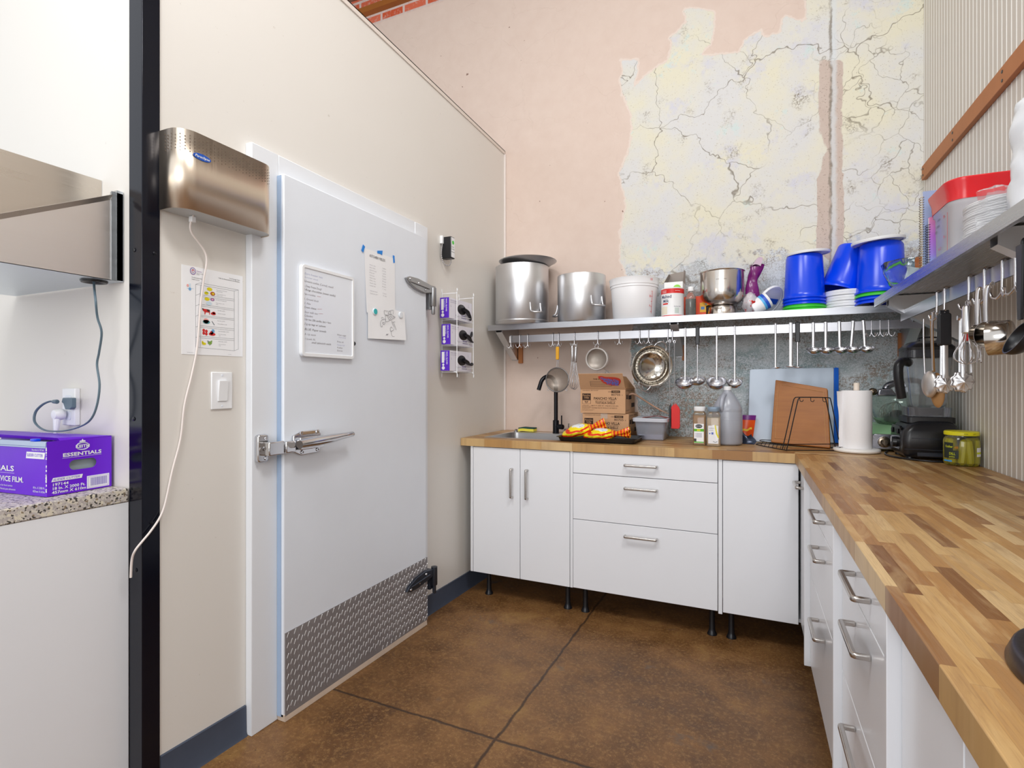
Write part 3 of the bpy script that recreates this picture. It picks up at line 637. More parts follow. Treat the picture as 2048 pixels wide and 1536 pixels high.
# outlet
t = thing('wall_outlet', 'white double outlet on the cooler wall behind the purple box', 'outlet', (-1.938, .95, 1.18))
m = M(); m.box(-1.975, .934, 1.127, -1.905, .9499, 1.243); pl = obj('cover_plate', m, PLW, t, bevel=.003)
for z in (1.158, 1.208): obj('receptacle', M().prism(rrect(-.016,-.014,.016,.014,.008), (-1.94,.934,z), (1,0,0), (0,0,1), (0,-1,0), .002), mat('pale_plastic','E3E8F2',.4,var=.02), t, bevel=.0006)
t = thing('power_cord', 'slate grey flat cord looping from the shelf grommet to the outlet', 'cord', (-1.94, .90, 1.2))
GREYC = mat('slate_cord', '5F7482', .5, var=.08)
P_ = [(gx,gy,1.575),(gx,gy,1.545)]+[(-1.691, 0.88, 1.495),(-1.701, 0.89, 1.447),(-1.7, 0.9, 1.405),(-1.722, 0.905, 1.348),(-1.732, 0.905, 1.312),(-1.71, 0.9, 1.254),(-1.713, 0.895, 1.196),(-1.733, 0.89, 1.155),(-1.778, 0.885, 1.132),(-1.858, 0.88, 1.117),(-1.953, 0.88, 1.116),(-2.02, 0.885, 1.137),(-2.029, 0.89, 1.168),(-2.003, 0.895, 1.191),(-1.974, 0.9, 1.202),(-1.963, 0.905, 1.202)]
m = M(); m.tube(smooth_path(P_, 6), .0036, 8, flat=.62); obj('cable', m, GREYC, t, ang=70)
m = M(); q = (-1.963, 0.905, 1.202); m.tube([q, tuple(V(q)+V((.02,.002,0)))], [.0055,.007], 10); a = V(q)+V((.018,.0,-.012))
m.prism([(0,.004),(.006,.018),(.055,.018),(.055,-.012),(.045,-.018),(.02,-.018),(.01,0)], (a.x, .918, a.z+.006), (1,0,0), (0,0,1), (0,1,0), .0135); obj('plug', m, GREYC, t, bevel=.002)
t = thing('power_cord', 'white appliance plug and cord in the lower outlet socket', 'cord', (-1.945, .91, 1.16))
m = M(); m.tube(smooth_path([(-1.945,.912,1.158),(-1.946,.905,1.13),(-1.943,.90,1.10),(-1.935,.895,1.06),(-1.92,.89,1.0),(-1.915,.88,.958)], 5), .004, 8); obj('cable', m, PLW, t, ang=70)
m = M(); m.lathe([(0,-.016),(.014,-.013),(.019,0),(.016,.013),(0,.016)], (-1.948,.912,1.162), 16, (0,1,0)); m.tube([(-1.947,.908,1.15),(-1.945,.904,1.112)], [.010,.0065], 10); obj('plug', m, PLW, t)

# ---------------------------------------------------------------- things on the cooler wall
FY_, FN = (0,1,0), (1,0,0); UP = (0,0,1)
t = thing('fly_trap', 'stainless wall fly trap with a perforated top and a blue oval badge', 'fly trap', (XL+.03, 1.16, 1.77), None)
xo = -1.498; prof = [(XL+.002,.995)] + [(XL+.045+(.052)*math.sin(math.radians(a))-.0, 1.047-.052*math.cos(math.radians(a))) for a in range(0,91,10)] + [(xo, 1.26)] + [(xo-.045+.045*math.cos(math.radians(a)), 1.285+.045*math.sin(math.radians(a))) for a in range(0,91,10)] + [(XL+.002,1.33)]
prof = [prof[0]]+[(p[0], p[1]) for p in prof[1:]]
m = M(); k = len(prof); inn = [(p[0]-.0012*(1 if p[0] > XL+.02 else 0), p[1]) for p in prof]
for z0, z1 in ((1.772, 2.006),):
    m.add([(p[0],p[1],z0) for p in prof]+[(p[0],p[1],z1) for p in prof], [(i,i+1,k+i+1,k+i) for i in range(k-1)])
TANST = brushed('fly_trap_steel', 'EADCCB', .33, axis=2, var=.05)
obj('cover', m, TANST, t, ang=60, solid=.0016)
m = M(); m.add([(p[0]-.003*(p[0]>XL+.02),p[1],1.775) for p in prof]+[(p[0]-.003*(p[0]>XL+.02),p[1],1.779) for p in prof], [tuple(range(k-1,-1,-1)),tuple(range(k,2*k))]+[(i,(i+1)%k,k+(i+1)%k,k+i) for i in range(k)])
obj('bottom_plate', m, mat('pale_grey_plate','C9CDCF',.4,var=.03), t, smooth=False)
m = M(); cum = [0]
for a, b in zip(prof, prof[1:]): cum.append(cum[-1]+math.hypot(b[0]-a[0], b[1]-a[1]))
s = .03; ci = 0
while s < cum[-1]-.04:
    i = max(j for j in range(k) if cum[j] <= s); f = (s-cum[i])/(cum[i+1]-cum[i]); a, b = prof[i], prof[i+1]
    p = (a[0]+(b[0]-a[0])*f, a[1]+(b[1]-a[1])*f); d = V((b[1]-a[1], -(b[0]-a[0]), 0)).normalized()
    if d.x < 0 and abs(d.y) < .99: d = -d
    for r in range(6):
        if r == 5 and ci % 2: continue
        m.lathe([(.0017,0),(.0017,.0012),(0,.0012)], (p[0], p[1], 1.990-r*.0095-(.0045 if ci % 2 else 0)), 6, d)
    s += .0125; ci += 1
obj('vent', m, mat('vent_hole', '6E5F52', .5, .5, var=.2), t, smooth=False)
c_ = V((xo+.0012, 1.062, 1.937)); m = M(); m.lathe([(.0285,0),(.0285,.0008),(0,.0012)], c_, 28, (1,0,0), x=(0,1,0), sx=1, sy=.34); bd = obj('badge', m, mat('badge_blue', '1353B8', .3, var=.05), t)
m = M(); m.text('Paraclipse', (xo+.0028, 1.062, 1.9335), FY_, UP, .0078, 'C', width=.047, bold=.012, shear=.25); obj('badge_lettering', m, PLW, bd, smooth=False)
t = thing('power_cord', 'long white cord drooping from the fly trap across the poster to the black post', 'cord', (XL+.01, 1.1, 1.3))
P_ = [(-1.555,1.075,1.776),(-1.57,1.077,1.73),(-1.578, 1.133, 1.668),(-1.584, 1.129, 1.588),(-1.586, 1.12, 1.507),(-1.588, 1.11, 1.373),(-1.588, 1.092, 1.283),(-1.588, 1.069, 1.19),(-1.588, 1.057, 1.089),(-1.587, 1.031, 0.994),(-1.585, 1.009, 0.903),(-1.582, 0.991, 0.863),(-1.58, 0.963, 0.829),(-1.58, 0.941, 0.807),(-1.585, 0.924, 0.784),(-1.6, 0.924, 0.755),(-1.61, 0.927, 0.703)]
m = M(); m.tube(smooth_path(P_, 6), .0033, 8, flat=.75); obj('cable', m, mat('cream_cord', 'EBE2DE', .5, var=.03), t, ang=70)
m = M(); m.box(-1.5705,1.070,1.755,-1.5545,1.084,1.773); obj('strain_relief', m, PLW, t, bevel=.002)
# food storage poster (letter size)
t = thing('wall_poster', 'white food storage chart poster with coloured food pictures beside the cooler door', 'poster', (XL+.001, 1.17, 1.488))
m = M(); m.hexa([(XL+.0002,1.064,1.349),(XL+.0012,1.064,1.349),(XL+.0012,1.279,1.351),(XL+.0002,1.279,1.351),(XL+.0002,1.064,1.626),(XL+.0012,1.064,1.626),(XL+.0012,1.279,1.629),(XL+.0002,1.279,1.629)]); obj('sheet', m, PAPER, t)
px = XL+.0016
def line(m, a, b, w=.0005, mi=0):
    a, b = V(a), V(b); d = (b-a).normalized(); n = d.cross(V(FN))*w; m.add([a-n, b-n, b+n, a+n], [(0,1,2,3)], mi)
def poly(m, pts, mi=0, lift=0): m.add([(p[0]+lift,p[1],p[2]) for p in pts], [tuple(range(len(pts)))], mi)
def oval(m, c, ry, rz, mi=0, lift=0, n=14, rot=0): poly(m, [(c[0], c[1]+ry*math.cos(2*PI*i/n+0)*math.cos(rot)-rz*math.sin(2*PI*i/n)*math.sin(rot), c[2]+rz*math.sin(2*PI*i/n)*math.cos(rot)+ry*math.cos(2*PI*i/n)*math.sin(rot)) for i in range(n)], mi, lift)
fc = [INKG, mat('food_yellow','E3D416',.8), mat('food_brown','B5622A',.8), mat('food_green','7FA54A',.8), mat('food_red','D22A28',.8), mat('food_dark','4A2420',.8), mat('food_pink','EFA9A4',.8), mat('food_teal','4E9AA0',.8), mat('food_plum','9A72A8',.8), mat('food_pale','CFE2EE',.8), INK, mat('food_blue','6FA8D8',.8)]
m = M()
sh_ = [(-1.5934, 1.109, 1.572), (-1.5934, 1.109, 1.375), (-1.5934, 1.124, 1.569), (-1.5934, 1.124, 1.376)]
def L2(a, b): line(m, a, b, .00035, 0)
for a, b in (((-1.5934, 1.109, 1.572),(-1.5934, 1.109, 1.374)),((-1.5934, 1.125, 1.571),(-1.5934, 1.125, 1.374)),((-1.5934, 1.246, 1.573),(-1.5934, 1.246, 1.37)),((-1.5934, 1.262, 1.579),(-1.5934, 1.262, 1.376)),((-1.5934, 1.109, 1.572),(-1.5934, 1.246, 1.573)),((-1.5934, 1.124, 1.579),(-1.5934, 1.262, 1.579)),((-1.5934, 1.246, 1.573),(-1.5934, 1.262, 1.579)),((-1.5934, 1.246, 1.37),(-1.5934, 1.262, 1.376)),((-1.5934, 1.109, 1.572),(-1.5934, 1.124, 1.579)),((-1.5934, 1.115, 1.373),(-1.5934, 1.246, 1.37)),
  ((-1.5934, 1.124, 1.536),(-1.5934, 1.246, 1.539)),((-1.5934, 1.124, 1.506),(-1.5934, 1.246, 1.506)),((-1.5934, 1.124, 1.472),(-1.5934, 1.245, 1.473)),((-1.5934, 1.124, 1.438),(-1.5934, 1.246, 1.438)),((-1.5934, 1.124, 1.404),(-1.5934, 1.246, 1.404)),((-1.5934, 1.124, 1.541),(-1.5934, 1.246, 1.545)),((-1.5934, 1.124, 1.511),(-1.5934, 1.246, 1.511)),((-1.5934, 1.124, 1.476),(-1.5934, 1.245, 1.478)),((-1.5934, 1.124, 1.443),(-1.5934, 1.246, 1.444)),((-1.5934, 1.124, 1.409),(-1.5934, 1.246, 1.41)),
  ((-1.5934, 1.109, 1.537),(-1.5934, 1.124, 1.545)),((-1.5934, 1.109, 1.504),(-1.5934, 1.124, 1.511)),((-1.5934, 1.109, 1.471),(-1.5934, 1.124, 1.479)),((-1.5934, 1.109, 1.437),(-1.5934, 1.124, 1.443)),((-1.5934, 1.109, 1.404),(-1.5934, 1.124, 1.409))): L2(a, b)
for c, ry, rz, mi in (((-1.5934, 1.156, 1.564),.0095,.0058,1),((-1.5934, 1.145, 1.55),.0072,.005,1),((-1.5934, 1.167, 1.551),.0088,.0066,2),((-1.5934, 1.147, 1.531),.0085,.0055,1),((-1.5934, 1.166, 1.532),.0075,.005,8),((-1.5934, 1.154, 1.518),.0105,.006,9),((-1.5934, 1.145, 1.457),.0125,.0065,7),((-1.5934, 1.144, 1.46),.0095,.0085,6),((-1.5934, 1.169, 1.486),.009,.0045,4),((-1.5934, 1.171, 1.489),.006,.004,4),((-1.5934, 1.136, 1.429),.0045,.005,4),((-1.5934, 1.145, 1.427),.0045,.005,4),((-1.5934, 1.136, 1.42),.0045,.005,4),((-1.5934, 1.145, 1.418),.0045,.005,4),((-1.5934, 1.165, 1.419),.012,.005,4),((-1.5934, 1.163, 1.423),.006,.006,4),((-1.5934, 1.168, 1.429),.0055,.0065,11),((-1.5934, 1.137, 1.386),.0072,.0042,1),((-1.5934, 1.132, 1.391),.003,.0038,1),((-1.5934, 1.157, 1.39),.0075,.0055,3)): oval(m, c, ry, rz, mi, .0002)
poly(m, [(-1.5934, 1.152, 1.532),(-1.5934, 1.157, 1.536),(-1.5934, 1.156, 1.529)], 1, .0003); poly(m, [(-1.5934, 1.14, 1.551),(-1.5934, 1.152, 1.551),(-1.5934, 1.149, 1.554)], 3, .0004); oval(m, (-1.5934, 1.166, 1.532), .003, .0028, 6, .0004); oval(m, (-1.5934, 1.168, 1.551), .004, .003, 1, .0004)
# cow, bone, hen
cow = [(-1.5934, 1.131, 1.498),(-1.5934, 1.135, 1.498),(-1.5934, 1.152, 1.498),(-1.5934, 1.157, 1.496),(-1.5934, 1.157, 1.482),(-1.5934, 1.155, 1.481),(-1.5934, 1.154, 1.488),(-1.5934, 1.143, 1.488),(-1.5934, 1.141, 1.48),(-1.5934, 1.139, 1.48),(-1.5934, 1.138, 1.489),(-1.5934, 1.134, 1.491)]
poly(m, cow, 4, .0003); poly(m, [(-1.5934, 1.13, 1.499),(-1.5934, 1.135, 1.499),(-1.5934, 1.135, 1.495),(-1.5934, 1.132, 1.494)], 5, .0004); poly(m, [(-1.5934, 1.145, 1.498),(-1.5934, 1.157, 1.497),(-1.5934, 1.157, 1.49),(-1.5934, 1.149, 1.491)], 5, .0004)
poly(m, [(-1.5934, 1.163, 1.461),(-1.5934, 1.165, 1.462),(-1.5934, 1.174, 1.45),(-1.5934, 1.172, 1.449)], 0, .0003); poly(m, [(-1.5934, 1.148, 1.397),(-1.5934, 1.152, 1.397),(-1.5934, 1.154, 1.391),(-1.5934, 1.15, 1.392)], 0, .0003); poly(m, [(-1.5934, 1.16, 1.397),(-1.5934, 1.165, 1.399),(-1.5934, 1.165, 1.394),(-1.5934, 1.161, 1.392)], 3, .0003); line(m, (-1.5934, 1.156, 1.386), (-1.5934, 1.157, 1.381), .0006, 10); line(m, (-1.5934, 1.158, 1.387), (-1.5934, 1.16, 1.384), .0006, 10)
# thermometer, badge
line(m, (-1.5934, 1.09, 1.571), (-1.5934, 1.09, 1.555), .0028, 9); oval(m, (-1.5934, 1.09, 1.554), .0042, .005, 11, .0003); oval(m, (-1.5934, 1.083, 1.564), .0035, .0045, 6, .0002); line(m, (-1.5934, 1.081, 1.555), (-1.5934, 1.102, 1.557), .0003, 11)
oval(m, (-1.5934, 1.1, 1.612), .0098, .0115, 8, .0002, 24); oval(m, (-1.5934, 1.1, 1.612), .0075, .009, 9, .0004, 24); oval(m, (-1.5934, 1.1, 1.612), .0045, .0055, 4, .0006, 20); oval(m, (-1.5934, 1.1, 1.611), .0028, .0034, 9, .0008, 16)
def T(s, p, h, mi=0, al='L', **k): m.text(s, (px+.0002, p[1], p[2]), FY_, UP, h, al, mi, **k)
for s, p, h, al, mi in (('TEXAS',(-1.5934, 1.112, 1.612),.0042,'L',8),('Health and Human',(-1.5934, 1.112, 1.607),.0022,'L',10),('Services',(-1.5934, 1.112, 1.603),.0022,'L',10),('Food Establishments',(-1.5934, 1.096, 1.591),.0030,'L',10),('Health Services',(-1.5934, 1.096, 1.585),.0030,'L',10),('Food Storage Chart',(-1.5934, 1.267, 1.611),.0036,'R',10),('Tabla de Almacenamiento de Alimentos',(-1.5934, 1.267, 1.605),.0036,'R',10),
  ('Ready-to-Eat Foods (No Cook)',(-1.5934, 1.18, 1.565),.0022,'L',0),('Fruits and Produce',(-1.5934, 1.18, 1.56),.0022,'L',0),('Alimentos listos para comer',(-1.5934, 1.18, 1.552),.0022,'L',0),('Vegetales y Frutas',(-1.5934, 1.18, 1.547),.0022,'L',0),('Raw Seafood, Fish, Eggs (145°F)',(-1.5934, 1.178, 1.532),.0022,'L',0),('Pescado, Mariscos crudo,',(-1.5934, 1.178, 1.522),.0022,'L',0),('huevos',(-1.5934, 1.178, 1.517),.0022,'L',0),
  ('Raw Beef  (145°F)',(-1.5934, 1.185, 1.498),.0026,'L',0),('Carne de res cruda',(-1.5934, 1.185, 1.488),.0026,'L',0),('Raw Pork  (145°F)',(-1.5934, 1.184, 1.464),.0026,'L',0),('Carne de Puerco cruda',(-1.5934, 1.184, 1.454),.0026,'L',0),('Raw Ground Beef  (155°F)',(-1.5934, 1.187, 1.43),.0026,'L',0),('Carne de res molida',(-1.5934, 1.187, 1.42),.0024,'L',0),('cruda',(-1.5934, 1.187, 1.415),.0024,'L',0),('Raw Poultry  (165°F)',(-1.5934, 1.188, 1.396),.0026,'L',0),('Pollo, Carne de ave',(-1.5934, 1.188, 1.387),.0024,'L',0),('cruda',(-1.5934, 1.188, 1.382),.0024,'L',0),('Distribution: general',(-1.5934, 1.081, 1.355),.0018,'L',0),('Rev. 2/2017',(-1.5934, 1.223, 1.356),.0018,'L',0)): T(s, p, h, mi, al)
obj('print', m, fc, t, smooth=False)
# light switch
t = thing('light_switch', 'white rocker light switch on the cooler wall left of the door', 'switch', (XL, 1.198, 1.235))
m = M(); m.box(XL+.0002,1.1595,1.173,XL+.006,1.2365,1.296); obj('cover_plate', m, PLW, t, bevel=.003)
m = M(); m.prism([(0,-.034),(.0035,-.034),(.006,.0),(.0095,.034),(0,.034)], (XL+.006,1.1815,1.234), FN, UP, FY_, .033); obj('rocker', m, PLW, t, bevel=.001)
for z in (1.184, 1.285): stud(t, mat('pale_plastic','E3E8F2',.4), [(.0035,0),(.003,.0012),(0,.0014)], (XL+.006,1.198,z), FN)
# ---------------------------------------------------------------- things on the cooler door
t = thing('whiteboard', 'small white-framed dry erase board full of handwritten lists on the cooler door', 'whiteboard', (XD, 1.613, 1.36))
m = M(); m.prism(rrect(1.4715,1.3615,1.755,1.7065,.012), (XD+.0005,0,0), FY_, UP, FN, .012); obj('board', m, mat('glossy_whiteboard','E9EEF7',.15,var=.01), t)
m = M(); o_ = rrect(1.47,1.36,1.7565,1.708,.016,5); i_ = rrect(1.4835,1.375,1.745,1.694,.004,5); k = len(o_)
vs_ = [(XD+.0005,p[0],p[1]) for p in o_]+[(XD+.016,p[0],p[1]) for p in rrect(1.472,1.362,1.7545,1.706,.015,5)]+[(XD+.016,p[0],p[1]) for p in rrect(1.482,1.3735,1.7465,1.6955,.005,5)]+[(XD+.0122,p[0],p[1]) for p in i_]
m.add(vs_, [(j*k+i,j*k+(i+1)%k,(j+1)*k+(i+1)%k,(j+1)*k+i) for j in range(3) for i in range(k)]); obj('frame', m, PLW, t)
m = M(); wx = XD+.0128
rows = [('Extra freezer lists',(-1.521, 1.485, 1.67),.0075,270,2),('Summer stock',(-1.521, 1.485, 1.657),.006,200,2),('Schwartz cookies (Carmel), muesli',(-1.521, 1.482, 1.641),.0085,450,0),('2- Deep Freeze Dough',(-1.521, 1.48, 1.623),.0085,270,0),('2-Rings chocolates (sweet vanilla)',(-1.521, 1.48, 1.609),.0085,490,1),('Feta crumbles',(-1.521, 1.482, 1.593),.0075,170,0),('1. Ground chuck',(-1.521, 1.483, 1.574),.008,215,0),('2. Ribs',(-1.521, 1.483, 1.558),.0075,95,0),('Cream cheese',(-1.521, 1.484, 1.543),.008,175,1),('Sour milk too',(-1.521, 1.485, 1.525),.008,195,0),('Colanders',(-1.521, 1.484, 1.511),.008,125,0),('5 for two 20lb candles, bars + bars',(-1.521, 1.482, 1.497),.0085,410,1),('2 lg zip bags w/ cashews',(-1.521, 1.484, 1.48),.008,320,1),('BLUE: Paper towels',(-1.521, 1.485, 1.46),.0085,325,1),('A. Lip sauce',(-1.521, 1.485, 1.442),.0075,165,0),('1 bowls XL',(-1.521, 1.485, 1.424),.0075,160,0),('small tablecloth needs',(-1.521, 1.52, 1.412),.008,300,1),('Water sugar',(-1.521, 1.656, 1.454),.007,160,0),('from south',(-1.521, 1.667, 1.445),.006,120,2),('Fries ok',(-1.521, 1.656, 1.426),.007,115,0),('Turkey loaf',(-1.521, 1.656, 1.413),.006,135,2),('4 salsas',(-1.521, 1.656, 1.402),.007,95,0),('Scores',(-1.521, 1.656, 1.39),.007,95,0)]
for s, p, h, w, mi in rows: m.text(s, (wx,p[1],p[2]), FY_, UP, h, 'L', mi, width=w*.000343, shear=.22)
for a, b in (((-1.521, 1.548, 1.596),(-1.521, 1.568, 1.597)),((-1.521, 1.55, 1.547),(-1.521, 1.574, 1.55)),((-1.521, 1.557, 1.53),(-1.521, 1.579, 1.532))): line(m, (wx,a[1],a[2]), (wx,b[1],b[2]), .0005, 3)
obj('handwriting', m, [mat('marker_grey','8F8B92',.7), mat('marker_dark','6D6668',.7), mat('marker_blue','B4BAD6',.7), mat('marker_red','B5787E',.7)], t, smooth=False)
m = M(); m.lathe([(.009,0),(.009,.006),(.006,.009),(0,.009)], (XD+.004,1.7625,1.4285), 18, FN); obj('magnet_clip', m, BLACKP, t)
t = thing('paper_notice', 'white typed list held by three strips of blue tape on the cooler door', 'paper', (XD, 1.95, 1.55))
m = M(); m.grid(lambda a, b: (XD+.0012+.004*(1-b)*(1-b)+.002*math.sin(a*PI)*(1-b), (1.848+.206*a)*(1-b)+(1.836+.219*a)*b, 1.572+.281*b), 12, 10, thick=(.0004,0,0)); obj('sheet', m, PAPER, t, ang=80)
m = M(); qx = XD+.0062
m.text('KITCHEN YIELDS', (XD+.0032,(-1.53, 1.871, 1.822)[1],(-1.53, 1.871, 1.822)[2]), FY_, UP, .012, 'L', 0, width=.108)
lw = [(115,0),(110,0),(132,0),(92,0),(92,0),(112,0),(112,0),(120,0),(112,0)]
le = ['Ancho salsa','Beans, black','Butternut soup','Broth, beef','Carnitas','Chile verde','Fideo, dry','Green chile','Lentil dal']
ri = ['2 gallon','36 cups','1 gallon','9 quart','12 pound','24 cups','15 cups','8 quart','10 pint']
for i in range(9):
    p = V((-1.53, 1.869, 1.785)).lerp(V((-1.53, 1.869, 1.693)), i/8); q = V((-1.53, 1.957, 1.787)).lerp(V((-1.53, 1.957, 1.691)), i/8)
    m.text(le[i], (qx-.0022,p[1],p[2]), FY_, UP, .0042, 'L', 1, width=lw[i][0]*.00036); m.text(ri[i], (qx-.0022,q[1],q[2]), FY_, UP, .0042, 'L', 1, width=.028)
for i, (a, b) in enumerate((('Sweet tea, brewed','9 quart'),('Sweet tea, iced','12 cup'))):
    p = V((-1.53, 1.869, 1.67)).lerp(V((-1.53, 1.869, 1.659)), i); q = V((-1.53, 1.958, 1.672)).lerp(V((-1.53, 1.958, 1.661)), i); m.text(a, (qx,p[1],p[2]), FY_, UP, .0042, 'L', 1, width=.05); m.text(b, (qx,q[1],q[2]), FY_, UP, .0042, 'L', 1, width=.027)
obj('print', m, [mat('soft_black_ink','3F3B3C',.8), mat('typed_grey','A3A2AA',.8)], t, smooth=False)
TAPE = mat('painters_tape', '1C86E0', .55, var=.06)
TP = [[(-1.53, 1.827, 1.866),(-1.53, 1.84, 1.859),(-1.53, 1.828, 1.83),(-1.53, 1.816, 1.838)],[(-1.53, 1.924, 1.861),(-1.53, 1.962, 1.87),(-1.53, 1.958, 1.848),(-1.53, 1.945, 1.851),(-1.53, 1.924, 1.849)],[(-1.53, 2.038, 1.866),(-1.53, 2.05, 1.866),(-1.53, 2.053, 1.834),(-1.53, 2.042, 1.83)]]
for pts, lab in zip(TP, ('blue tape strip on the left corner of the typed list','short wide blue tape strip at the middle of the typed list','narrow blue tape strip on the right corner of the typed list')):
    m = M(); m.prism([(p[1]-pts[0][1], p[2]-pts[0][2]) for p in pts], (XD+.0026, pts[0][1], pts[0][2]), FY_, UP, FN, .0006); tag(obj('masking_tape', m, TAPE, smooth=False), lab, 'tape', 'blue tape on the cooler door')
t = thing('pen_drawing', 'white sheet with an ink drawing of a curling flower on the cooler door', 'drawing', (XD, 1.98, 1.46))
m = M(); m.grid(lambda a, b: (XD+.0065+.004*math.sin(a*PI)*(1-b)+.010*(1-b)*a*a, 1.854+.27*a, 1.458+.155*b+.012*a*(1-b)-.006*a*b), 14, 8, thick=(.0004,0,0)); obj('sheet', m, PAPER, t, ang=80)
m = M()
def ink(pts, r=.0007): m.tube([(XD+.0105+.006*max(0,(1.62-p[2])/.16)*((p[1]-1.854)/.27), p[1], p[2]) for p in smooth_path(pts, 5)], r, 4)
ink([(-1.53, 2.013, 1.584),(-1.53, 2.028, 1.575),(-1.53, 2.018, 1.559),(-1.53, 1.998, 1.557),(-1.53, 1.99, 1.569),(-1.53, 2, 1.582),(-1.53, 2.015, 1.582)]); ink([(-1.53, 2.008, 1.576),(-1.53, 2.018, 1.571),(-1.53, 2.008, 1.563),(-1.53, 1.999, 1.569),(-1.53, 2.007, 1.573)])
ink([(-1.53, 2.003, 1.599),(-1.53, 1.992, 1.585),(-1.53, 2.013, 1.584),(-1.53, 2.003, 1.599)]); ink([(-1.53, 1.962, 1.594),(-1.53, 1.966, 1.577),(-1.53, 1.99, 1.577)]); ink([(-1.53, 1.962, 1.594),(-1.53, 1.995, 1.596)]); ink([(-1.53, 2.003, 1.598),(-1.53, 2.031, 1.604),(-1.53, 2.028, 1.585)]); ink([(-1.53, 1.99, 1.574),(-1.53, 1.971, 1.571),(-1.53, 1.977, 1.544),(-1.53, 2.008, 1.557)]); ink([(-1.53, 2.028, 1.578),(-1.53, 2.044, 1.574),(-1.53, 2.028, 1.565)])
ink([(-1.53, 1.975, 1.555),(-1.53, 1.948, 1.551),(-1.53, 1.935, 1.536),(-1.53, 1.938, 1.52),(-1.53, 1.947, 1.519),(-1.53, 1.948, 1.525)]); ink([(-1.53, 1.97, 1.548),(-1.53, 1.965, 1.533),(-1.53, 1.953, 1.532),(-1.53, 1.953, 1.54),(-1.53, 1.962, 1.539)]); ink([(-1.53, 1.957, 1.56),(-1.53, 1.945, 1.561),(-1.53, 1.943, 1.554)])
ink([(-1.53, 2.018, 1.553),(-1.53, 2.023, 1.539),(-1.53, 2.034, 1.527),(-1.53, 2.028, 1.511),(-1.53, 2.008, 1.504),(-1.53, 2.005, 1.517),(-1.53, 2.013, 1.524),(-1.53, 2.021, 1.518)]); ink([(-1.53, 2.026, 1.549),(-1.53, 2.039, 1.534),(-1.53, 2.049, 1.513)]); ink([(-1.53, 2.028, 1.549),(-1.53, 2.042, 1.551)]); ink([(-1.53, 2.01, 1.503),(-1.53, 2.015, 1.486),(-1.53, 2.023, 1.48),(-1.53, 2.036, 1.481)]); ink([(-1.53, 1.972, 1.482),(-1.53, 1.982, 1.489),(-1.53, 1.98, 1.482),(-1.53, 1.991, 1.49)])
obj('ink_drawing', m, mat('pen_ink','66646C',.7), t, smooth=False)
def magnet(c, mt, lab):
    t = thing('round_magnet', lab, 'magnet', c, 'round magnets on the drawing'); m = M(); m.lathe([(0,0),(.0155,0),(.0155,.003),(.014,.004),(0,.0042)], c, 24, FN); b = obj('rim', m, mat('clear_rim','E1EAF2',.2), t)
    m = M(); m.lathe([(.0125,.0040),(.0125,.0048),(0,.0052)], c, 20, FN); obj('face', m, mt, t)
p = (-1.53, 1.899, 1.582); magnet((XD+.0085, p[1], p[2]), mat('teal_enamel','2FB5B8',.3), 'round teal magnet on the left of the flower drawing')
p = (-1.53, 2.088, 1.589); magnet((XD+.0105, p[1], p[2]), mat('white_enamel','E6EBF2',.3), 'round white magnet on the right of the flower drawing')
# door alarm
t = thing('door_alarm', 'black door alarm box with a coiled cord on the wall above the glove rack', 'alarm', (XL, 2.592, 2.04))
m = M(); m.box(XL+.004,2.572,1.972,-1.531,2.616,2.095); bx_ = obj('case', m, BLACKP, t, bevel=.004)
m = M(); m.box(-1.531,2.576,1.978,-1.5302,2.612,2.09); lb = obj('label', m, PAPER, t)
m = M(); m.lathe([(.011,0),(.011,.0006),(0,.0006)], (-1.5301,2.594,2.062), 20, FN); obj('green_dot', m, GREEN, lb)
m = M(); m.text('DOOR', (-1.5299,2.578,2.033), FY_, UP, .006, 'L', width=.026); m.text('ALARM', (-1.5299,2.578,2.021), FY_, UP, .006, 'L', width=.03); m.box(-1.5302,2.576,2.007,-1.5298,2.612,2.009); obj('print', m, INK, lb, smooth=False)
m = M(); m.box(XL,2.556,2.055,XL+.018,2.572,2.10); obj('wall_clip', m, PLW, t, bevel=.002)
m = M(); c0 = smooth_path([(XL+.012,2.568,2.07),(XL+.016,2.556,2.04),(XL+.012,2.553,1.99),(XL+.02,2.566,1.945),(XL+.04,2.585,1.932),(XL+.05,2.594,1.95),(XL+.05,2.594,1.972)], 14); hel = []
for i, p in enumerate(c0):
    d = (V(c0[min(i+1,len(c0)-1)])-V(c0[max(i-1,0)])).normalized(); a = V((1,0,0)); b = d.cross(a).normalized(); a = b.cross(d); hel.append(tuple(V(p)+a*.0026*math.cos(i*2.1)+b*.0026*math.sin(i*2.1)))
m.tube(hel, .0022, 6); obj('coiled_cord', m, mat('grey_coil','C4C2C4',.35,.6), t, ang=80)
# glove rack with three boxes
t = thing('glove_rack', 'white wire rack holding three glove boxes on the wall beside the cooler door', 'rack', (XL, 2.67, 1.33))
m = M()
for y in (2.578, 2.772): m.tube(smooth_path([(XL+.004,y,1.325),(-1.50,y,1.325),(-1.496,y,1.33),(-1.496,y,1.765),(-1.50,y,1.771),(XL+.006,y,1.771),(XL+.003,y,1.765),(XL+.003,y,1.33)], 3, True), .0024, 6, True)
obj('side_frame', m, PLW, t)
for zb in (1.331, 1.479, 1.625):
    m = M()
    for x in (-1.575,-1.54,-1.503): m.tube([(x,2.578,zb-.003),(x,2.772,zb-.003)], .0018, 6)
    for y in (2.578, 2.772): m.tube([(XL+.003,y,zb-.003),(-1.496,y,zb-.003)], .0018, 6)
    m.tube([(-1.497,2.578,zb+.018),(-1.497,2.772,zb+.018)], .0018, 6); obj('wire_shelf', m, PLW, t)
PURP = mat('purple_card', '5A22C8', .5, var=.08); GBX = mat('pale_lilac_card', 'E9E7F2', .5, var=.02)
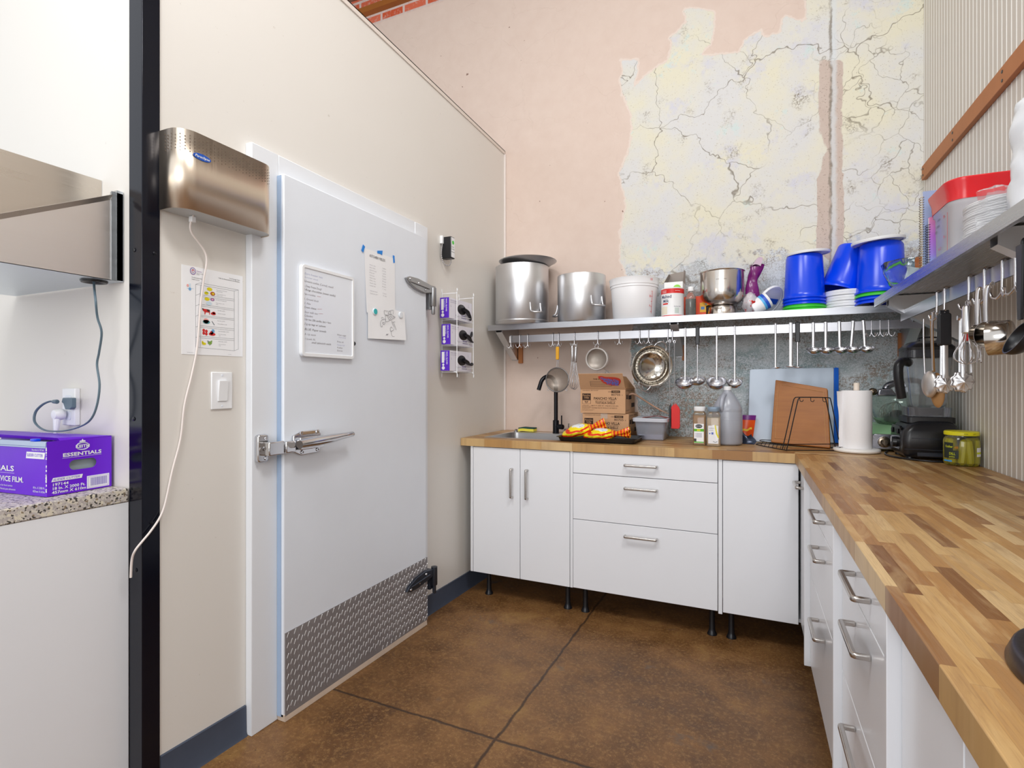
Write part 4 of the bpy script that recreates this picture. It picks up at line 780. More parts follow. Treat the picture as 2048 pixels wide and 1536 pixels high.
for zb, yo, lab, dr_ in ((1.6255,-.006,'top box of black gloves in the white wire rack',0),(1.4795,.010,'middle box of black gloves in the wire rack with a glove sticking up',1),(1.3315,.0,'bottom box of black gloves in the white wire rack',2)):
    y0, y1, x0, x1, z1 = 2.522+yo, 2.792+yo-.012*(dr_==2), -1.568, -1.512, zb+.114
    g_ = thing('glove_box', lab, 'glove box', (-1.54, 2.65, zb), 'glove boxes in the wire rack')
    m = M(); m.box(x0,y0,zb,x1,y1,z1); bo = obj('carton', m, GBX, g_, bevel=.001)
    m = M(); m.box(x0+.0005,y0-.0006,zb+.0005,x1+.0004,y0,z1-.0005); m.box(x1,y0,zb+.0005,x1+.0006,y0+.003,z1-.0005); m.box(x1-.02,y0-.0005,zb+.004,x1-.006,y0-.0007,z1-.004)
    obj('end_panel', m, PURP, bo, smooth=False)
    m = M(); e = y0-.0011; m.box(x0+.008,e,zb+.045,x0+.024,e+.0003,z1-.008)
    m.text('VINYL GLOVES', (x1-.018,e,z1-.006), (0,0,-1), (1,0,0), .008, 'L', width=.072, bold=.02); m.text('GUANTES', (x1-.03,e,z1-.006), (0,0,-1), (1,0,0), .005, 'L', width=.05)
    for zz, rr in ((.034,.007),(.016,.010)): m.lathe([(rr,0),(rr,.0003),(0,.0003)], (x0+.018,e+.0002,zb+zz), 16, (0,-1,0))
    obj('end_print', m, PAPER, bo, smooth=False)
    m = M(); fx_ = x1+.0008; m.text('VINYL GLOVES', (fx_,y0+.014,z1-.016), FY_, UP, .006, 'L', width=.075); m.text('GANTS EN VINYLE', (fx_,y0+.014,z1-.026), FY_, UP, .004, 'L', width=.07); m.text('L', (fx_,y0+.02,z1-.05), FY_, UP, .012, 'L'); m.text('100', (fx_,y1-.05,z1-.02), FY_, UP, .004); m.text('gloves', (fx_,y1-.05,z1-.028), FY_, UP, .004)
    m.text('Enguard', (fx_,y0+.075,zb+.018), FY_, UP, .010, 'L', width=.055); m.box(x1,y0+.14,zb+.012,x1+.0006,y0+.20,zb+.017); m.box(x1,y0+.14,zb+.022,x1+.0006,y0+.19,zb+.030)
    obj('front_print', m, mat('lilac_ink','8E88A6',.7), bo, smooth=False)
    m = M(); yc = (y0+y1)/2+.012; m.lathe([(.050,0),(.048,.0012),(.0,.002)], (x1,yc,zb+.062), 28, FN, x=(0,1,0), sx=1, sy=.6)
    gl = [(x1+.004,yc+.01,zb+.066),(x1+.014,yc+.03,zb+.058),(x1+.012,yc+.055,zb+.045)] + [[(x1+.012,yc+.075,zb+.028),(x1+.010,yc+.085,zb+.008)],[(x1+.012,yc+.07,zb+.035),(x1+.01,yc+.098,zb+.026)],[(x1+.016,yc+.085,zb+.038),(x1+.012,yc+.098,zb+.052)]][dr_]
    m.tube(smooth_path(gl, 4), [.024,.022,.020,.019,.018,.018,.017,.016,.015,.014,.013,.012,.011,.0105,.010,.009,.006][:len(smooth_path(gl,4))], 12, flat=.45)
    if dr_ == 1: m.tube(smooth_path([(x1+.01,yc+.05,zb+.05),(x1+.012,yc+.075,zb+.066),(x1+.010,yc+.086,zb+.09)],4), [.014,.013,.012,.011,.010,.009,.008,.007,.004], 10, flat=.5)
    obj('glove', m, mat('black_nitrile','1B1A1F',.45,var=.15), g_, ang=70)
# ---------------------------------------------------------------- purple film carton on the left counter
t = thing('film_carton', 'bright purple carton of cling film with a slider cutter on the speckled counter', 'carton', (0,0,0))
LX, WY, HZ = .52, .165, .150; m = M()
hole = rrect(.053,.063,.124,.091,.0138,6)
m.box(-LX,.002,0,-.002,WY,.002)                                      # bottom
m.box(-LX,0,0,-.0005,.002,HZ-.012); m.box(-LX,WY-.002,0,-.0005,WY,HZ)                      # long sides
outer = [(0,0),(WY,0),(WY,HZ),(0,HZ-.002)]; nh = len(hole)
vs_ = []; 
for x in (0,-.002): vs_ += [(x,p[0],p[1]) for p in outer]+[(x,p[0],p[1]) for p in hole]
def ringfaces(o, flip):
    f = []; idx = {0:[18,19,20], }
    q = 4; h = nh; seg_ = h//4
    order = [2,3,0,1]                                               # rrect starts at the top right corner
    for c in range(4):
        oc = order[c]
        for i in range(seg_-1): f.append((o+oc, o+4+c*seg_+i, o+4+c*seg_+i+1))
        a, b = o+4+c*seg_+seg_-1, o+4+((c+1)*seg_) % h; f.append((o+oc, a, b, o+order[(c+1)%4]))
    return [tuple(reversed(x)) for x in f] if flip else f
m.add(vs_, ringfaces(0, False)+ringfaces(4+nh, True)+[(4+i,4+(i+1)%nh,8+nh+(i+1)%nh,8+nh+i) for i in range(nh)])
m.hexa([(-LX,.030,HZ-.002),(0,.030,HZ-.002),(0,WY,HZ-.002),(-LX,WY,HZ-.002),(-LX,.026,HZ+.010),(-.004,.026,HZ+.006),(0,WY,HZ),(-LX,WY,HZ)])
PV = mat('violet_card', '6A12D6', .42, var=.08, scale=14); ca_ = obj('carton_body', m, PV, t, smooth=False)
m = M(); m.tube([(-LX+.02,.088,.068),(-.012,.088,.068)], .052, 28); obj('film_roll', m, clear('grey_film','B9C9CC',.2,.25), t)
m = M(); m.box(-LX,-.0025,HZ-.016,-.003,.012,HZ-.003); m.box(-LX,-.004,HZ-.020,-.003,0,HZ-.0165); rl = obj('cutter_rail', m, mat('clear_grey_rail','AFC0DA',.25,var=.04), t, bevel=.001)
m = M(); m.prism(rrect(-.008,-.011,.008,.011,.004), (-.055,.004,HZ-.003), (0,1,0), (1,0,0), (0,0,1), .007); obj('slider', m, BLUE, rl, bevel=.002)
m = M(); ex, ey = .0007, -.0007
m.text('KEITH', (ex,WY/2+.004,.1235), FY_, UP, .0085, 'C', width=.036, bold=.03)
for rr in (1.0,): m.tube([(ex,WY/2+.004+.0165*math.cos(a*PI/14),.1275+.0105*math.sin(a*PI/14)) for a in range(28)], .0007, 4, True); m.tube([(ex,WY/2+.004+.0145*math.cos(a*PI/14),.1275+.0085*math.sin(a*PI/14)) for a in range(28)], .0004, 4, True)
m.prism([(-.008,0),(.008,0),(.006,.004),(.003,.003),(0,.008),(-.003,.003),(-.006,.004)], (0,WY/2+.004,.1395), FY_, UP, FN, ex)
m.text('ESSENTIALS', (ex,WY/2+.004,.1025), FY_, UP, .0100, 'C', width=.100, bold=.03); m.box(0,WY/2-.046,.0985,ex,WY/2+.054,.0991)
m.text('SLIDER CUTTER', (ex+.0004,.013,.0405), FY_, UP, .006, 'L', 1, width=.066, shear=.3); m.prism([(0,0),(.074,0),(.077,.0105),(.004,.0105)], (0,.010,.038), FY_, UP, FN, ex)
for s, z in (('197144',.0265),('18 In. X 2000 Ft.',.0160),('457mm X 610m',.0055)): m.text(s, (ex,.011,z), FY_, UP, .0078, 'L', bold=.02, width={'197144':.040}.get(s,.082 if 'Ft' in s else .084))
m.box(0,.098,.004,ex,.158,.040); x_ = .107
while x_ < .150: w = RND.choice((.0006,.0009,.0014)); m.box(ex,x_,.011,ex+.0003,x_+w,.034,2); x_ += w+RND.choice((.0008,.0012))
for a in ((.101,.0068,.155,.0072),(.101,.0368,.155,.0372),(.101,.0068,.1014,.0372),(.1546,.0068,.155,.0372)): m.box(ex,a[0],a[1],ex+.0003,a[2],a[3],1)
R_ = (1,0,0)
m.text('SLIDER CUTTER', (-.082,ey-.0004,.106), R_, UP, .0085, 'L', 1, width=.066); m.prism([(0,0),(.076,0),(.080,.018),(.003,.018)], (-.087,0,.1005), R_, UP, (0,-1,0), .0007)
m.text('Reorder # 197144', (-.062,ey,.122), R_, UP, .0055, 'L', width=.05); m.text('ESSENTIALS', (-.138,ey,.062), R_, UP, .015, 'R', width=.19, bold=.02); m.box(-.33,-.0007,.056,-.138,0,.0566); m.text('FOODSERVICE FILM.', (-.098,ey,.033), R_, UP, .015, 'R', width=.20, bold=.02)
m.text('Film for food service', (-.145,ey,.019), R_, UP, .0055, 'R'); m.text('Pelicula para alimentos', (-.132,ey,.009), R_, UP, .0055, 'R'); m.text('18 In. X 2000 Ft.', (-.008,ey,.0195), R_, UP, .0062, 'R', width=.05); m.text('457mm X 610m', (-.008,ey,.0095), R_, UP, .0062, 'R', width=.05)
m.text('KEITH ESSENTIALS  SLIDER CUTTER', (-.05,.10,HZ+.0095), (-1,0,0), (0,-1,0), .012, 'L', width=.19)
for _ in range(26): z = RND.uniform(.004,.135); m.box(-.0035-RND.random()*.002,-.0006,z,-.0005,.0,z+RND.uniform(.001,.006))
obj('print', m, [PLW, PV, mat('barcode_violet','8C7FC6',.6)], ca_, smooth=False)
t.location = (-1.712, .776, .9535); t.rotation_euler = (0, 0, math.radians(5))

# ---------------------------------------------------------------- pots and tubs on the back shelf
def vessel(t, r, h, th=.003, foot=.006, name='pot_body', mt=None, c=(0,0,0)):
    m = M(); m.lathe([(0,0),(r-foot,0),(r,foot),(r,h),(r-.001,h+.002),(r-th,h+.001),(r-th,th+foot),(r-th-.006,th),(0,th)], c, 56); return obj(name, m, mt or ALU, t, ang=50)
def loop_handle(t, c, r, ang, z, w=.075, drop=.055, out=.045, rr=.0055):
    a = math.radians(ang); n = V((math.cos(a), math.sin(a), 0)); s = V((-math.sin(a), math.cos(a), 0)); c = V(c)
    def P(u, o, dz): q = math.sqrt(max(0, r*r-u*u)); return tuple(c+n*(q+o)+s*u+V((0,0,z+dz)))
    pts = smooth_path([P(-w/2,-.001,.055),P(-w/2,.004,.02),P(-w/2,.012,0),P(-w*.42,out*.75,-.008),P(0,out,-.010),P(w*.42,out*.75,-.008),P(w/2,.012,0),P(w/2,.004,.02),P(w/2,-.001,.055)], 5)
    obj('handle', M().tube(pts, rr, 10), ALU, t, ang=70)
t = thing('stock_pot', 'tall aluminium stock pot on the left end of the shelf', 'pot', (-1.377, 3.238, ST)); c = (-1.377, 3.238, ST)
vessel(t, .177, .385, c=c); m = M(); m.lathe([(.1772,.018),(.179,.020),(.179,.026),(.1772,.028)], c, 56); obj('seam_ring', m, ALU, t)
loop_handle(t, c, .178, -38, .075); loop_handle(t, c, .178, 142, .075)
t = thing('shallow_pan', 'grey aluminium lid lying upside down on the tall stock pot', 'lid', (-1.335, 3.235, ST+.3875)); c = (-1.335, 3.235, ST+.3875)
m = M(); m.lathe([(0,.0),(.12,.0),(.150,.010),(.182,.030),(.191,.034),(.1925,.036),(.190,.0375),(.180,.034),(.148,.014),(.12,.004),(0,.004)], c, 56); o_ = obj('pan_body', m, brushed('dull_lid', 'D6D8DC', .42), t, ang=60)
t = thing('stock_pot', 'shorter open aluminium stock pot beside the white bucket', 'pot', (-.975, 3.268, ST)); c = (-.975, 3.268, ST)
vessel(t, .154, .297, c=c); loop_handle(t, c, .155, -35, .10, .085, .05); loop_handle(t, c, .155, 190, .06, .07, .05, .03)
t = thing('food_bucket', 'round translucent white food bucket with red scale marks', 'bucket', (-.638, 3.262, ST)); c = (-.638, 3.262, ST)
FROST = mat('frosted_white', 'F2F3F6', .3, var=.015)
m = M(); m.lathe([(0,0),(.122,0),(.127,.004),(.140,.19),(.1435,.192),(.1435,.205),(.147,.207),(.150,.243),(.152,.246),(.149,.248),(.146,.244),(.136,.19),(.122,.006),(0,.006)], c, 48); b = obj('bucket_body', m, FROST, t, ang=50)
m = M(); q = V(c)
for s, zz in (('10',.222),('8',.125),('6',.07)):
    a = math.radians(-38); r = .1505 if zz > .2 else .1275+.07*zz*.9+.004
    n = V((math.cos(a),math.sin(a),0)); m.text(s, q+n*(r+.001)+V((0,0,zz)), (-math.sin(a)*1,math.cos(a),0), UP, .014, 'C')
a = math.radians(-30); n = V((math.cos(a),math.sin(a),0)); s_ = V((-math.sin(a),math.cos(a),0))
m.add([tuple(q+n*.1305+V((0,0,.03))-s_*.0012), tuple(q+n*.1305+V((0,0,.03))+s_*.0012), tuple(q+n*.1405+V((0,0,.16))+s_*.0012), tuple(q+n*.1405+V((0,0,.16))-s_*.0012)], [(0,1,2,3)])
for zz in (.04,.07,.10,.13,.16): m.add([tuple(q+n*(.1292+.0762*zz+.0008)+V((0,0,zz))+s_*u+V((0,0,d))) for u, d in ((-.012,0),(0,0),(0,.002),(-.012,.002))], [(0,1,2,3)])
obj('scale_marks', m, RED, b, smooth=False)
# can and carton
def wrap_text(m, s, c, r, a0, z, h, w, mi=0):
    """lettering that follows a round pack"""
    vs, fs, W_ = glyphs(s, .01, 0); k = w/W_; kz = h/.73
    m.add([(c[0]+r*math.sin(math.radians(a0)+p[0]*k/r), c[1]-r*math.cos(math.radians(a0)+p[0]*k/r), c[2]+z+p[1]*kz) for p in vs], fs, mi)
def band(m, c, r, a0, a1, z0, z1, mi=0, n=16):
    A = [math.radians(a0+(a1-a0)*i/n) for i in range(n+1)]
    m.add([(c[0]+r*math.sin(a), c[1]-r*math.cos(a), c[2]+z) for z in (z0,z1) for a in A], [(i,i+1,n+2+i,n+1+i) for i in range(n)], mi)
c = (-.403, 3.205, ST); t = thing('malt_can', 'white and red can of malted milk powder in front of an opened carton', 'can', c)
m = M(); m.lathe([(0,0),(.064,0),(.0655,.002),(.0645,.005),(.0645,.163),(.0655,.166),(.064,.168),(.062,.165),(0,.165)], c, 40); b = obj('can_body', m, mat('white_tin','EDEEF0',.3,var=.02), t)
m = M(); band(m, c, .0650, -178, 178, .134, .161, 0, 48); band(m, c, .0650, -178, 178, .002, .008, 0, 48)
wrap_text(m, 'Malted', c, .0653, -58, .107, .019, .068, 1); wrap_text(m, 'Milk', c, .0653, -46, .082, .019, .04, 1); band(m, c, .0651, -48, -16, .070, .078, 0); wrap_text(m, 'The original', c, .0656, -50, .148, .006, .03, 2); wrap_text(m, 'Carnation', c, .0656, -50, .139, .007, .03, 2); wrap_text(m, 'Net Wt 40 oz', c, .0656, 20, .146, .005, .03, 2)
band(m, c, .0651, -62, -20, .014, .058, 3); band(m, c, .0651, 18, 40, .018, .05, 4); wrap_text(m, 'Nutrition Facts', c, .0654, 14, .055, .005, .04, 1)
obj('print', m, [RED, mat('navy_ink','3A4468',.7), PAPER, mat('malt_cream','EBE3CF',.6), mat('pale_green_ink','C7D3CE',.7)], b, smooth=False)
t = thing('paper_carton', 'opened white carton with a green dot standing behind the malted milk can', 'carton', (-.405, 3.335, ST))
x0, x1, y0, y1, z1 = -.462, -.352, 3.275, 3.40, ST+.222; m = M()
for q in ((x0,y0,x1,y0+.001),(x0,y1-.001,x1,y1),(x0,y0,x0+.001,y1),(x1-.001,y0,x1,y1)): m.box(q[0],q[1],ST,q[2],q[3],z1)
m.box(x0,y0,ST,x1,y1,ST+.001); b = obj('carton_body', m, mat('white_card','EFEFEF',.7,var=.02), t, smooth=False)
m = M(); fl = mat('grey_card_inside', 'B3A9A2', .85, var=.08)
m.hexa([(x0,y1-.001,z1),(x1,y1-.001,z1),(x1,y1,z1),(x0,y1,z1),(x0+.014,y1-.03,z1+.066),(x1-.004,y1-.03,z1+.078),(x1-.004,y1-.029,z1+.078),(x0+.014,y1-.029,z1+.066)])
m.hexa([(x0,y0,z1),(x0+.001,y0,z1),(x0+.001,y1,z1),(x0,y1,z1),(x0+.024,y0+.03,z1+.055),(x0+.025,y0+.03,z1+.055),(x0+.025,y1-.02,z1+.06),(x0+.024,y1-.02,z1+.06)])
m.hexa([(x1-.001,y0,z1),(x1,y0,z1),(x1,y1,z1),(x1-.001,y1,z1),(x1+.003,y0+.02,z1+.074),(x1+.004,y0+.02,z1+.074),(x1+.004,y1-.02,z1+.078),(x1+.003,y1-.02,z1+.078)])
obj('flaps', m, fl, b, smooth=False)
m = M(); m.lathe([(.023,0),(.023,.0005),(0,.0005)], (x1-.034,y0-.0002,z1-.040), 24, (0,-1,0)); gd = obj('green_dot', m, mat('lime_ink','8FD24A',.6), b, smooth=False)
m = M(); m.text('14', (x1-.034,y0-.001,z1-.047), (1,0,0), UP, .016, 'C'); obj('number', m, PAPER, gd, smooth=False)
c = (-.300, 3.19, ST); t = thing('syrup_bottle', 'small clear bottle half full of dark syrup with a white cap', 'bottle', c)
m = M(); m.lathe([(0,0),(.027,0),(.029,.003),(.029,.095),(.026,.115),(.015,.132),(.013,.14),(.013,.146),(0,.146)], c, 28); obj('glass', m, clear('bottle_plastic','DDE2DC',.08,.85), t)
m = M(); m.lathe([(0,.002),(.0262,.002),(.0272,.004),(.0272,.098),(0,.098)], c, 28); obj('syrup', m, mat('dark_syrup','1B0B10',.15,var=.2), t)
m = M(); m.lathe([(0,.144),(.016,.144),(.0165,.146),(.0160,.168),(.015,.170),(0,.170)], c, 28); obj('cap', m, PLW, t)
t = thing('snack_box', 'orange and yellow box behind the syrup bottle', 'box', (-.27, 3.30, ST))
m = M(); m.box(-.345,3.26,ST,-.222,3.33,ST+.125); b = obj('carton', m, mat('bright_orange','E2491C',.5,var=.06), t, bevel=.001)
m = M(); m.box(-.256,3.2594,ST+.03,-.222,3.26,ST+.085); m.box(-.2215,3.26,ST+.02,-.2218,3.33,ST+.09); obj('yellow_panel', m, mat('label_yellow','F0B42A',.5), b, smooth=False)
m = M(); m.box(-.250,3.2588,ST+.045,-.230,3.2593,ST+.062); obj('blue_patch', m, mat('label_blue','5C86B8',.5), b, smooth=False)
c = (-.136, 3.262, ST); t = thing('bowl_pot', 'polished steel bowl pot standing on an upturned steel dish', 'pot', (c[0],c[1],ST+.060))
POL = brushed('polished_bowl', 'D8D2CC', .17, axis=2, var=.05)
m = M(); m.lathe([(0,.058),(.060,.058),(.085,.064),(.106,.084),(.116,.112),(.1185,.150),(.1185,.246),(.1225,.249),(.1235,.252),(.121,.254),(.1165,.250),(.1155,.15),(.112,.112),(.10,.085),(.08,.068),(0,.064)], c, 56); obj('bowl', m, POL, t, ang=50)
m = M(); wrap_text(m, 'STAINLESS', c, .1188, -12, .192, .005, .055); obj('stamp', m, mat('etched_mark','5A5350',.5), t, smooth=False)
t = thing('steel_dish', 'upturned steel dish under the polished bowl pot', 'dish', c)
m = M(); m.lathe([(.080,0),(.083,0),(.083,.003),(.079,.005),(.074,.050),(.066,.0575),(0,.0575)], c, 48); obj('dish', m, POL, t, ang=50)
t = thing('clear_lid', 'large clear plastic lid leaning on the wall behind the bowl pot', 'lid', (-.20, 3.39, ST+.02))
m = M(); m.lathe([(0,0),(.112,0),(.118,.004),(.120,.010),(.117,.010),(.110,.003),(0,.003)], (0,0,0), 40); m.xf(Matrix.Translation((-.195,3.385,ST+.135)) @ Matrix.Rotation(math.radians(-76), 4, 'X') @ Matrix.Rotation(math.radians(-14), 4, 'Y')); obj('lid', m, clear('clear_plastic','EEF2F4',.08,.92), t)
# bags and yoghurt tub
def blob(c, rad, seed, amp, nu=26, nv=16, sq=1.0, freq=9):
    def f(a, b):
        th, ph = 2*PI*a, PI*(b-.5); d = V((math.cos(ph)*math.cos(th), math.cos(ph)*math.sin(th), math.sin(ph)))
        n = mnoise.noise(d*2.2+V((seed,0,0)))*.6+abs(mnoise.noise(d*freq*.6+V((0,seed,0))))*.55
        return (c[0]+rad[0]*d.x*(1+amp*n), c[1]+rad[1]*d.y*(1+amp*n), c[2]+rad[2]*math.copysign(abs(d.z)**sq, d.z)*(1+amp*n*.6))
    return M().grid(f, nu, nv)
t = thing('plastic_bag', 'crumpled clear bag with red print and a twisted purple end beside the bowl pot', 'bag', (.02, 3.27, ST))
g = G('red_print_bag'); n = g.noise(26, 3, .6); w_ = g.noise(9, 3); BAGR = g.out(g.mix(g.step(n, .56, .60), g.mix(w_, 'E7E1E4', 'C9C3CC'), 'D8322C'), .18, Transmission_Weight=.15); 
obj('bag_body', blob((.012,3.265,ST+.062), (.040,.075,.062), 3.1, .5), BAGR, t, ang=70)
PURB = mat('purple_film', '7A1E72', .2, var=.25, scale=30)
def neck(a, b):
    z = ST+.085+.20*b; w = .030*(1-b)**.8+.010+.024*max(0,b-.55)*2.2; th = 2*PI*a
    return (.018+.030*b**2+w*math.cos(th)*(1+.2*math.sin(3*th+b*9)), 3.285+w*.55*math.sin(th)*(1+.25*math.sin(2*th+b*14)), z+.012*math.sin(th)*b)
obj('purple_end', M().grid(neck, 22, 14), PURB, t, ang=70)
m = M(); m.grid(lambda a, b: (.008+.058*a+.012*b, 3.27+.03*b-.01*a, ST+.268+.052*b-.012*(1-a)*(1-a)*4*b+.016*math.sin(a*3)), 8, 5, thick=(.0006,-.0006,0)); obj('bag_flap', m, mat('lilac_film','C9B3C6',.25,var=.2), t, ang=70)
t = thing('yoghurt_tub', 'white plastic tub with blue stripes tipped over on the shelf', 'tub', (.078, 3.235, ST+.048))
m = M(); m.lathe([(0,0),(.034,0),(.037,.003),(.046,.088),(.0475,.090),(.0475,.096),(.044,.096),(.036,.004),(0,.004)], (0,0,-.048), 36)
RT = Matrix.Rotation(math.radians(-62), 4, 'Y') @ Matrix.Rotation(math.radians(150), 4, 'Z'); RT = Matrix.Translation((.062,3.235,ST+.052)) @ Matrix.Rotation(math.radians(8),4,'Z') @ Matrix.Rotation(math.radians(58), 4, 'Y')
m.xf(RT); b = obj('tub_body', m, FROST, t)
m = M()
for r0, r1, z0, z1, mi in ((.0430,.0443,.008,.020,1),(.0444,.0460,.020,.036,0)): m.lathe([(r0,z0),(r1,z1)], (0,0,0), 36, mi=mi)
for i, s in enumerate(('10 oz','16 102')): m.text(s, (-.038+.001*i,-.014+.016*i,-.030), (0,0,1), (-.3,.95,0), .007, 'L', 0)
m.xf(RT); obj('stripes', m, [mat('tub_blue','1E55C8',.4), mat('tub_sky','58B4EC',.4)], b)
t = thing('white_lid', 'round white lid leaning on its edge beside the blue bucket stack', 'lid', (.13, 3.30, ST))
m = M(); m.lathe([(0,.002),(.076,.002),(.078,0),(.088,0),(.090,.004),(.090,.014),(.086,.015),(.080,.008),(0,.008)], (0,0,0), 44); m.xf(Matrix.Translation((.118,3.315,ST+.077)) @ Matrix.Rotation(math.radians(-38),4,'Z') @ Matrix.Rotation(math.radians(-58), 4, 'Y')); obj('lid', m, PLW, t)
m = M(); m.box(-.02,-.045,.0082,.012,.045,.0088); m.xf(Matrix.Translation((.118,3.315,ST+.077)) @ Matrix.Rotation(math.radians(-38),4,'Z') @ Matrix.Rotation(math.radians(122), 4, 'Y')); obj('sticker', m, mat('tub_blue','1E55C8',.4), t)
# upturned buckets
def tub_mesh(rt=.085, rb=.1015, h=.238):
    m = M(); m.lathe([(rb-.002,0),(rb+.004,0),(rb+.004,.008),(rb+.001,.010),(rb-.001,.012),(rb-.0035,.030),(rt+.004,h-.012),(rt,h-.003),(rt-.004,h),(0,h),(0,h-.002),(rt-.006,h-.003),(rb-.006,.03),(rb-.004,.010)], (0,0,0), 48); return m
t0 = thing('plastic_bucket', 'top blue bucket of the upturned stack beside the leaning white lid', 'bucket', (0,0,0), 'upturned blue and green buckets'); obj('bucket_body', tub_mesh(), BLUE, t0, ang=40)
t0.location = (.281, 3.272, ST+.070)
g0 = thing('plastic_bucket', 'upper green bucket rim in the stack beside the leaning white lid', 'bucket', (0,0,0), 'upturned blue and green buckets'); obj('bucket_body', tub_mesh(), GREEN, g0, ang=40); g0.location = (.281, 3.272, ST+.0185)
dup(g0, (.282, 3.272, ST+.001), None, 'lowest green bucket standing on the shelf beside the leaning white lid')
dup(t0, (.281, 3.272, ST+.053), None, 'second blue bucket down in the stack beside the leaning white lid')
dup(t0, (.281, 3.272, ST+.036), None, 'third blue bucket down, just above the green rims, in the left stack')
tl = Matrix.Rotation(math.radians(2), 4, 'Y')
for i, (z, k, lab) in enumerate(((.002,0,'lowest blue bucket of the right upturned stack with its dark mouth showing'),(.020,0,'blue bucket second from the bottom of the right upturned stack'),(.038,1,'single green bucket in the right upturned stack'),(.056,0,'top blue bucket of the right upturned stack under a white lid'))):
    o = dup((t0, g0)[k], (.612-.0005*i, 3.188, ST+z+.004), (math.radians(-2.5), math.radians(1.5), 0), lab); o.scale = (1.06, 1.06, 1.08)
dup(t0, (.458, 3.322, ST+.112), (math.radians(-3), math.radians(19), 0), 'single blue bucket tilted over the pile of white lids')
lidm = M(); lidm.lathe([(0,.004),(.094,.004),(.096,0),(.103,0),(.1045,.003),(.1045,.012),(.102,.0135),(.095,.0115),(0,.0105)], (0,0,0), 48)
l0 = thing('bucket_lid', 'white lid lying on top of the left upturned bucket stack', 'lid', (0,0,0), 'white bucket lids'); obj('lid', lidm, PLW, l0, ang=50)
l0.location = (.299, 3.268, ST+.3115); l0.rotation_euler = (math.radians(3), math.radians(-2), 0)
o = dup(l0, (.600, 3.18, ST+.322), (math.radians(3), math.radians(-3.5), 0), 'white lid lying on top of the right upturned bucket stack'); o.scale = (1.1, 1.1, 1.1)
words_ = ('lowest','second','third','fourth','fifth','sixth','topmost')
for i in range(7): dup(l0, (.480+.002*math.sin(i*2.2), 3.285+.002*math.cos(i*3), ST+.0005+.0146*i), (0,0,i), words_[i]+(' white lid in the pile under the tilted blue bucket' if i in (0,6) else ' white lid from the bottom of the pile under the tilted blue bucket'))
# ---------------------------------------------------------------- right-hand shelf
c = (.640, 2.765, ST+.001); t = thing('glass_bowl', 'cut glass bowl of paper packets at the far end of the right shelf', 'bowl', c)
m = M(); prof = [(0,.004),(.045,.004),(.050,0),(.056,.002),(.075,.04),(.095,.09),(.104,.132),(.102,.134),(.099,.131),(.090,.09),(.070,.042),(.050,.012),(0,.012)]
m.lathe(prof, c, 40); m.v = [(p[0]+(p[0]-c[0])*.035*math.sin(9*math.atan2(p[1]-c[1],p[0]-c[0])+60*(p[2]-c[2]))*(p[2]-c[2] > .03), p[1]+(p[1]-c[1])*.035*math.sin(9*math.atan2(p[1]-c[1],p[0]-c[0])+60*(p[2]-c[2]))*(p[2]-c[2] > .03), p[2]) for p in m.v]
obj('bowl', m, clear('cut_glass','E4F1F6',.02,1.0,1.5), t, ang=60)
pk = thing('paper_packet', 'white paper packet standing in the cut glass bowl', 'packet', (0,0,0), 'packets in the cut glass bowl'); m = M(); m.grid(lambda a, b: (.06*(a-.5), .004*math.sin(a*7), .085*b), 6, 4, thick=(0,.002,0)); obj('packet', m, PAPER, pk)
pk.location = (.655, 2.73, ST+.02); pk.rotation_euler = (math.radians(25), .2, .6)
for i in range(5): dup(pk, (.632+.014*i, 2.755+.014*(i%2), ST+.022+.006*(i % 3)), (math.radians(20+12*i), .3*math.sin(i*2), .5+.5*i))
for o in [q for q in bpy.data.objects if q.get('group') == 'packets in the cut glass bowl']: o['label'] = 'white paper packet standing in the cut glass bowl'
t = thing('paper_packet', 'small orange packet sticking up in the cut glass bowl', 'packet', (.68, 2.74, ST+.05)); m = M(); m.box(-.02,-.001,0,.02,.001,.07); m.xf(Matrix.Translation((.69,2.75,ST+.05)) @ Matrix.Rotation(.5,4,'Z') @ Matrix.Rotation(-.5,4,'X')); obj('packet', m, mat('food_brown','B5622A',.8), t)
def notebook(name_l, x0, x1, y, z1, cover, wire):
    t = thing('spiral_notebook', name_l, 'notebook', (x0, y, ST)); m = M(); m.box(x0+.006,y,ST,x1,y+.0012,z1); m.box(x0+.006,y+.0108,ST,x1,y+.012,z1); cv = obj('cover', m, cover, t)
    m = M(); m.box(x0+.006,y+.0013,ST+.003,x1-.003,y+.0107,z1-.003); obj('pages', m, PAPER, t)
    m = M(); n = int((z1-ST-.03)/.0088)
    hel = []
    for i in range(n*10): a = 2*PI*i/10; hel.append((x0+.004+.0075*math.cos(a), y+.006+.0085*math.sin(a), ST+.014+.0088*i/10))
    m.tube(hel, .0011, 5); obj('spiral', m, wire, t, ang=80); return t
notebook('grey blue spiral notebook with a brass wire standing behind the red-lidded tub', .566, .76, 2.318, 1.945, mat('grey_blue_cover','8B9CC0',.5,var=.04), mat('brass_wire','A89B7C',.3,.8))
g = G('rainbow_cover'); X_, Y_, Z_ = g.sep(); RB = g.out(g.ramp(g.math('MULTIPLY_ADD', Z_, 4.6, 0.0), [(0,'6FD3E6'),(.3,'A98FE8'),(.6,'C77AE0'),(.95,'F2A0C8')]), .4)
notebook('short pink and violet spiral notebook in front of the grey blue one', .578, .74, 2.295, 1.845, RB, mat('dark_wire','4A4452',.4,.5))
t = thing('storage_tub', 'square clear food tub with a red lid on the right shelf', 'tub', (.68, 2.17, ST))
x0, x1, y0, y1 = .578, .792, 2.058, 2.28
def rr3(x0,y0,x1,y1,r,z): return [(p[0],p[1],z) for p in rrect(x0,y0,x1,y1,r,6)]
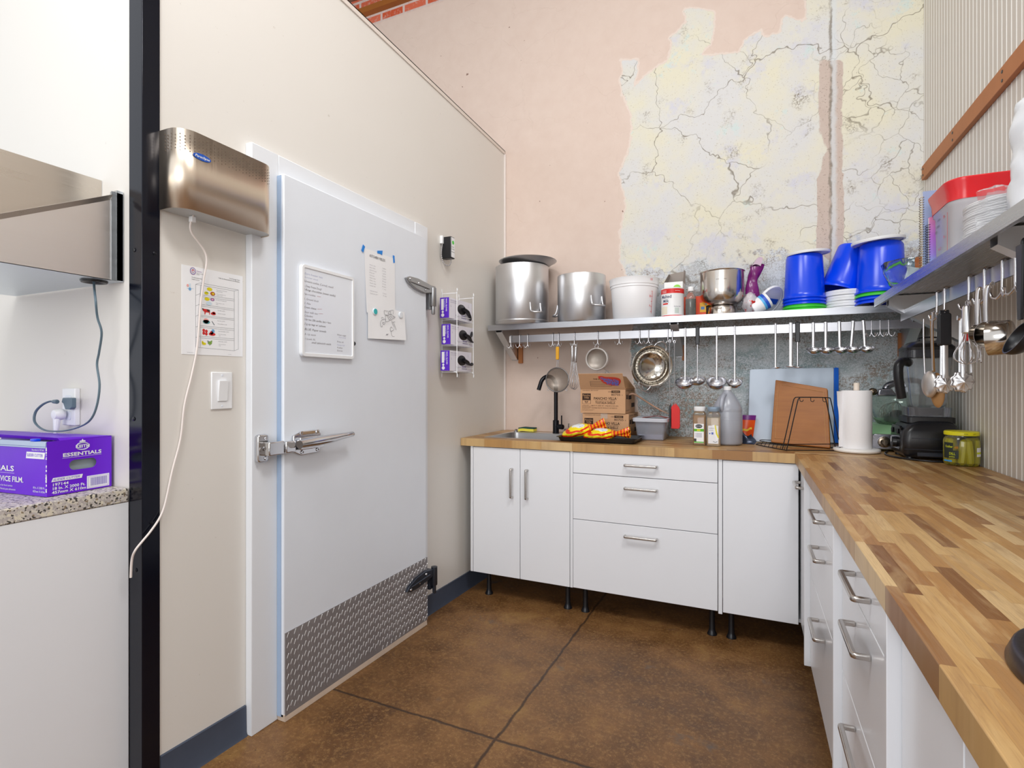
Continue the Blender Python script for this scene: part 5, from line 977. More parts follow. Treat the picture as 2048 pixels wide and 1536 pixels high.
def loft(m, rings, cap0=True, cap1=True, mi=0):
    k = len(rings[0]); o = len(m.v); m.v += [tuple(p) for r in rings for p in r]
    for j in range(len(rings)-1):
        for i in range(k): m.f.append((o+j*k+i,o+j*k+(i+1)%k,o+(j+1)*k+(i+1)%k,o+(j+1)*k+i)); m.mi.append(mi)
    if cap0: m.f.append(tuple(o+i for i in range(k-1,-1,-1))); m.mi.append(mi)
    if cap1: m.f.append(tuple(o+(len(rings)-1)*k+i for i in range(k))); m.mi.append(mi)
m = M(); loft(m, [rr3(x0+.02,y0+.02,x1-.02,y1-.02,.03,ST+.001),rr3(x0+.012,y0+.012,x1-.012,y1-.012,.035,ST+.012),rr3(x0+.008,y0+.008,x1-.008,y1-.008,.04,ST+.17),rr3(x0+.003,y0+.003,x1-.003,y1-.003,.043,ST+.175),rr3(x0+.001,y0+.001,x1-.001,y1-.001,.045,ST+.215)], True, False)
b = obj('tub_body', m, mat('translucent_tub','ECEDF2',.18,var=.02,Transmission_Weight=.35), t, ang=50)
m = M(); loft(m, [rr3(x0,y0,x1,y1,.045,ST+.185),rr3(x0-.002,y0-.002,x1+.002,y1+.002,.046,ST+.215),rr3(x0-.009,y0-.009,x1+.009,y1+.009,.05,ST+.238),rr3(x0-.010,y0-.010,x1+.010,y1+.010,.05,ST+.246),rr3(x0-.006,y0-.006,x1+.006,y1+.006,.048,ST+.250),rr3(x0+.012,y0+.012,x1-.012,y1-.012,.04,ST+.244)], True, True)
obj('lid', m, mat('red_lid','E0242C',.2,var=.06,Transmission_Weight=.12), t, ang=40)
m = M(); L_ = (0,-1,0); xf_ = x0+.0068
for s, z, h, y in (('18-',.150,.011,2.155),('16-',.085,.011,2.155),('8-12',.055,.010,2.20)): m.text(s, (xf_,y,ST+z), L_, UP, h, 'L')
m.box(xf_-.0003,2.112,ST+.03,xf_,2.114,ST+.16)
for y, zz in ((2.17,.155),(2.18,.135),(2.20,.12)): m.text('chips', (xf_,y+.04,ST+zz), L_, (0,.2,1), .010, 'L', 1)
obj('scale_marks', m, [RED, INKG], b, smooth=False)
pl_ = M(); pl_.lathe([(0,.003),(.062,.003),(.070,.006),(.098,.016),(.108,.0185),(.109,.020),(.107,.0215),(.097,.019),(.068,.0085),(0,.006)], (0,0,0), 44)
p0 = thing('foam_plate', 'white foam plate in the stack beside the red-lidded tub', 'plate', (0,0,0), 'foam plates stacked on the right shelf'); obj('plate', pl_, mat('foam_white','F4F4F6',.6,var=.01), p0, ang=50); p0.location = (.682, 1.925, ST)
for i in range(1, 16): dup(p0, (.682+.0015*math.sin(i*1.7), 1.925+.0015*math.cos(i*2.9), ST+.0066*i), (0,0,i*.7))
FILM = clear('crumpled_film','F3F5F8',.12,.8,1.3,.55)
t = thing('plastic_wrap', 'crumpled clear plastic wrap hanging over the foam plate stack', 'wrap', (.60, 1.86, ST))
def crum(a, b):
    th = math.radians(-150+150*a); r = .112+.006*math.sin(a*19)+.02*b*(1-b); z = ST+.150*(1-b)+.003
    q = V((.682+r*math.cos(th), 1.915+r*math.sin(th), z)); n = mnoise.noise(q*34)*.016+abs(mnoise.noise(q*80))*.008
    return (q.x+n*math.cos(th)+(.0 if b > .1 else -.06*math.cos(th)*(1-b*10)), q.y+n*math.sin(th)-(.0 if b > .1 else .06*math.sin(th)*(1-b*10)), q.z+n*.6*(1-b))
obj('sheet', M().grid(crum, 60, 24), FILM, t, ang=30)
t = thing('cup_bag', 'tall white plastic bag of foam cups at the right edge of the shelf', 'bag', (.69, 1.62, ST))
def bagf(a, b):
    th = 2*PI*a; r = .118*(1-.10*b)*(1-max(0,b-.80)**1.3*5.5); z = ST+.002+.345*b
    q = V((.700+r*math.cos(th), 1.655+r*1.0*math.sin(th), z)); n = mnoise.noise(q*20)*.010+abs(mnoise.noise(q*60))*.006
    return (min(.845, q.x+n*math.cos(th)), q.y+n*math.sin(th), z)
obj('bag', M().grid(bagf, 48, 30), mat('milky_bag','EDF1F7',.2,var=.02,Transmission_Weight=.1), t, ang=50)
m = M(); m.grid(lambda a, b: ((.685+.03*math.cos(a*2*PI)*(1+b)), 1.655+.03*math.sin(a*2*PI)*(1+b), ST+.33+.06*b+.01*math.sin(a*17)), 24, 5); obj('bag_neck', m, FILM, t, ang=40)

# ---------------------------------------------------------------- things on the worktops
Z0 = CT+.0008
t = thing('sponge', 'yellow sponge with a dark green scouring face on the back rim of the sink', 'sponge', (-1.375, 3.325, CT))
m = M(); m.grid(lambda a, b: (-1.432+.112*a, 3.300+.062*b, CT+.0045+.004*math.sin(a*PI)), 10, 4, thick=(0,0,.017)); m.v = [(x, y, z+.0035*math.sin((x+1.43)*70)*.4) for x, y, z in m.v]
obj('foam', m, mat('sponge_yellow','E5D84E',.9,bump=.5,bscale=300), t)
m = M(); m.grid(lambda a, b: (-1.432+.112*a, 3.300+.062*b, CT+.0218+.004*math.sin(a*PI)+.0014*math.sin(.112*a*70)), 10, 4, thick=(0,0,.0075)); obj('scouring_face', m, mat('scour_green','1F4A44',.9,bump=.5,bscale=400), t)
c = (-1.095, 3.370, CT); t = thing('sink_strainer', 'steel sink basket strainer standing beside the black faucet', 'strainer', c)
m = M(); m.lathe([(0,0),(.024,0),(.026,.002),(.031,.024),(.041,.026),(.042,.029),(.036,.032),(.012,.034),(0,.034)], c, 32); b = obj('basket', m, CHROME, t)
m = M()
for i in range(18): a = i*PI/9; m.lathe([(.0022,0),(.0022,.0008),(0,.0008)], (c[0]+.0286*math.cos(a), c[1]+.0286*math.sin(a), c[2]+.013), 6, (math.cos(a),math.sin(a),-.2))
obj('basket_hole', m, BLACKP, b); m = M(); m.lathe([(.0045,.034),(.0045,.060),(.0065,.061),(.0065,.064),(0,.064)], c, 14); obj('knob', m, CHROME, t)
# oven tray with two bags of chips
t = thing('oven_tray', 'black enamel oven tray overhanging the sink with two bags on it', 'tray', (-.775, 3.0, CT+.004)); x0, x1, y0, y1, z = -1.000, -.550, 2.846, 3.108, CT+.0045
m = M(); R4 = lambda d, zz, r: [(p[0],p[1],z+zz) for p in rrect(x0+d,y0+d,x1-d,y1-d,r,6)]
loft(m, [R4(.014,0,.02),R4(.004,.020,.028),R4(-.006,.0215,.034),R4(-.0065,.0235,.034),R4(.004,.0225,.028),R4(.0165,.003,.02)], True, True); obj('tray', m, mat('black_enamel','15161B',.32,var=.2), t, ang=40)
def chip_mat(name):
    g = G(name); X, Y, Z = g.sep(); w = g.noise(18, 3, .6)
    s = g.math('ADD', Z, g.math('MULTIPLY', g.math('SUBTRACT', w, .5), .012)); s = g.math('ADD', s, g.math('MULTIPLY', Y, -.20))
    body = g.ramp(g.math('MULTIPLY_ADD', s, 11.5, .30), [(.0,'B4BECF'),(.13,'CBD5E2'),(.145,'F4DA18'),(.25,'F6E01C'),(.265,'DE2A12'),(.37,'E23414'),(.385,'F7E224'),(.49,'F6DC1C'),(.505,'DE2A12'),(.57,'E23414'),(.585,'F7E224'),(.66,'F6DC1C'),(.675,'EEF1F6'),(1,'F2F4F8')])
    blue = g.math('MULTIPLY', g.step(g.noise(34, 2, .5, g.coords(loc=(3,0,1))), .54, .57), g.step(g.math('MULTIPLY_ADD', s, 11.5, .30), .68, .71)); body = g.mix(blue, body, '2C78C8')
    nk = g.math('FRACT', g.math('MULTIPLY', g.math('ADD', X, g.math('MULTIPLY', w, .01)), 62)); neck = g.mix(g.step(nk, .45, .55), 'F4A41C', 'D8301A')
    g.bump(g.noise(60, 3), .25, .003)
    return g.out(g.mix(g.step(g.math('ADD', X, g.math('MULTIPLY', w, .02)), .066, .070), body, neck), .2)
CHIP = chip_mat('striped_foil_bag')
def chip_bag(t, L=.185):
    def f(a, b):
        th = 2*PI*a; x = -L/2+L*1.28*b; q = (x+L/2)/L
        r = .0025+.038*math.sin(PI*min(1, max(0, q*1.02)))**.62 if q < .93 else .012+max(0, q-.93)*.060
        n = mnoise.noise(V((math.cos(th)*1.4, math.sin(th)*1.4, x*16)))*.22+abs(mnoise.noise(V((math.cos(th)*3, math.sin(th)*3, x*45))))*.16
        k = 1+n if q < .93 else 1+.28*math.sin(7*th+x*60)
        return (x, 1.28*r*k*math.cos(th), max(-.026, .74*r*k*math.sin(th)))
    return obj('bag', M().grid(f, 40, 44), CHIP, t, ang=60)
def badge_on(t, b):
    m = M(); m.text('Lay', (-.030,-.036,.010), (1,0,0), (0,.62,.78), .017, 'L', bold=.02, shear=.2); obj('logo', m, mat('logo_blue','2A6CC4',.3), b, smooth=False)
t = thing('chip_bag', 'striped yellow and red chip bag on the left end of the black tray', 'bag', (0,0,0), 'chip bags on the black tray'); b = chip_bag(t); 
t.location = (-.905, 2.975, CT+.053); t.rotation_euler = (math.radians(8), math.radians(-17), math.radians(15)); t.scale = (1.12, 1.12, 1.12)
dup(t, (-.765, 2.955, CT+.036), (math.radians(4), math.radians(-7), math.radians(6)), 'striped yellow and red chip bag on the right half of the black tray')
# shipping cartons
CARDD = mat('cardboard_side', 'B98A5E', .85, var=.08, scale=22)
def ship_box(t, x0, x1, y0, y1, z0, z1, open_top):
    m = M(); w = .003
    for q in ((x0,y0,x1,y0+w),(x0,y1-w,x1,y1),(x0,y0+w,x0+w,y1-w),(x1-w,y0+w,x1,y1-w)): m.box(q[0],q[1],z0,q[2],q[3],z1)
    m.box(x0+w,y0+w,z0,x1-w,y1-w,z0+w)
    if not open_top: m.box(x0+.001,y0+.001,z1-w,x1-.001,(y0+y1)/2-.001,z1); m.box(x0+.001,(y0+y1)/2+.001,z1-w,x1-.001,y1-.001,z1)
    b = obj('carton', m, CARD, t, smooth=False)
    R_ = (1,0,0); W_ = x1-x0; H = z1-z0; m = M(); yy = y0-.0006; P = lambda u, v: (x0+u*W_, yy, z0+v*H)
    def tx(s, u, v, h, w, mi=0, bold=0): m.text(s, P(u,v), R_, UP, h, 'L', mi, width=w*W_, bold=bold)
    tx('CONTENTS: 200 COUNT', .045, .915, .0058, .36); tx('100', .615, .855, .008, .07); m.box(x0+.695*W_,y0-.0004,z0+.835*H,x0+.885*W_,y0,z0+.935*H); m.text('752834', P(.72,.858), R_, UP, .008, 'L', 1, width=.14*W_)
    tx('80705', .69, .725, .0125, .20, 0, .01); tx('0', .92, .725, .007, .02); tx('PANCHO VILLA', .30, .555, .0165, .51, 0, .02); tx('TM', .815, .62, .004, .02); tx('200 COUNT FOOD SERVICE', .335, .487, .006, .45); tx('TOSTADA SHELLS', .34, .39, .0125, .435, 0, .02)
    tx('BEST IF USED BY / MEJOR SI SE USA', .25, .285, .007, .60); tx('DISTRIBUTED BY PRODUCT OF MEXICO', .26, .195, .007, .56)
    m.box(x0+.04*W_,y0-.0004,z0+.53*H,x0+.235*W_,y0,z0+.81*H); m.text('Pancho', P(.05,.695), R_, UP, .012, 'L', 1, width=.17*W_); m.text('Villa', P(.08,.60), R_, UP, .012, 'L', 1, width=.11*W_, shear=.2)
    for a in ((.04,.385,.235,.392),(.04,.385,.046,.53),(.229,.385,.235,.53)): m.box(x0+a[0]*W_,y0-.0004,z0+a[1]*H,x0+a[2]*W_,y0,z0+a[3]*H)
    m.tube([(x0+u*W_,yy,z0+v*H) for u, v in ((.10,.50),(.115,.43),(.135,.415),(.155,.43),(.17,.50))], .0012, 5); m.tube([(x0+u*W_,yy,z0+v*H) for u, v in ((.11,.49),(.13,.475),(.15,.475),(.165,.49))], .0012, 5)
    for i, w_ in enumerate((.15,.21,.19,.21,.17,.28,.24)): tx('DIST BY GENERAL FOODS SALES INC', .04, .315-.033*i-(.02 if i > 4 else 0), .0030, w_)
    S_ = (0,1,0); D = y1-y0; xx = x1+.0005; Q = lambda u, v: (xx, y0+u*D, z0+v*H)
    m.text('PANCHO VILLA', Q(.08,.90), S_, UP, .007, 'L', width=.36*D); m.text('80705', Q(.55,.90), S_, UP, .007, 'L', width=.3*D)
    for a in ((.10,.58,.24,.76),(.30,.56,.62,.76),(.62,.22,.97,.40)): m.box(x1,y0+a[0]*D,z0+a[1]*H,x1+.0004,y0+a[2]*D,z0+a[3]*H)
    m.text('PRODUCT', Q(.06,.10), S_, UP, .006, 'L', width=.35*D)
    obj('print', m, [mat('carton_ink','3E281C',.85,var=.1), mat('cardboard_light','C59A70',.85)], b, smooth=False); return b
t = thing('cardboard_box', 'lower closed cardboard box with a taped seam behind the black tray', 'box', (-.785, 3.275, CT), 'tostada boxes')
b = ship_box(t, -.928, -.645, 3.135, 3.418, Z0, CT+.148, False)
m = M(); m.box(-.815,3.1343,CT+.118,-.772,3.1347,CT+.1495); m.box(-.815,3.1343,CT+.1485,-.772,3.40,CT+.1492); obj('tape', m, clear('packing_tape','F2E8DA',.12,.5,1.4,.5), b, smooth=False)
t = thing('cardboard_box', 'upper open cardboard box with a raised flap and a blue and red shop sticker', 'box', (-.80, 3.27, CT+.15), 'tostada boxes')
bx0, bx1, by0, by1, bz0, bz1 = -.940, -.664, 3.130, 3.412, CT+.1505, CT+.2985
b = ship_box(t, bx0, bx1, by0, by1, bz0, bz1, True)
def flap(p, mt=CARD):
    p = [V(q) for q in p]; n = (p[1]-p[0]).cross(p[3]-p[0]).normalized()*.003; m = M(); m.hexa([p[0],p[1],p[1]+n,p[0]+n,p[3],p[2],p[2]+n,p[3]+n]); return obj('flap', m, mt, t, smooth=False)
ff = flap([(bx0,by0,bz1),(bx1,by0,bz1),(bx1-.004,by0-.062,bz1+.092),(bx0+.004,by0-.062,bz1+.092)])
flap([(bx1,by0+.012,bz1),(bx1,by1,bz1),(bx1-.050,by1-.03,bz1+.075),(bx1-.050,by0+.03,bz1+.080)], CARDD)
up = V((0,-.062,.092)).normalized(); no = V((0,-.092,-.062)).normalized(); o_ = V((bx0,by0,bz1))+no*.0036
m = M(); q = lambda u, v: tuple(o_+V((u*(bx1-bx0),0,0))+up*(v*.111))
m.text('THE VALUE', q(.33,.62), (1,0,0), up, .010, 'L', 0, width=.07, bold=.02)
for a, bb in ((.25,.50),(.25,.40),(.25,.30),(.25,.20)): m.prism([(0,0),(.13,0),(.13,.0012),(0,.0012)], q(a,bb), (1,0,0), up, no, .0004)
for a in (.25,.715): m.prism([(0,0),(.0012,0),(.0012,.035),(0,.035)], q(a,.20), (1,0,0), up, no, .0004)
obj('flap_print', m, mat('carton_ink','54382A',.85), ff, smooth=False)
m = M(); out = smooth_path([q(.45,.80), q(.52,.86), q(.62,.80), q(.78,.78), q(.90,.70), q(.93,.52), q(.88,.30), q(.80,.24), q(.66,.28), q(.56,.40), q(.50,.58)], 4, True)
cc = sum((V(p) for p in out), V())/len(out); k = len(out)
m.add([tuple(V(p)+no*.0006) for p in out]+[tuple(cc+no*.0006)], [(i,(i+1)%k,k) for i in range(k)]); m.add([tuple(cc+(V(p)-cc)*.93+no*.0009) for p in out]+[tuple(cc+no*.0009)], [(i,(i+1)%k,k) for i in range(k)], 1)
for s, u, v, w in (('Chocolate Chip',.50,.66,.40),('Peanut Butter',.56,.50,.34),('BUTTER BAR',.62,.35,.26)): m.text(s, tuple(V(q(u,v))+no*.0013), V((1,0,-.16)).normalized(), up, .015, 'L', 2, width=w*(bx1-bx0), bold=.03)
obj('sticker', m, [RED, mat('sticker_red','C8483C',.5,var=.2), mat('sticker_blue','4A7AD8',.5)], ff, smooth=False)
t = thing('plastic_sleeve', 'clear plastic sleeve sticking out of the open cardboard box', 'sleeve', (-.79, 3.24, CT+.2))
m = M(); m.grid(lambda a, b: (-.835+.10*b+.028*math.cos(2*PI*a)*(1-.2*b), 3.22+.02*math.sin(2*PI*a)+.004*math.sin(b*30+a*9), 1.335-.035*b-.06*b*b+.022*math.sin(2*PI*a)+.006*mnoise.noise(V((a*9,b*7,0)))), 24, 14); obj('sleeve', m, FILM, t, ang=40)
t = thing('wooden_spatula', 'long tan wooden handle leaning from the cardboard box to the clear tub', 'spatula', (-.52, 3.30, 1.10))
m = M(); m.tube(smooth_path([(-.668,3.235,1.190),(-.64,3.24,1.198),(-.60,3.25,1.176),(-.53,3.27,1.128),(-.47,3.285,1.092),(-.425,3.297,1.074)],5), [.008,.010,.011,.011,.0108,.0105,.010,.010,.010,.010,.0095,.009,.009,.009,.0088,.0085,.008,.008,.0075,.007,.006,.0055,.005,.0045,.004,.0035][:26], 10, flat=.6); obj('handle', m, mat('pale_beech','BE9A82',.4,var=.15,scale=40), t, ang=70)
# clear tub with lid
x0, x1, y0, y1, z = -.596, -.440, 3.118, 3.345, Z0; t = thing('storage_tub', 'clear plastic tub with a frosted lid right of the cardboard boxes', 'tub', ((x0+x1)/2, (y0+y1)/2, CT))
m = M(); R4 = lambda d, zz, r: [(p[0],p[1],z+zz) for p in rrect(x0+d,y0+d,x1-d,y1-d,r,5)]
loft(m, [R4(.006,0,.012),R4(.002,.006,.016),R4(-.011,.108,.02),R4(-.013,.108,.02),R4(-.010,.110,.02),R4(.0035,.007,.014),R4(.008,.003,.010)], True, True); obj('tub_body', m, clear('clear_tub','E4E8F4',.12,.75), t, ang=40)
m = M(); m.box(x0+.006,y0+.006,z+.004,x1-.006,y1-.006,z+.034); obj('contents', m, mat('pale_contents','C9CBD8',.7,var=.12), t, bevel=.004)
m = M(); loft(m, [R4(-.012,.106,.02),R4(-.022,.108,.024),R4(-.023,.126,.024),R4(-.019,.129,.022),R4(-.012,.128,.02),R4(.004,.122,.016)], True, True); obj('lid', m, mat('frosted_lid','D9DDE8',.3,var=.03,Transmission_Weight=.2), t, ang=40)
t = thing('rubber_mat', 'crumpled dark red scrap of plastic lying on the lid of the clear tub', 'scrap', (-.5, 3.22, CT+.125))
m = M(); m.grid(lambda a, b: (-.572+.16*a, 3.16+.11*b, CT+.126+.014*max(0,math.sin(a*PI*1.0))**2*(1-.5*b)+.004*mnoise.noise(V((a*5,b*4,0)))), 20, 10, thick=(0,0,.0016)); obj('sheet', m, mat('dark_red_plastic','8E3A30',.4,var=.2), t, ang=60)
# spice jars
def spice(x0, x1, y0, lab, powder, capm, ph):
    t = thing('spice_jar', lab, 'jar', ((x0+x1)/2, y0+.033, CT), 'square spice jars'); w = x1-x0; y1 = y0+w; z = Z0; r = .010
    S = lambda d, zz, rr=r: [(p[0],p[1],z+zz) for p in rrect(x0+d,y0+d,x1-d,y1-d,rr,4)]
    m = M(); loft(m, [S(.002,0),S(0,.004),S(0,.165),S(.004,.174),S(.009,.180,.012),S(.009,.186,.012)]); obj('glass', m, clear('jar_plastic','F2EEE6',.06,.9), t)
    m = M(); loft(m, [S(.003,.003,.008),S(.0018,.006,.008),S(.0018,ph,.008)]); obj('powder', m, powder, t)
    m = M(); loft(m, [S(.004,.182,.02),S(.003,.184,.02),S(.003,.2035,.02),S(.005,.2055,.02)]); obj('cap', m, capm, t); return t, z
t, z = spice(-.268, -.203, 2.965, 'square jar of brown spice with a green and white label and white cap', mat('mustard_powder','BE8A3E',.8,var=.1), PLW, .158)
m = M(); y = 2.9643; m.box(-.262,y-.0003,z+.012,-.213,y,z+.115,0); m.box(-.262,y-.0006,z+.074,-.213,y-.0003,z+.088,1); m.box(-.247,y-.0008,z+.076,-.230,y-.0006,z+.086,4); m.box(-.262,y-.0006,z+.014,-.213,y-.0003,z+.020,1); m.box(-.262,y-.0006,z+.020,-.250,y-.0003,z+.036,2)
m.lathe([(.0175,0),(.0175,.0004),(0,.0004)], (-.2375,y-.0003,z+.102), 24, (0,-1,0), mi=2, x=(1,0,0), sy=.58)
m.text('spice islands', (-.2375,y-.001,z+.1005), (1,0,0), UP, .006, 'C', 0, width=.028); m.text('cumin', (-.2375,y-.001,z+.0785), (1,0,0), UP, .005, 'C', 1)
x_ = -.255
while x_ < -.222: w = RND.choice((.0006,.001,.0014)); m.box(x_,y-.0006,z+.042,x_+w,y-.0003,z+.066,3); x_ += w+.0011
obj('label', m, [PAPER, mat('label_green','5DB52A',.6), mat('label_black','3A3A3E',.6), mat('barcode_grey','A7A6B8',.6), mat('label_yellow2','E4DA3A',.6)], t, smooth=False)
t, z = spice(-.197, -.131, 2.948, 'square jar of pale tan spice with a torn yellow label and grey cap', mat('garlic_powder','E2CDB0',.8,var=.06), mat('grey_cap','8FA3B8',.3,.3), .148)
m = M(); y = 2.9473; m.box(-.190,y-.0003,z+.014,-.140,y,z+.108,0); m.add([(a,y-.0006,z+b) for a, b in ((-.170,.112),(-.158,.114),(-.138,.040),(-.150,.030))], [(0,1,2,3)], 1); m.add([(a,y-.0009,z+b) for a, b in ((-.159,.112),(-.153,.110),(-.145,.070),(-.137,.050),(-.141,.042),(-.152,.066))], [(0,1,2,3,4,5)], 2)
m.box(-.174,y-.0006,z+.062,-.164,y-.0003,z+.073,3); m.box(-.185,y-.0006,z+.064,-.179,y-.0003,z+.070,3); m.text('GARLIC', (-.186,y-.0006,z+.092), (1,0,0), UP, .006, 'L', 4); m.text('powder', (-.186,y-.0006,z+.082), (1,0,0), UP, .005, 'L', 4); m.tube([(-.166,y-.0006,z+.026),(-.155,y-.0006,z+.021),(-.145,y-.0006,z+.026)], .0013, 5, mi=4)
obj('label', m, [mat('pale_label','E8E9EE',.6), PAPER, mat('label_yellow2','E4DA3A',.6), mat('label_indigo','5A6FC0',.6), INKG], t, smooth=False)
# gallon jug
c = (-.100, 3.085, Z0); t = thing('gallon_jug', 'translucent gallon jug partly full of vinegar behind the spice jars', 'jug', c)
m = M(); m.lathe([(0,.004),(.060,0),(.070,.003),(.075,.012),(.075,.170),(.0735,.176),(.0735,.180),(.075,.186),(.073,.200),(.060,.232),(.040,.262),(.024,.282),(.0185,.290),(.0185,.297),(0,.297)], c, 40)
m.v = [(c[0]+(x-c[0])*1.0, c[1]+(y-c[1])*1.0, zz) for x, y, zz in m.v]; JUG = mat('milky_plastic','CED3DF',.25,var=.02,Transmission_Weight=.45); obj('jug_body', m, JUG, t, ang=50)
m = M(); m.lathe([(0,.006),(.058,.003),(.069,.006),(.0735,.014),(.0735,.075),(0,.075)], c, 40); obj('vinegar', m, mat('vinegar_grey','A9AFBF',.15), t)
m = M(); hd = V((-.35,-.93,0)).normalized(); m.tube(smooth_path([tuple(V(c)+hd*.030+V((0,0,.268))),tuple(V(c)+hd*.052+V((0,0,.262))),tuple(V(c)+hd*.074+V((0,0,.235))),tuple(V(c)+hd*.078+V((0,0,.205))),tuple(V(c)+hd*.070+V((0,0,.186)))],5), .0105, 12); obj('handle', m, JUG, t, ang=70)
m = M(); m.lathe([(0,.294),(.0195,.294),(.0195,.312),(.018,.314),(0,.314)], c, 28); obj('cap', m, PLW, t)
m = M()
for zz in (.135,.150): m.lathe([(.0752,zz),(.0757,zz+.001),(.0752,zz+.002)], c, 40)
obj('ridge', m, JUG, t)
t = thing('snack_packet', 'orange and purple packet standing between the jug and the white cutting board', 'packet', (-.03, 3.26, CT))
m = M(); m.grid(lambda a, b: (-.062+.085*a+.02*b, 3.235+.012*math.sin(a*PI)+.02*b, Z0+.150*b), 10, 8, thick=(0,.012,0)); b = obj('packet', m, mat('packet_orange','E2520F',.3,var=.15), t, ang=60)
m = M(); m.grid(lambda a, b: (-.062+.085*a+.02*(.83+.17*b), 3.2335+.012*math.sin(a*PI)+.02*(.83+.17*b), Z0+.150*(.83+.175*b)), 10, 2, thick=(0,.0148,0)); obj('purple_band', m, mat('packet_purple','6E1E7A',.3,var=.1), b, ang=60)
t = thing('foil_wrapper', 'torn dark foil wrapper with a yellow edge beside the jug', 'wrapper', (-.02, 3.13, CT))
m = M(); m.grid(lambda a, b: (-.045+.075*a+.012*math.sin(b*5), 3.145-.02*a+.02*b, Z0+.072*b*(1-.35*a)+.012*math.sin(a*7)*b), 10, 8, thick=(.001,.001,0)); obj('wrapper', m, mat('navy_foil','3A4356',.2,.5,var=.5,scale=60), t, ang=50)
m = M(); m.grid(lambda a, b: (-.030+.05*a, 3.150+.01*b, Z0+.066+.012*a+.010*b+.004*math.sin(a*9)), 8, 2, thick=(.0006,.0006,0)); obj('yellow_edge', m, mat('foil_yellow','D9B43A',.35), t, ang=50)
# cutting boards and rack
def slab(t, name, p, th, mt, r=.012, bevel=.003):
    """p = bl, br, tr, tl of the near face; th = thickness away from the room"""
    p = [V(q) for q in p]; n = (p[1]-p[0]).cross(p[3]-p[0]).normalized(); ins = []
    m = M(); k = []
    for i in range(4):
        a, b, c_ = p[i-1], p[i], p[(i+1) % 4]
        for s in range(6):
            s_ = s/5; d1 = (a-b).normalized()*r*(1-s_)**2; d2 = (c_-b).normalized()*r*s_**2; k.append(b+d1+d2)
    m.add(k+[q-n*th for q in k], [tuple(range(24)), tuple(range(47,23,-1))]+[(i,24+i,24+(i+1)%24,(i+1)%24) for i in range(24)])
    return obj(name, m, mt, t, bevel=bevel), n
t = thing('cutting_board', 'large white plastic cutting board with a blue edge leaning on the wall', 'board', (.22, 3.3, CT))
bl, br, tr, tl_ = V((.000,3.262,CT+.003)), V((.452,3.335,CT+.001)), V((.462,3.412,CT+.420)), V((.012,3.340,CT+.413))
wbm = mat('white_polyethylene', 'CBD9EA', .4, var=.015, bump=.06, bscale=400)
e1, e2 = br.lerp(bl,.052), tr.lerp(tl_,.052)
b, n = slab(t, 'board', (bl, e1, e2, tl_), .012, wbm); slab(t, 'blue_edge', (e1+(br-bl).normalized()*.0003, br, tr, e2+(br-bl).normalized()*.0003), .012, mat('board_blue','0F66D8',.35), .006, .002)
t = thing('cutting_board', 'brown wooden cutting board with a juice groove leaning on the white board', 'board', (.25, 3.1, CT))
g = G('oiled_board'); n1 = g.noise(1, 4, .6, g.coords((4,4,46),(0,0,0),(0,.06,0))); n2 = g.noise(5, 4); WB = g.out(g.mix(g.math('MULTIPLY', n1, .8), g.mix(n2, 'B8772F', 'A0601F'), '7E4514'), .45)
bl, br, tr, tl_ = V((.113,3.135,CT+.017)), V((.378,3.062,CT+.006)), V((.376,3.150,CT+.305)), V((.140,3.255,CT+.352))
b, n = slab(t, 'board', (bl, br, tr, tl_), .021, WB, .008, .003)
m = M(); cen = (bl+br+tr+tl_)/4; gq = [cen+(q-cen)*.86+n*.0002 for q in (bl,br,tr,tl_)]; m.tube([tuple(q) for q in gq], .0016, 6, True); obj('juice_groove', m, mat('groove_tan','C99A66',.6), b)
t = thing('wire_rack', 'black wire rack with three small hooks in front of the wooden board', 'rack', (.27, 2.95, CT)); WR = mat('black_wire','17171B',.4,.4)
def wire(pts, r=.0024, name='wire_frame', par=None, k=4, closed=False): return obj(name, M().tube(smooth_path(pts, k, closed), r, 8, closed), WR, par or t, ang=70)
zt_ = 1.192
fr_ = [(.158,2.945,Z0+.003),(.172,2.949,1.00),(.196,2.955,1.12),(.2085,2.96,zt_-.014),(.216,2.962,zt_-.003),(.228,2.963,zt_),(.330,2.978,zt_),(.343,2.98,zt_-.003),(.350,2.981,zt_-.014),(.372,2.99,1.06),(.392,3.0,Z0+.012)]
wire(fr_); wire([(x+.016,y-.036,z) for x, y, z in fr_])
wire([(.165,2.903,Z0+.003),(.19,2.905,Z0+.003),(.40,2.990,Z0+.003),(.425,3.05,Z0+.003),(.40,3.10,Z0+.003),(.10,3.19,Z0+.003),(.045,3.15,Z0+.003),(.06,3.07,Z0+.003)], .0024, 'base_ring', k=5, closed=True)
wire([(.170,2.965,Z0+.024),(.20,2.985,Z0+.024),(.40,3.03,Z0+.030),(.42,3.06,Z0+.03),(.39,3.09,Z0+.028),(.11,3.18,Z0+.022),(.062,3.16,Z0+.022),(.075,3.09,Z0+.022)], .002, 'upper_ring', k=5, closed=True)
for i in range(7): u = i/6; a = V((.062,3.07,Z0+.003)).lerp(V((.165,2.905,Z0+.003)), u); b_ = V((.076,3.09,Z0+.024)).lerp(V((.172,2.965,Z0+.024)), u); wire([tuple(a), tuple(a.lerp(b_,.5)), tuple(b_)], .0014, 'rung', k=2)
for x in (.236, .283, .335): wire([(x,2.966,zt_-.002),(x,2.964,zt_-.014),(x+.003,2.960,zt_-.020),(x+.011,2.957,zt_-.020),(x+.014,2.957,zt_-.012)], .0016, 'hook')
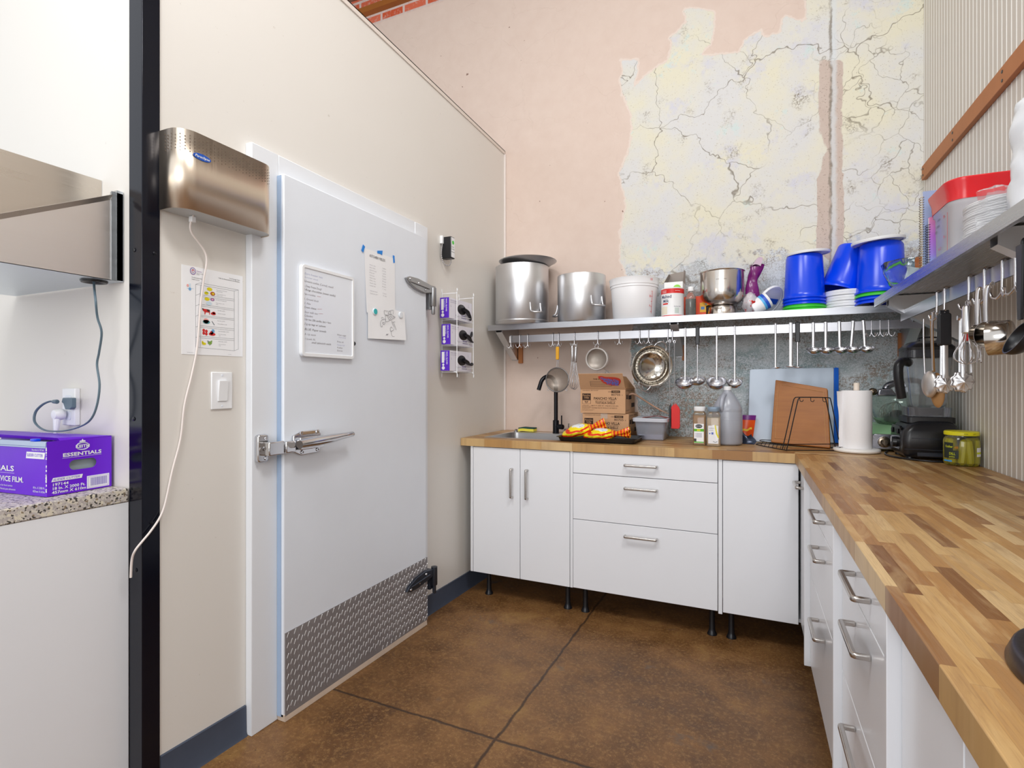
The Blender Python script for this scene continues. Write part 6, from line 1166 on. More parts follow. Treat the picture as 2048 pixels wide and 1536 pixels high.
# paper towel
c = (.478, 2.990, Z0); t = thing('paper_towel', 'roll of white paper towel on an upright white holder', 'paper towel', c)
m = M(); m.lathe([(0,0),(.086,0),(.095,.003),(.098,.009),(.096,.016),(.088,.019),(0,.019)], c, 48); obj('holder_base', m, mat('cream_plastic','F1EEEA',.35,var=.02), t)
m = M(); m.lathe([(.018,.0195),(.0625,.0195),(.0632,.022),(.0632,.293),(.0625,.2955),(.018,.2955)], c, 48); obj('roll', m, mat('towel_white','F1F0F2',.9,var=.015,bump=.25,bscale=260), t)
m = M(); m.grid(lambda a, b: (c[0]-.061-.050*a*(1-.55*math.sin(b*PI*.9)**1.0 if b < .7 else 1-.5*math.sin(.63*PI))*(.35+.65*b), c[1]-.018-.020*a+.012*a*math.sin(b*4), c[2]+.024+.268*b), 8, 16, thick=(.0004,-.0008,0)); obj('loose_sheet', m, mat('towel_white','F1F0F2',.9), t, ang=70)
m = M(); m.lathe([(.0125,.019),(.0125,.328),(.011,.332),(0,.333)], c, 20); obj('post', m, mat('pale_wood_post','E8DACB',.5,var=.06), t)
# stand mixer
t = thing('stand_mixer', 'mint green stand mixer with a clear bowl behind the blender', 'mixer', (.66, 3.18, CT)); MINT = mat('mint_enamel','A5DCA6',.25,var=.03)
m = M(); S = lambda x0,y0,x1,y1,zz,r: [(p[0],p[1],Z0+zz) for p in rrect(x0,y0,x1,y1,r,6)]
loft(m, [S(.545,3.075,.825,3.395,.008,.05),S(.540,3.07,.83,3.40,.016,.05),S(.540,3.07,.83,3.40,.075,.05),S(.548,3.085,.825,3.395,.092,.05),S(.565,3.13,.81,3.39,.122,.06)]); obj('body', m, MINT, t, ang=50)
m = M(); m.prism([(0,.010),(0,.078),(.012,.084),(.225,.084),(.235,.078),(.235,.010)], (.552,3.0695,Z0), (1,0,0), UP, (0,-1,0), .012); pn = obj('control_panel', m, brushed('mixer_silver','B9BBC6',.3,axis=0), t, bevel=.004)
for x in (.602, .690, .755):
    m = M(); m.lathe([(.027,0),(.027,.004),(.024,.006),(0,.006)], (x,3.0575,Z0+.046), 28, (0,-1,0)); k_ = obj('dial', m, mat('dial_bronze','9C8F80',.22,.9), pn); m = M(); m.lathe([(.016,.006),(.014,.020),(.012,.022),(0,.022)], (x,3.0575,Z0+.046), 24, (0,-1,0)); m.box(x-.004,3.032,Z0+.032,x+.004,3.0365,Z0+.060); obj('knob', m, mat('dial_bronze','9C8F80',.22,.9), k_)
cb = (.690, 3.235, Z0); m = M(); m.lathe([(0,.118),(.060,.118),(.085,.128),(.105,.160),(.118,.215),(.124,.262),(.127,.264),(.124,.266),(.119,.262),(.113,.215),(.10,.163),(.08,.132),(0,.123)], cb, 44); obj('bowl', m, clear('mixer_bowl','E6F0EA',.04,.95), t, ang=60)
m = M(); 
for i in range(10):
    a = 2*PI*i/10; pts = smooth_path([(cb[0]-.03,cb[1]-.02,cb[2]+.145),(cb[0]-.03+.045*math.cos(a),cb[1]-.02+.045*math.sin(a),cb[2]+.165),(cb[0]-.02+.04*math.cos(a),cb[1]+.04*math.sin(a),cb[2]+.215),(cb[0],cb[1],cb[2]+.24)], 3); m.tube(pts, .0011, 5)
obj('whisk', m, CHROME, t, ang=80); m = M(); m.lathe([(0,.125),(.03,.127),(.055,.140),(.050,.165),(.03,.185),(.015,.195),(0,.197)], (cb[0]-.005,cb[1]-.03,cb[2]), 24); obj('dough_hub', m, mat('dark_grey_plastic','3A3A45',.4,var=.1), t)
m = M(); m.tube(smooth_path([(.812,3.30,Z0+.10),(.812,3.30,Z0+.22),(.805,3.29,Z0+.315),(.775,3.265,Z0+.338),(.70,3.20,Z0+.335),(.645,3.165,Z0+.322),(.628,3.155,Z0+.300)], 5), .017, 12, flat=.75); obj('arm', m, brushed('mixer_arm','A9ACB6',.25,axis=0), t, ang=70)
m = M(); m.hexa([(.588,3.125,Z0+.268),(.672,3.130,Z0+.268),(.672,3.185,Z0+.268),(.588,3.18,Z0+.268),(.596,3.13,Z0+.303),(.650,3.135,Z0+.303),(.650,3.18,Z0+.303),(.596,3.175,Z0+.303)]); obj('arm_head', m, brushed('mixer_arm','A9ACB6',.25), t, bevel=.006)
m = M(); m.lathe([(.010,0),(.015,.004),(.0185,.014),(.0185,.024),(.014,.032),(0,.034)], (.590,3.150,Z0+.288), 24, (-1,0,0)); obj('arm_knob', m, mat('bronze_knob','7D7060',.25,.9), t)
# blender
t = thing('blender', 'black countertop blender with a clear jug in the corner of the worktop', 'blender', (.71, 2.87, CT)); bx0, bx1, by0, by1 = .612, .815, 2.762, 3.005
BLK = mat('blender_black','17181D',.3,var=.12); zb = Z0
m = M(); S = lambda d, dx, zz, r: [(p[0],p[1],zb+zz) for p in rrect(bx0+d+dx,by0+d,bx1-d,by1-d,r,5)]
loft(m, [S(.012,0,.012,.02),S(0,0,.03,.025),S(0,0,.085,.025),S(.003,.002,.120,.025),S(.010,.012,.150,.03),S(.026,.03,.166,.035)]); bd_ = obj('motor_base', m, BLK, t, ang=40)
m = M(); m.add([(bx0+.004,by0-.0012,zb+.045),(bx1-.02,by0-.0012,zb+.045),(bx1-.02,by0-.0005,zb+.047),(bx0+.004,by0-.0005,zb+.047)], [(0,1,2,3)]); m.box(bx0+.05,by0-.0012,zb+.018,bx1-.02,by0+.002,zb+.034); m.box(bx0+.03,by0-.001,zb+.092,bx1-.015,by0+.004,zb+.095); obj('seam', m, mat('seam_grey','2F333D',.25,var=.1), bd_, smooth=False)
m = M(); m.prism(rrect(by0+.045,zb+.036,by1-.045,zb+.142,.02), (bx0-.0015,0,0), (0,1,0), UP, (1,0,0), .01); cp = obj('control_panel', m, mat('panel_black','0C0D11',.15,var=.1), bd_, bevel=.002)
m = M(); m.lathe([(.024,0),(.022,.014),(.019,.016),(0,.016)], (bx0-.0015,(by0+by1)/2,zb+.066), 24, (-1,0,0)); k_ = obj('dial', m, BLK, cp); m = M(); m.box(bx0-.019,(by0+by1)/2-.002,zb+.066,bx0-.017,(by0+by1)/2+.002,zb+.088); obj('dial_mark', m, PLW, k_)
for y in (by0+.075, by1-.075): m = M(); m.box(bx0-.008,y-.007,zb+.105,bx0-.001,y+.007,zb+.128); obj('switch', m, BLK, cp, bevel=.003)
for x, y in ((bx0+.03,by0+.03),(bx1-.03,by0+.03),(bx0+.03,by1-.03),(bx1-.03,by1-.03)): m = M(); m.lathe([(0,0),(.014,0),(.012,.014),(0,.014)], (x,y,zb), 14); obj('foot', m, BLACKP, bd_)
jx, jy = .722, 2.885; Q = lambda a, zz, r: [(p[0],p[1],zb+zz) for p in rrect(jx-a,jy-a,jx+a,jy+a,r,5)]
m = M(); loft(m, [Q(.085,.158,.015),Q(.085,.182,.015),Q(.078,.184,.015)]); obj('jug_pad', m, BLACKP, bd_, ang=40)
CLR = clear('tritan','E8ECF0',.06,.92); m = M(); loft(m, [Q(.074,.185,.016),Q(.076,.225,.018)]); obj('jug_skirt', m, clear('smoky_skirt','B7BAC4',.1,.8), t, ang=50); m = M(); loft(m, [Q(.05,.19,.016),Q(.052,.222,.018)]); obj('blade_housing', m, BLK, t)
m = M(); loft(m, [Q(.058,.224,.018),Q(.063,.25,.02),Q(.080,.445,.026),Q(.083,.470,.028),Q(.080,.470,.026),Q(.077,.445,.024),Q(.060,.25,.018),Q(.055,.23,.016)], True, True); obj('jug', m, CLR, t, ang=50)
m = M(); loft(m, [Q(.0845,.440,.028),Q(.087,.442,.03),Q(.087,.474,.03),Q(.078,.476,.028)]); obj('rim_band', m, clear('smoky_band','3E4048',.15,.35), t, ang=50)
m = M(); loft(m, [Q(.0865,.474,.03),Q(.088,.486,.03),Q(.078,.498,.03),Q(.060,.512,.028),Q(.040,.516,.02)]); ld = obj('lid', m, BLK, t, ang=40)
m = M(); m.tube(smooth_path([(jx-.03,jy-.03,zb+.513),(jx-.03,jy-.03,zb+.530),(jx+.03,jy-.03,zb+.530),(jx+.03,jy-.03,zb+.513)],3), .0035, 8); obj('lid_tab', m, BLK, ld)
hx = V((-.80,-.60,0)); o_ = V((jx,jy,zb)); m = M(); m.tube(smooth_path([tuple(o_+hx*.09+V((0,0,.420))),tuple(o_+hx*.125+V((0,0,.425))),tuple(o_+hx*.148+V((0,0,.405))),tuple(o_+hx*.150+V((0,0,.36))),tuple(o_+hx*.140+V((0,0,.30))),tuple(o_+hx*.132+V((0,0,.265)))],5), .0185, 12, flat=1.0); obj('handle', m, BLACKP, t, ang=70)
t = thing('power_cord', 'black blender cord lying on the worktop in front of the blender', 'cord', (.66, 2.74, CT))
m = M(); m.tube(smooth_path([(.80,2.752,CT+.005),(.76,2.722,CT+.005),(.70,2.715,CT+.005),(.65,2.74,CT+.005),(.60,2.80,CT+.005),(.578,2.87,CT+.005),(.585,2.95,CT+.005),(.61,3.03,CT+.005)],6), .0042, 8); obj('cable', m, BLACKP, t, ang=70)
# pickle jar
c = (.785, 2.672, Z0); t = thing('pickle_jar', 'glass jar of yellow pickle spears with a yellow lid against the ribbed wall', 'jar', c)
m = M(); m.lathe([(0,.003),(.045,0),(.054,.003),(.058,.010),(.058,.098),(.055,.108),(.0515,.113),(.0515,.122),(0,.122)], c, 40); obj('glass', m, clear('jar_glass','F3F6D8',.03,.97,1.45), t, ang=60)
for i in range(9):
    a = 2*PI*i/9+.25; r_ = .038; m = M(); p0 = V((c[0]+r_*math.cos(a), c[1]+r_*math.sin(a), c[2]+.008)); p1 = V((c[0]+r_*math.cos(a+.22*(-1)**i)*.98, c[1]+r_*math.sin(a+.22*(-1)**i)*.98, c[2]+.104)); m.tube([tuple(p0),tuple(p0.lerp(p1,.06)),tuple(p0.lerp(p1,.5)),tuple(p0.lerp(p1,.94)),tuple(p1)], [.005,.0125,.0145,.012,.004], 9)
    tag(obj('pickle_spear', m, mat('pickle_yellow','DCD00C',.35,var=.12,scale=60)), 'yellow pickle spear packed upright in the glass jar', 'pickle', 'pickle spears in the jar')
m = M(); m.lathe([(0,.121),(.0545,.121),(.056,.123),(.056,.134),(.053,.137),(.048,.1365),(0,.135)], c, 44); ld = obj('lid', m, mat('lid_yellow','E6DE14',.3,var=.04), t); m = M(); wrap_text(m, 'PUSH', c, .0563, -8, .126, .005, .012); wrap_text(m, 'LIFT', c, .0563, 22, .126, .005, .012); obj('lid_print', m, mat('olive_ink','7A7A10',.6), ld, smooth=False)
m = M(); band(m, c, .0584, -82, -25, .030, .062, 0); band(m, c, .0584, -82, -42, .062, .092, 0); band(m, c, .0587, -82, -46, .016, .022, 1); wrap_text(m, 'DILL', c, .0590, -56, .044, .010, .022, 2); wrap_text(m, 'pickles', c, .0590, -56, .034, .006, .02, 2); wrap_text(m, 'Kosher', c, .0590, -72, .072, .010, .03, 2); wrap_text(m, 'dill', c, .0590, -38, .070, .010, .012, 3); band(m, c, .0584, 36, 80, .040, .075, 4); band(m, c, .0587, 36, 80, .050, .058, 2)
obj('label', m, [mat('label_dark_green','26302A',.5), mat('label_sky','3A9AE0',.5), mat('label_lime','D6E020',.5), mat('label_orange','D88A1E',.5), PAPER], t, smooth=False)
t = thing('round_griddle', 'dark round steel plate with a raised edge at the right edge of the long worktop', 'griddle', (.44, .762, CT)); c = (.44, .762, Z0)
m = M(); m.lathe([(0,0),(.168,0),(.1685,.003),(.163,.017),(.160,.019),(.150,.0185),(.148,.0175),(0,.0175)], c, 72); obj('plate', m, brushed('dark_griddle', '5E5A60', .34, axis=0, var=.2), t, ang=40)

# ---------------------------------------------------------------- hooks and utensils on the rails
HK = mat('hook_steel', 'D2D2D6', .2, 1.0, var=.05); UT = brushed('utensil_steel', 'DADADD', .25, axis=2, var=.04); BOWLST = brushed('ladle_steel', 'D4D4D8', .22, axis=0, var=.04)
def make_hook(s=1.0, spread=.024, drop=.072):
    """hangs over a rail whose top front edge is the origin; -y faces the room"""
    t = thing('pot_hook', 'small double steel hook', 'hook', (0,0,0), 'double hooks on the steel rails')
    m = M(); m.tube(smooth_path([(0,.0175,-.02),(0,.018,.002),(0,.010,.0055),(0,-.003,.0045),(0,-.0055,-.004),(0,-.0055,-.03),(0,-.006,-drop+.012)], 4), .0029*s, 8); obj('hanger', m, HK, t, ang=80)
    for k in (-1, 1):
        m = M(); m.tube(smooth_path([(0,-.006,-drop+.016),(k*.003,-.006,-drop+.002),(k*spread*.5,-.010,-drop-.010),(k*spread*.85,-.014,-drop-.004),(k*spread,-.017,-drop+.010)], 4), .0027*s, 8); obj('prong', m, HK, t, ang=80)
    return t
h0 = make_hook(); h0.location = (-1.376, 3.199, 1.580)
h0['label'] = 'double steel hook on the rail, second from the left wall and empty'
for x, lab in ((-1.440,'double steel hook with a white tag, leftmost on the back rail'),(-1.319,'empty double steel hook third from the left wall on the back rail'),(-1.145,'empty double steel hook just left of the yellow-handled strainer'),(-1.105,'double steel hook holding the yellow-handled strainer'),(-1.000,'double steel hook holding the two whisks'),(-.849,'double steel hook holding the white-rimmed strainer'),(-.715,'empty double steel hook right of the white-rimmed strainer'),(-.592,'empty double steel hook left of the hanging colanders'),(-.540,'double steel hook holding the two colanders'),(-.428,'double steel hook holding the black-tipped spatula'),(-.403,'double steel hook holding the red spatula'),(.575,'empty double steel hook first to the right of the five small ladles'),(.612,'empty double steel hook second to the right of the five small ladles'),(.648,'empty double steel hook third to the right of the five small ladles')): dup(h0, (x, 3.199, 1.580), None, lab)
m = M(); m.prism([(-.0065,-.004),(.0065,-.004),(.0065,-.046),(-.0065,-.046)], (-1.443,3.1915,1.580), (1,0,0), UP, (0,-1,0), .0008); tag(obj('paper_tag', m, PAPER), 'white paper tag hanging on the leftmost hook of the back rail', 'tag')
h1 = make_hook(1.35, .046, .085); h1.location = (.617, 2.315, 1.580); h1.rotation_euler = (0,0,-PI/2); h1['label'] = 'double hook on the right rail holding the big steel spoon'
for y, lab in ((2.235,'double hook on the right rail holding the black-gripped tongs'),(2.02,'double hook on the right rail holding the steel balloon whisk'),(1.905,'double hook on the right rail holding the slim tongs'),(1.79,'double hook on the right rail holding the smallest measuring cup'),(1.715,'double hook on the right rail holding the middle measuring cup'),(1.63,'double hook on the right rail nearest the camera')): dup(h1, (.617, y, 1.580), (0,0,-PI/2), lab)
# ladles whose flat handles hook straight over the rail
def disc_bowl(m, r, depth, tilt, c, th=.0016, sy=1.0):
    """hemispherical ladle bowl opening towards +z of its own frame, then tipped"""
    pr = [(r*math.sin(math.radians(a)), -depth*math.cos(math.radians(a))) for a in range(0, 91, 10)]; pr += [((r-th)*math.sin(math.radians(a)), -(depth-th)*math.cos(math.radians(a))) for a in range(90, -1, -10)]
    q = M().lathe(pr, (0,0,0), 32, sy=sy); q.xf(Matrix.Translation(c) @ Matrix.Rotation(math.radians(tilt), 4, 'X')); return m.add(q.v, q.f)
def ladle(lab, x, L, r, w=.010, tilt=32, grip=None, lean=0, depth=None, group='ladles on the back rail', bowl_y=-.012):
    """origin = the bend over the rail"""
    t = thing('ladle', lab, 'ladle', (0,0,0), group); m = M(); ang = math.radians(lean)
    pth = [(0,.012,-.012),(0,.013,.003),(0,.006,.0055),(0,-.003,.004),(0,-.005,-.006),(0,-.005,-L*.5),(0,-.006,-L+.01),(0,-.008+bowl_y*.3,-L)]
    m.tube(smooth_path(pth, 4), .0015 if not grip else .0035, 8, flat=1.0 if grip else w/.003, up=(1,0,0) if not grip else None); obj('handle', m, UT, t, ang=70)
    m = M(); disc_bowl(m, r, depth or r*.85, tilt, (0, bowl_y-.010-r*.35, -L-r*.18)); obj('bowl', m, BOWLST, t, ang=60)
    if grip: m = M(); m.prism(rrect(-.0105,-grip,.0105,.004,.004), (0,-.0005,0), (1,0,0), UP, (0,-1,0), .012); obj('grip', m, BLACKP, t, bevel=.003)
    t.location = (x, 3.193, 1.582); t.rotation_euler = (0, ang, 0); return t
ladle('big steel ladle left of the black-gripped ladle on the back rail', -.331, .300, .052)
ladle('steel ladle with a black plastic grip on the back rail', -.263, .292, .047, grip=.098, tilt=24, depth=.030)
ladle('big steel ladle hanging behind the gallon jug', -.160, .300, .053)
ladle('medium steel ladle alone to the right of the jug, left of the white board', -.066, .305, .041, tilt=30)
for i, (x, ln, lab) in enumerate(((.317,0,'small short ladle, leftmost of the row of five'),(.374,0,'small short ladle, second in the row of five'),(.435,-1,'small short ladle, middle one of the row of five'),(.497,4,'small short ladle with a slanting handle, fourth in the row of five'),(.541,-3,'small short ladle, rightmost of the row of five'))):
    ladle(lab, x, .135, .0365, .0135, tilt=20, lean=ln, group='row of five small ladles', depth=.029)
def skimmer(lab, x, L, r, grip=0, w=.010):
    t = thing('skimmer', lab, 'skimmer', (0,0,0), 'skimmers behind the white board'); m = M()
    m.tube(smooth_path([(0,.012,-.012),(0,.013,.003),(0,.006,.0055),(0,-.003,.004),(0,-.005,-.006),(0,-.005,-L*.5),(0,-.006,-L)], 4), .0015 if not grip else .0045, 8, flat=w/.003 if not grip else 1, up=(1,0,0) if not grip else None); obj('handle', m, UT, t, ang=70)
    m = M(); m.lathe([(0,-.004),(r*.7,-.003),(r,.002),(r,.004),(r*.7,-.001),(0,-.002)], (0,-.012-r*.6,-L-.006), 32); obj('disc', m, BOWLST, t)
    if grip: m = M(); m.prism(rrect(-.011,-grip,.011,.006,.004), (0,-.0005,0), (1,0,0), UP, (0,-1,0), .013); obj('grip', m, BLACKP, t, bevel=.003)
    t.location = (x, 3.193, 1.582); return t
skimmer('flat-handled skimmer reaching down behind the left part of the white board', .138, .232, .026); skimmer('wide-handled skimmer reaching down behind the middle of the white board', .212, .228, .036, 0, .017); skimmer('black-gripped skimmer beside the wide-handled one behind the white board', .243, .232, .03, .100)
# strainers, whisks, colanders, spatulas: y just in front of the rail
ym = 3.181
def ring_net(t, c, r, depth, netc, rimm, tilt=0):
    pr = [(r*math.sin(math.radians(a)), depth*math.cos(math.radians(a))) for a in range(90, -1, -10)]; m = M().lathe(pr, (0,0,0), 40, (0,1,0)); m.xf(Matrix.Translation(c)); obj('mesh_bowl', m, netc, t, ang=80)
    m = M(); m.tube([(c[0]+r*math.cos(a*PI/20), c[1], c[2]+r*math.sin(a*PI/20)) for a in range(40)], .0038, 8, True); obj('rim', m, rimm, t, ang=80)
def net_mat(name, c, alpha):
    g = G(name); X, Y, Z = g.sep(); s = 460
    a = g.math('MAXIMUM', g.math('GREATER_THAN', g.math('FRACT', g.math('MULTIPLY', X, s)), .45), g.math('GREATER_THAN', g.math('FRACT', g.math('MULTIPLY', Z, s)), .45))
    return g.out(g.mix(g.noise(20,3), c, '8F8478'), .4, .6, Alpha=g.math('MULTIPLY_ADD', a, alpha, .25))
NET = net_mat('fine_mesh', 'A39A92', .55)
t = thing('hand_strainer', 'round mesh strainer with a yellow handle hanging in front of the faucet', 'strainer', (-1.106, ym, 1.515)); c = (-1.107, ym-.006, 1.285)
ring_net(t, c, .0765, .055, NET, mat('dark_ring','7E7C7C',.35,.9))
m = M(); m.tube(smooth_path([(c[0]-.006,c[1],c[2]+.076),(c[0]-.004,ym,1.39),(c[0]-.003,ym,1.42)],4), .0016, 6); m.tube(smooth_path([(c[0]+.006,c[1],c[2]+.076),(c[0]+.004,ym,1.39),(c[0]+.003,ym,1.42)],4), .0016, 6); obj('neck_wire', m, HK, t)
m = M(); m.prism(rrect(-.0105,1.413,.0105,1.496,.006), (c[0],ym+.004,0), (1,0,0), UP, (0,-1,0), .012); obj('grip', m, mat('yellow_handle','E2A51E',.5,var=.15), t, bevel=.003)
m = M(); m.tube(smooth_path([(c[0]-.004,ym-.002,1.494),(c[0]-.004,ym-.003,1.508),(c[0],ym-.003,1.512),(c[0]+.004,ym-.003,1.508),(c[0]+.004,ym-.002,1.494)],4), .0014, 6); obj('hang_loop', m, HK, t)
for k in (-1, 1):
    m = M(); a = math.radians(-90+k*44); p = V((c[0]+.0765*math.cos(a), c[1], c[2]+.0765*math.sin(a))); d = V((math.cos(a),0,math.sin(a))); s = V((-d.z,0,d.x)); m.tube(smooth_path([tuple(p-s*.004),tuple(p+d*.014-s*.0055),tuple(p+d*.018),tuple(p+d*.014+s*.0055),tuple(p+s*.004)],4), .0014, 6); obj('rest_loop', m, HK, t)
def whisk(lab, x, y, zt, hl, L, wr, hr=.0085, lean=0, group=None, n=5, loc=None):
    t = thing('whisk', lab, 'whisk', (0,0,0), group); m = M(); m.lathe([(0,0),(hr*.8,0),(hr,-.004),(hr*1.05,-hl+.004),(hr*.8,-hl),(0,-hl)], (0,0,0), 18); obj('handle', m, UT, t)
    m = M(); m.tube(smooth_path([(-.003,0,-.002),(-.004,0,.012),(0,0,.016),(.004,0,.012),(.003,0,-.002)],4), .0014, 6); obj('hang_loop', m, HK, t)
    for i in range(n):
        a = PI*i/n; ca, sa = math.cos(a), math.sin(a); pts = [(s*k_*wr*ca, s*k_*wr*sa, -hl-f*(L-hl)) for s, k_, f in ((-1,.22,0),(-1,.45,.3),(-1,.92,.62),(-1,.85,.85),(0,0,1.0),(1,.85,.85),(1,.92,.62),(1,.45,.3),(1,.22,0))]
        obj('wire_loop', M().tube(smooth_path(pts,4), .0011, 6), HK, t, ang=80)
    t.location = (x,y,zt); t.rotation_euler = (0, math.radians(lean), 0); return t
whisk('left one of two steel whisks hanging on one hook beside the cardboard boxes', -1.009, ym-.004, 1.496, .098, .270, .030, lean=-1, group='whisks on the back rail'); whisk('right one of two steel whisks hanging on one hook beside the cardboard boxes', -.984, ym-.004, 1.490, .098, .268, .028, lean=2, group='whisks on the back rail')
t = thing('hand_strainer', 'shallow white-rimmed strainer hanging above the cardboard boxes', 'strainer', (-.851, ym, 1.5)); c = (-.852, ym-.004, 1.412)
m = M(); m.lathe([(.062,.0),(.066,-.004),(.070,.0),(.070,.03),(.066,.034),(.062,.03)], c, 44, (0,1,0)); obj('rim', m, mat('pale_rim','E4E0DD',.3,.3), t)
m = M(); m.lathe([(.063,.012),(.05,.022),(.03,.028),(0,.03)], c, 40, (0,1,0)); obj('mesh_bowl', m, net_mat('grey_mesh','B3ADA8',.7), t)
for k in (-1, 1): m = M(); m.tube(smooth_path([(c[0]+k*.010,c[1],c[2]+.069),(c[0]+k*.010,ym,1.492),(c[0]+k*.007,ym-.002,1.502),(c[0],ym-.003,1.505)],4), .0014, 6); obj('handle_wire', m, HK, t)
def colander(lab, c, r, depth, tiltz, tiltx):
    t = thing('colander', lab, 'colander', (0,0,0), 'colanders on the back rail'); pr = [(r+.008,0),(r+.009,.002),(r+.002,.003)]+[(r*math.sin(math.radians(a))**.8, depth*math.cos(math.radians(a))**.9) for a in range(88, 20, -8)]+[(r*.36,depth*.985),(0,depth)]
    m = M().lathe(pr, (0,0,0), 48, (0,1,0)); b = obj('bowl', m, mat('bright_colander','C9C4BC',.13,1.0,var=.08), t, ang=70, solid=.0012); m = M()
    for k_ in range(3):
        for i in range(26):
            a = 2*PI*i/26+k_*.12; rr = r*(.86-.13*k_); dd = depth*math.sqrt(max(0,1-(.86-.13*k_)**2.4)); m.lathe([(.0028,-.0012),(.0028,-.0018),(0,-.0018)], (rr*math.cos(a), dd-.0015, rr*math.sin(a)), 6, (-math.cos(a)*.6,1,-math.sin(a)*.6))
    obj('drain_hole', m, mat('drain_dark','55504B',.5,.3), b, smooth=False)
    for k in (-1, 1):
        a0 = math.radians(90 if k > 0 else -90); m = M(); m.tube(smooth_path([((r+.006)*math.cos(a0+q), -.001-.004*(1-abs(q)/.32), (r+.006+e)*math.sin(a0+q)) for q, e in ((-.32,0),(-.26,.020),(-.12,.032),(0,.034),(.12,.032),(.26,.020),(.32,0))],4), .0034, 8); obj('handle', m, HK, t, ang=80)
    t.location = c; t.rotation_euler = (math.radians(tiltx), math.radians(tiltz), math.radians(32)); return t
colander('front colander, polished steel with loop handles, hanging tilted on the back rail', (-.512, 3.165, 1.362), .114, .088, 22, 6)
colander('second colander nested behind the front one on the back rail', (-.536, 3.215, 1.352), .104, .088, 6, 4)
def spat(lab, x, zt, ze, zb, w, mt, tip):
    t = thing('spatula', lab, 'spatula', (x, ym, zt), 'spatulas on the back rail'); m = M(); m.tube([(x,ym-.004,zt),(x,ym-.006,(zt+ze)/2),(x+.003,ym-.006,ze-.01)], .0026, 8); obj('handle', m, UT, t)
    m = M(); m.tube(smooth_path([(x-.004,ym-.003,zt-.004),(x-.004,ym-.003,zt+.008),(x,ym-.003,zt+.012),(x+.004,ym-.003,zt+.008),(x+.004,ym-.003,zt-.004)],4), .0013, 6); obj('hang_loop', m, HK, t)
    m = M(); m.prism([(-.004,ze),(.004,ze),(w*.8,ze-.022),(w,ze-.035),(w,zb+.012),(w*.75,zb),(-w*.75,zb),(-w,zb+.012),(-w,ze-.035),(-w*.8,ze-.022)], (x+.004,ym,0), (1,0,0), UP, (0,-1,0), .006); obj(tip, m, mt, t, bevel=.002)
spat('spatula with a narrow black blade hanging beside the red spatula', -.416, 1.505, 1.145, 1.000, .008, BLACKP, 'blade'); spat('spatula with a wide red silicone blade above the clear tub', -.389, 1.500, 1.145, .998, .027, mat('red_silicone','D8201E',.5,var=.06), 'blade')
# right-hand rail: built facing the room from the right wall
def rx(y, d): return .600-d
t = thing('serving_spoon', 'big steel serving spoon hanging bowl down on the right rail', 'spoon', (.598, 2.33, 1.50)); sy = 2.318
m = M(); m.tube(smooth_path([(.604,sy+.012,1.488),(.603,sy+.010,1.505),(.600,sy,1.512),(.597,sy-.008,1.505),(.596,sy-.006,1.46),(.598,sy,1.38),(.600,sy+.004,1.305)],4), [.0022]*24+[.003], 8, flat=2.4, up=(0,1,0)); obj('handle', m, UT, t, ang=70)
m = M(); q = M().lathe([(.031*math.sin(math.radians(a)), -.016*math.cos(math.radians(a))) for a in range(0,91,10)]+[(.029*math.sin(math.radians(a)), -.0145*math.cos(math.radians(a))) for a in range(90,-1,-10)], (0,0,0), 32, (1,0,0), x=(0,0,1), sx=1.55, sy=1.05); q.xf(Matrix.Translation((.594,sy+.006,1.256)) @ Matrix.Rotation(math.radians(28),4,'Z')); m.add(q.v,q.f); obj('bowl', m, mat('satin_spoon','D2CFCD',.35,.9), t, ang=60)
t = thing('wooden_spoon', 'brown wooden spoon hanging behind the steel serving spoon', 'spoon', (.612, 2.36, 1.50)); m = M(); m.tube(smooth_path([(.606,2.352,1.505),(.607,2.35,1.40),(.610,2.345,1.30)],4), .005, 10); obj('handle', m, mat('dark_beech','A67A48',.55,var=.2), t)
m = M(); m.lathe([(.028*math.sin(math.radians(a)), -.012*math.cos(math.radians(a))) for a in range(0,181,15)], (0,0,0), 24, (1,0,0), x=(0,0,1), sx=2.3, sy=1.0); m.xf(Matrix.Translation((.616,2.328,1.235)) @ Matrix.Rotation(math.radians(-14),4,'X') @ Matrix.Rotation(math.radians(30),4,'Z')); obj('bowl', m, mat('dark_beech','A67A48',.55), t)
m = M(); m.tube(smooth_path([(.588,2.374,1.495),(.588,2.376,1.44),(.590,2.378,1.36),(.592,2.372,1.27)],4), .0028, 8); t = tag(obj('skewer', m, UT, ang=80), 'thin steel skewer hanging left of the serving spoon on the right rail', 'skewer')
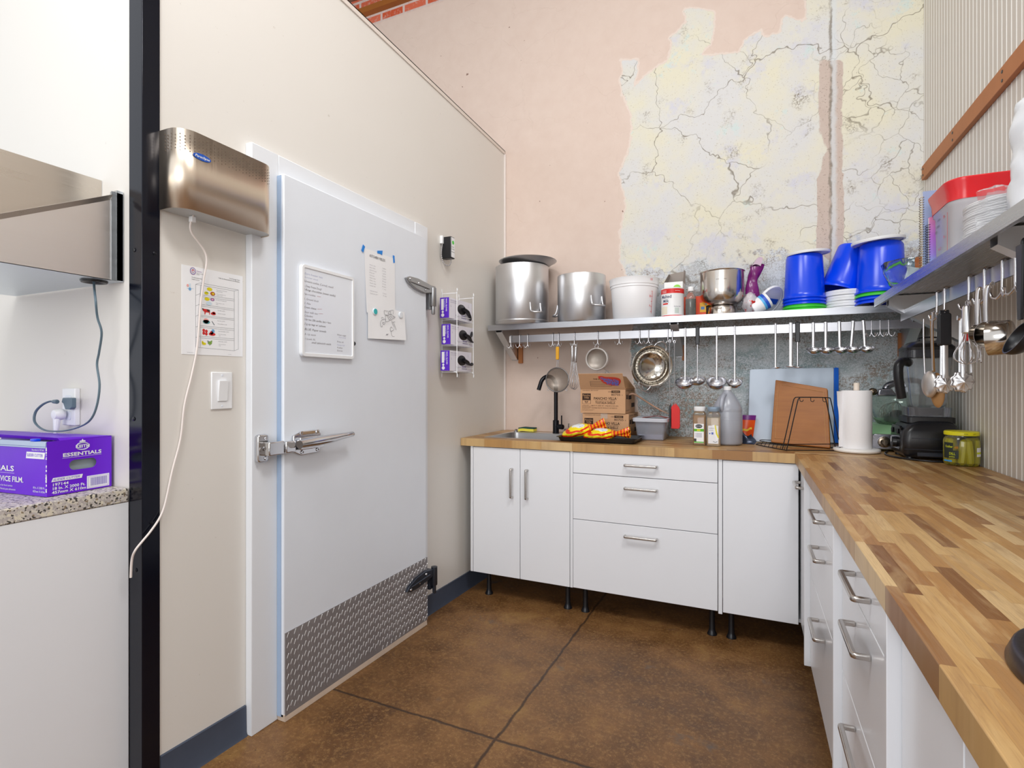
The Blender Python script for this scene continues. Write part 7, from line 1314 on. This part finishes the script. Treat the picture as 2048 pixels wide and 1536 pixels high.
def tongs(lab, y, zt, zb, grip, w=.016):
    t = thing('tongs', lab, 'tongs', (.598, y, zt), 'tongs on the right rail')
    out = [(.0255*(1+.10*math.cos(9*2*PI*i/40))*math.cos(2*PI*i/40), .031*(1+.10*math.cos(9*2*PI*i/40))*math.sin(2*PI*i/40)) for i in range(40)]
    for k in (-1, 1):
        m = M(); m.tube(smooth_path([(.598,y+k*.005,zt),(.598,y+k*.009,zt-.09),(.598,y+k*.012,zt-.19),(.598,y+k*.011,zb+.05)],4), .0022, 8, flat=w/.0044, up=(1,0,0)); a = obj('arm', m, UT, t, ang=70)
        m = M(); m.grid(lambda u, v: (.598+out[int(round(u*40)) % 40][0]*(v if v > .02 else .02), y+k*(.010+.012*(1-v)**2), zb+.031+out[int(round(u*40)) % 40][1]*(v if v > .02 else .02)), 40, 6); obj('scalloped_end', m, mat('bright_satin','D9D8DA',.25,.9), t, ang=60, solid=.001)
        if grip: m = M(); m.prism(rrect(-.0165,zt-.112,.0165,zt-.004,.008), (.598,y+k*.010+.004,0), (1,0,0), UP, (0,-1,0), .009); obj('grip', m, BLACKP, t, bevel=.003)
    m = M(); m.tube([(.586,y,zt-.001),(.610,y,zt-.001)], .0075, 10); obj('hinge', m, BLACKP if grip else UT, t); return t
tongs('kitchen tongs with black grips and scalloped ends on the right rail', 2.192, 1.497, 1.226, True); tongs('plain steel tongs with scalloped ends hanging behind the whisk', 2.03, 1.46, 1.232, False, .012)
t = thing('tongs', 'red-handled tongs hanging behind the balloon whisk', 'tongs', (.612, 2.035, 1.49), 'tongs on the right rail'); m = M(); m.hexa([(.606,2.000,1.388),(.616,2.000,1.388),(.616,2.075,1.388),(.606,2.075,1.388),(.606,2.020,1.492),(.616,2.020,1.492),(.616,2.060,1.492),(.606,2.060,1.492)]); obj('grip', m, RED, t, bevel=.003)
for y in (2.012, 2.066): m = M(); m.tube([(.611,y,1.392),(.612,y-.004,1.33),(.612,y-.01,1.29)], .003, 8, flat=1.8, up=(0,1,0)); obj('arm', m, UT, t)
whisk('steel balloon whisk with a thick handle on the right rail', .592, 1.968, 1.487, .082, .172, .034, .0125, n=4)
t = thing('tongs', 'slim bright steel tongs between the whisk and the measuring cups', 'tongs', (.600, 1.905, 1.49), 'tongs on the right rail')
for k in (-1, 1): m = M(); m.tube(smooth_path([(.600,1.905,1.497),(.600+k*.004,1.905+k*.005,1.46),(.600+k*.006,1.905+k*.006,1.395),(.600+k*.006,1.905+k*.002,1.372),(.600+k*.007,1.905+k*.014,1.345),(.600+k*.006,1.905+k*.006,1.318)],4), .0018, 8, flat=1.8, up=(0,1,0)); obj('arm', m, CHROME, t, ang=70)
def cup(lab, y, zt, r, h, hl, yaw):
    t = thing('measuring_cup', lab, 'measuring cup', (0,0,0), 'measuring cups on the right rail'); m = M(); m.lathe([(0,0),(r-.004,0),(r,.004),(r,h),(r-.0015,h),(r-.002,.005),(0,.002)], (0,0,0), 36); m.xf(Matrix.Translation((0,0,-hl-r)) @ Matrix.Rotation(math.radians(92),4,'Y')); obj('cup', m, mat('cup_steel','C4BFB9',.14,1.0,var=.04), t, ang=50)
    m = M(); m.tube(smooth_path([(h,0,-hl-.004),(h+.001,0,-hl*.5),(h-.002,0,0),(h-.008,0,.010),(h-.012,0,.002)],4), .0016, 8, flat=3.2, up=(0,1,0)); obj('handle', m, UT, t, ang=70)
    t.location = (.585, y, zt); t.rotation_euler = (0,0,math.radians(yaw)); return t
cup('smallest steel measuring cup, first of the three on the right rail', 1.792, 1.503, .026, .034, .086, 205); cup('middle steel measuring cup in front of the other two on the right rail', 1.722, 1.497, .034, .040, .080, 205); cup('largest steel measuring cup with a dark inside on the right rail', 1.655, 1.498, .042, .045, .086, 150)
t = thing('ladle', 'black plastic ladle hanging at the right edge of the picture', 'ladle', (.560, 1.545, 1.55)); m = M(); m.prism([(-.017,0),(.017,0),(.010,-.17),(-.010,-.17)], (.563,1.548,1.570), (0,1,0), UP, (-1,0,0), .006); obj('handle', m, BLACKP, t, bevel=.002)
m = M(); q = M(); disc_bowl(q, .040, .034, 0, (0,0,0), .003); q.xf(Matrix.Translation((.545,1.530,1.360)) @ Matrix.Rotation(math.radians(-62),4,'Y')); m.add(q.v,q.f); obj('bowl', m, BLACKP, t, ang=60)
m = M(); m.tube(smooth_path([(.563,1.548,1.568),(.566,1.548,1.582),(.590,1.56,1.586),(.606,1.57,1.575)],4), .003, 8); obj('hang_hook', m, BLACKP, t)

# ---------------------------------------------------------------- light and camera
W = bpy.data.worlds.new('room'); SC.world = W; W.use_nodes = True
bgn = W.node_tree.nodes['Background']; bgn.inputs[0].default_value = (.95, .975, 1, 1); bgn.inputs[1].default_value = 1.1
def lamp(name, loc, aim, size, power, col=(1,1,1)):
    L = bpy.data.lights.new(name, 'AREA'); L.shape = 'RECTANGLE'; L.size, L.size_y = size; L.energy = power; L.color = col
    o = bpy.data.objects.new(name, L); COL.objects.link(o); o.location = loc
    o.rotation_euler = (V(aim)-V(loc)).to_track_quat('-Z', 'Y').to_euler(); return o
lamp('overhead_light', (-1.2, .2, 3.9), (-.3, 2.2, .9), (1.1, .7), 36, (1, .995, .985))
lamp('overhead_light', (.45, .7, 4.1), (-1.5, 1.7, 1.0), (1.0, .6), 42, (1, .995, .985))  # added fill from the upper right that brightens the left wall
lamp('room_fill', (.2, -3.3, 2.1), (-.3, 2.8, 1.0), (3.0, 1.8), 80, (1, 1, 1))  # added soft frontal fill behind the camera, standing in for open-room light
cam = bpy.data.cameras.new('camera'); co = bpy.data.objects.new('camera', cam); COL.objects.link(co)
co.location = (0, 0, 1.255); co.rotation_euler = (PI/2, 0, math.radians(24.14))
cam.sensor_width = 36; cam.lens = 36*1052/2048; cam.shift_y = 1/2048; cam.clip_start = .02
SC.camera = co
vs = SC.view_settings; vs.view_transform = 'Standard'; vs.look = 'None'; vs.gamma = 1; vs.use_curve_mapping = False; vs.exposure = 0.02
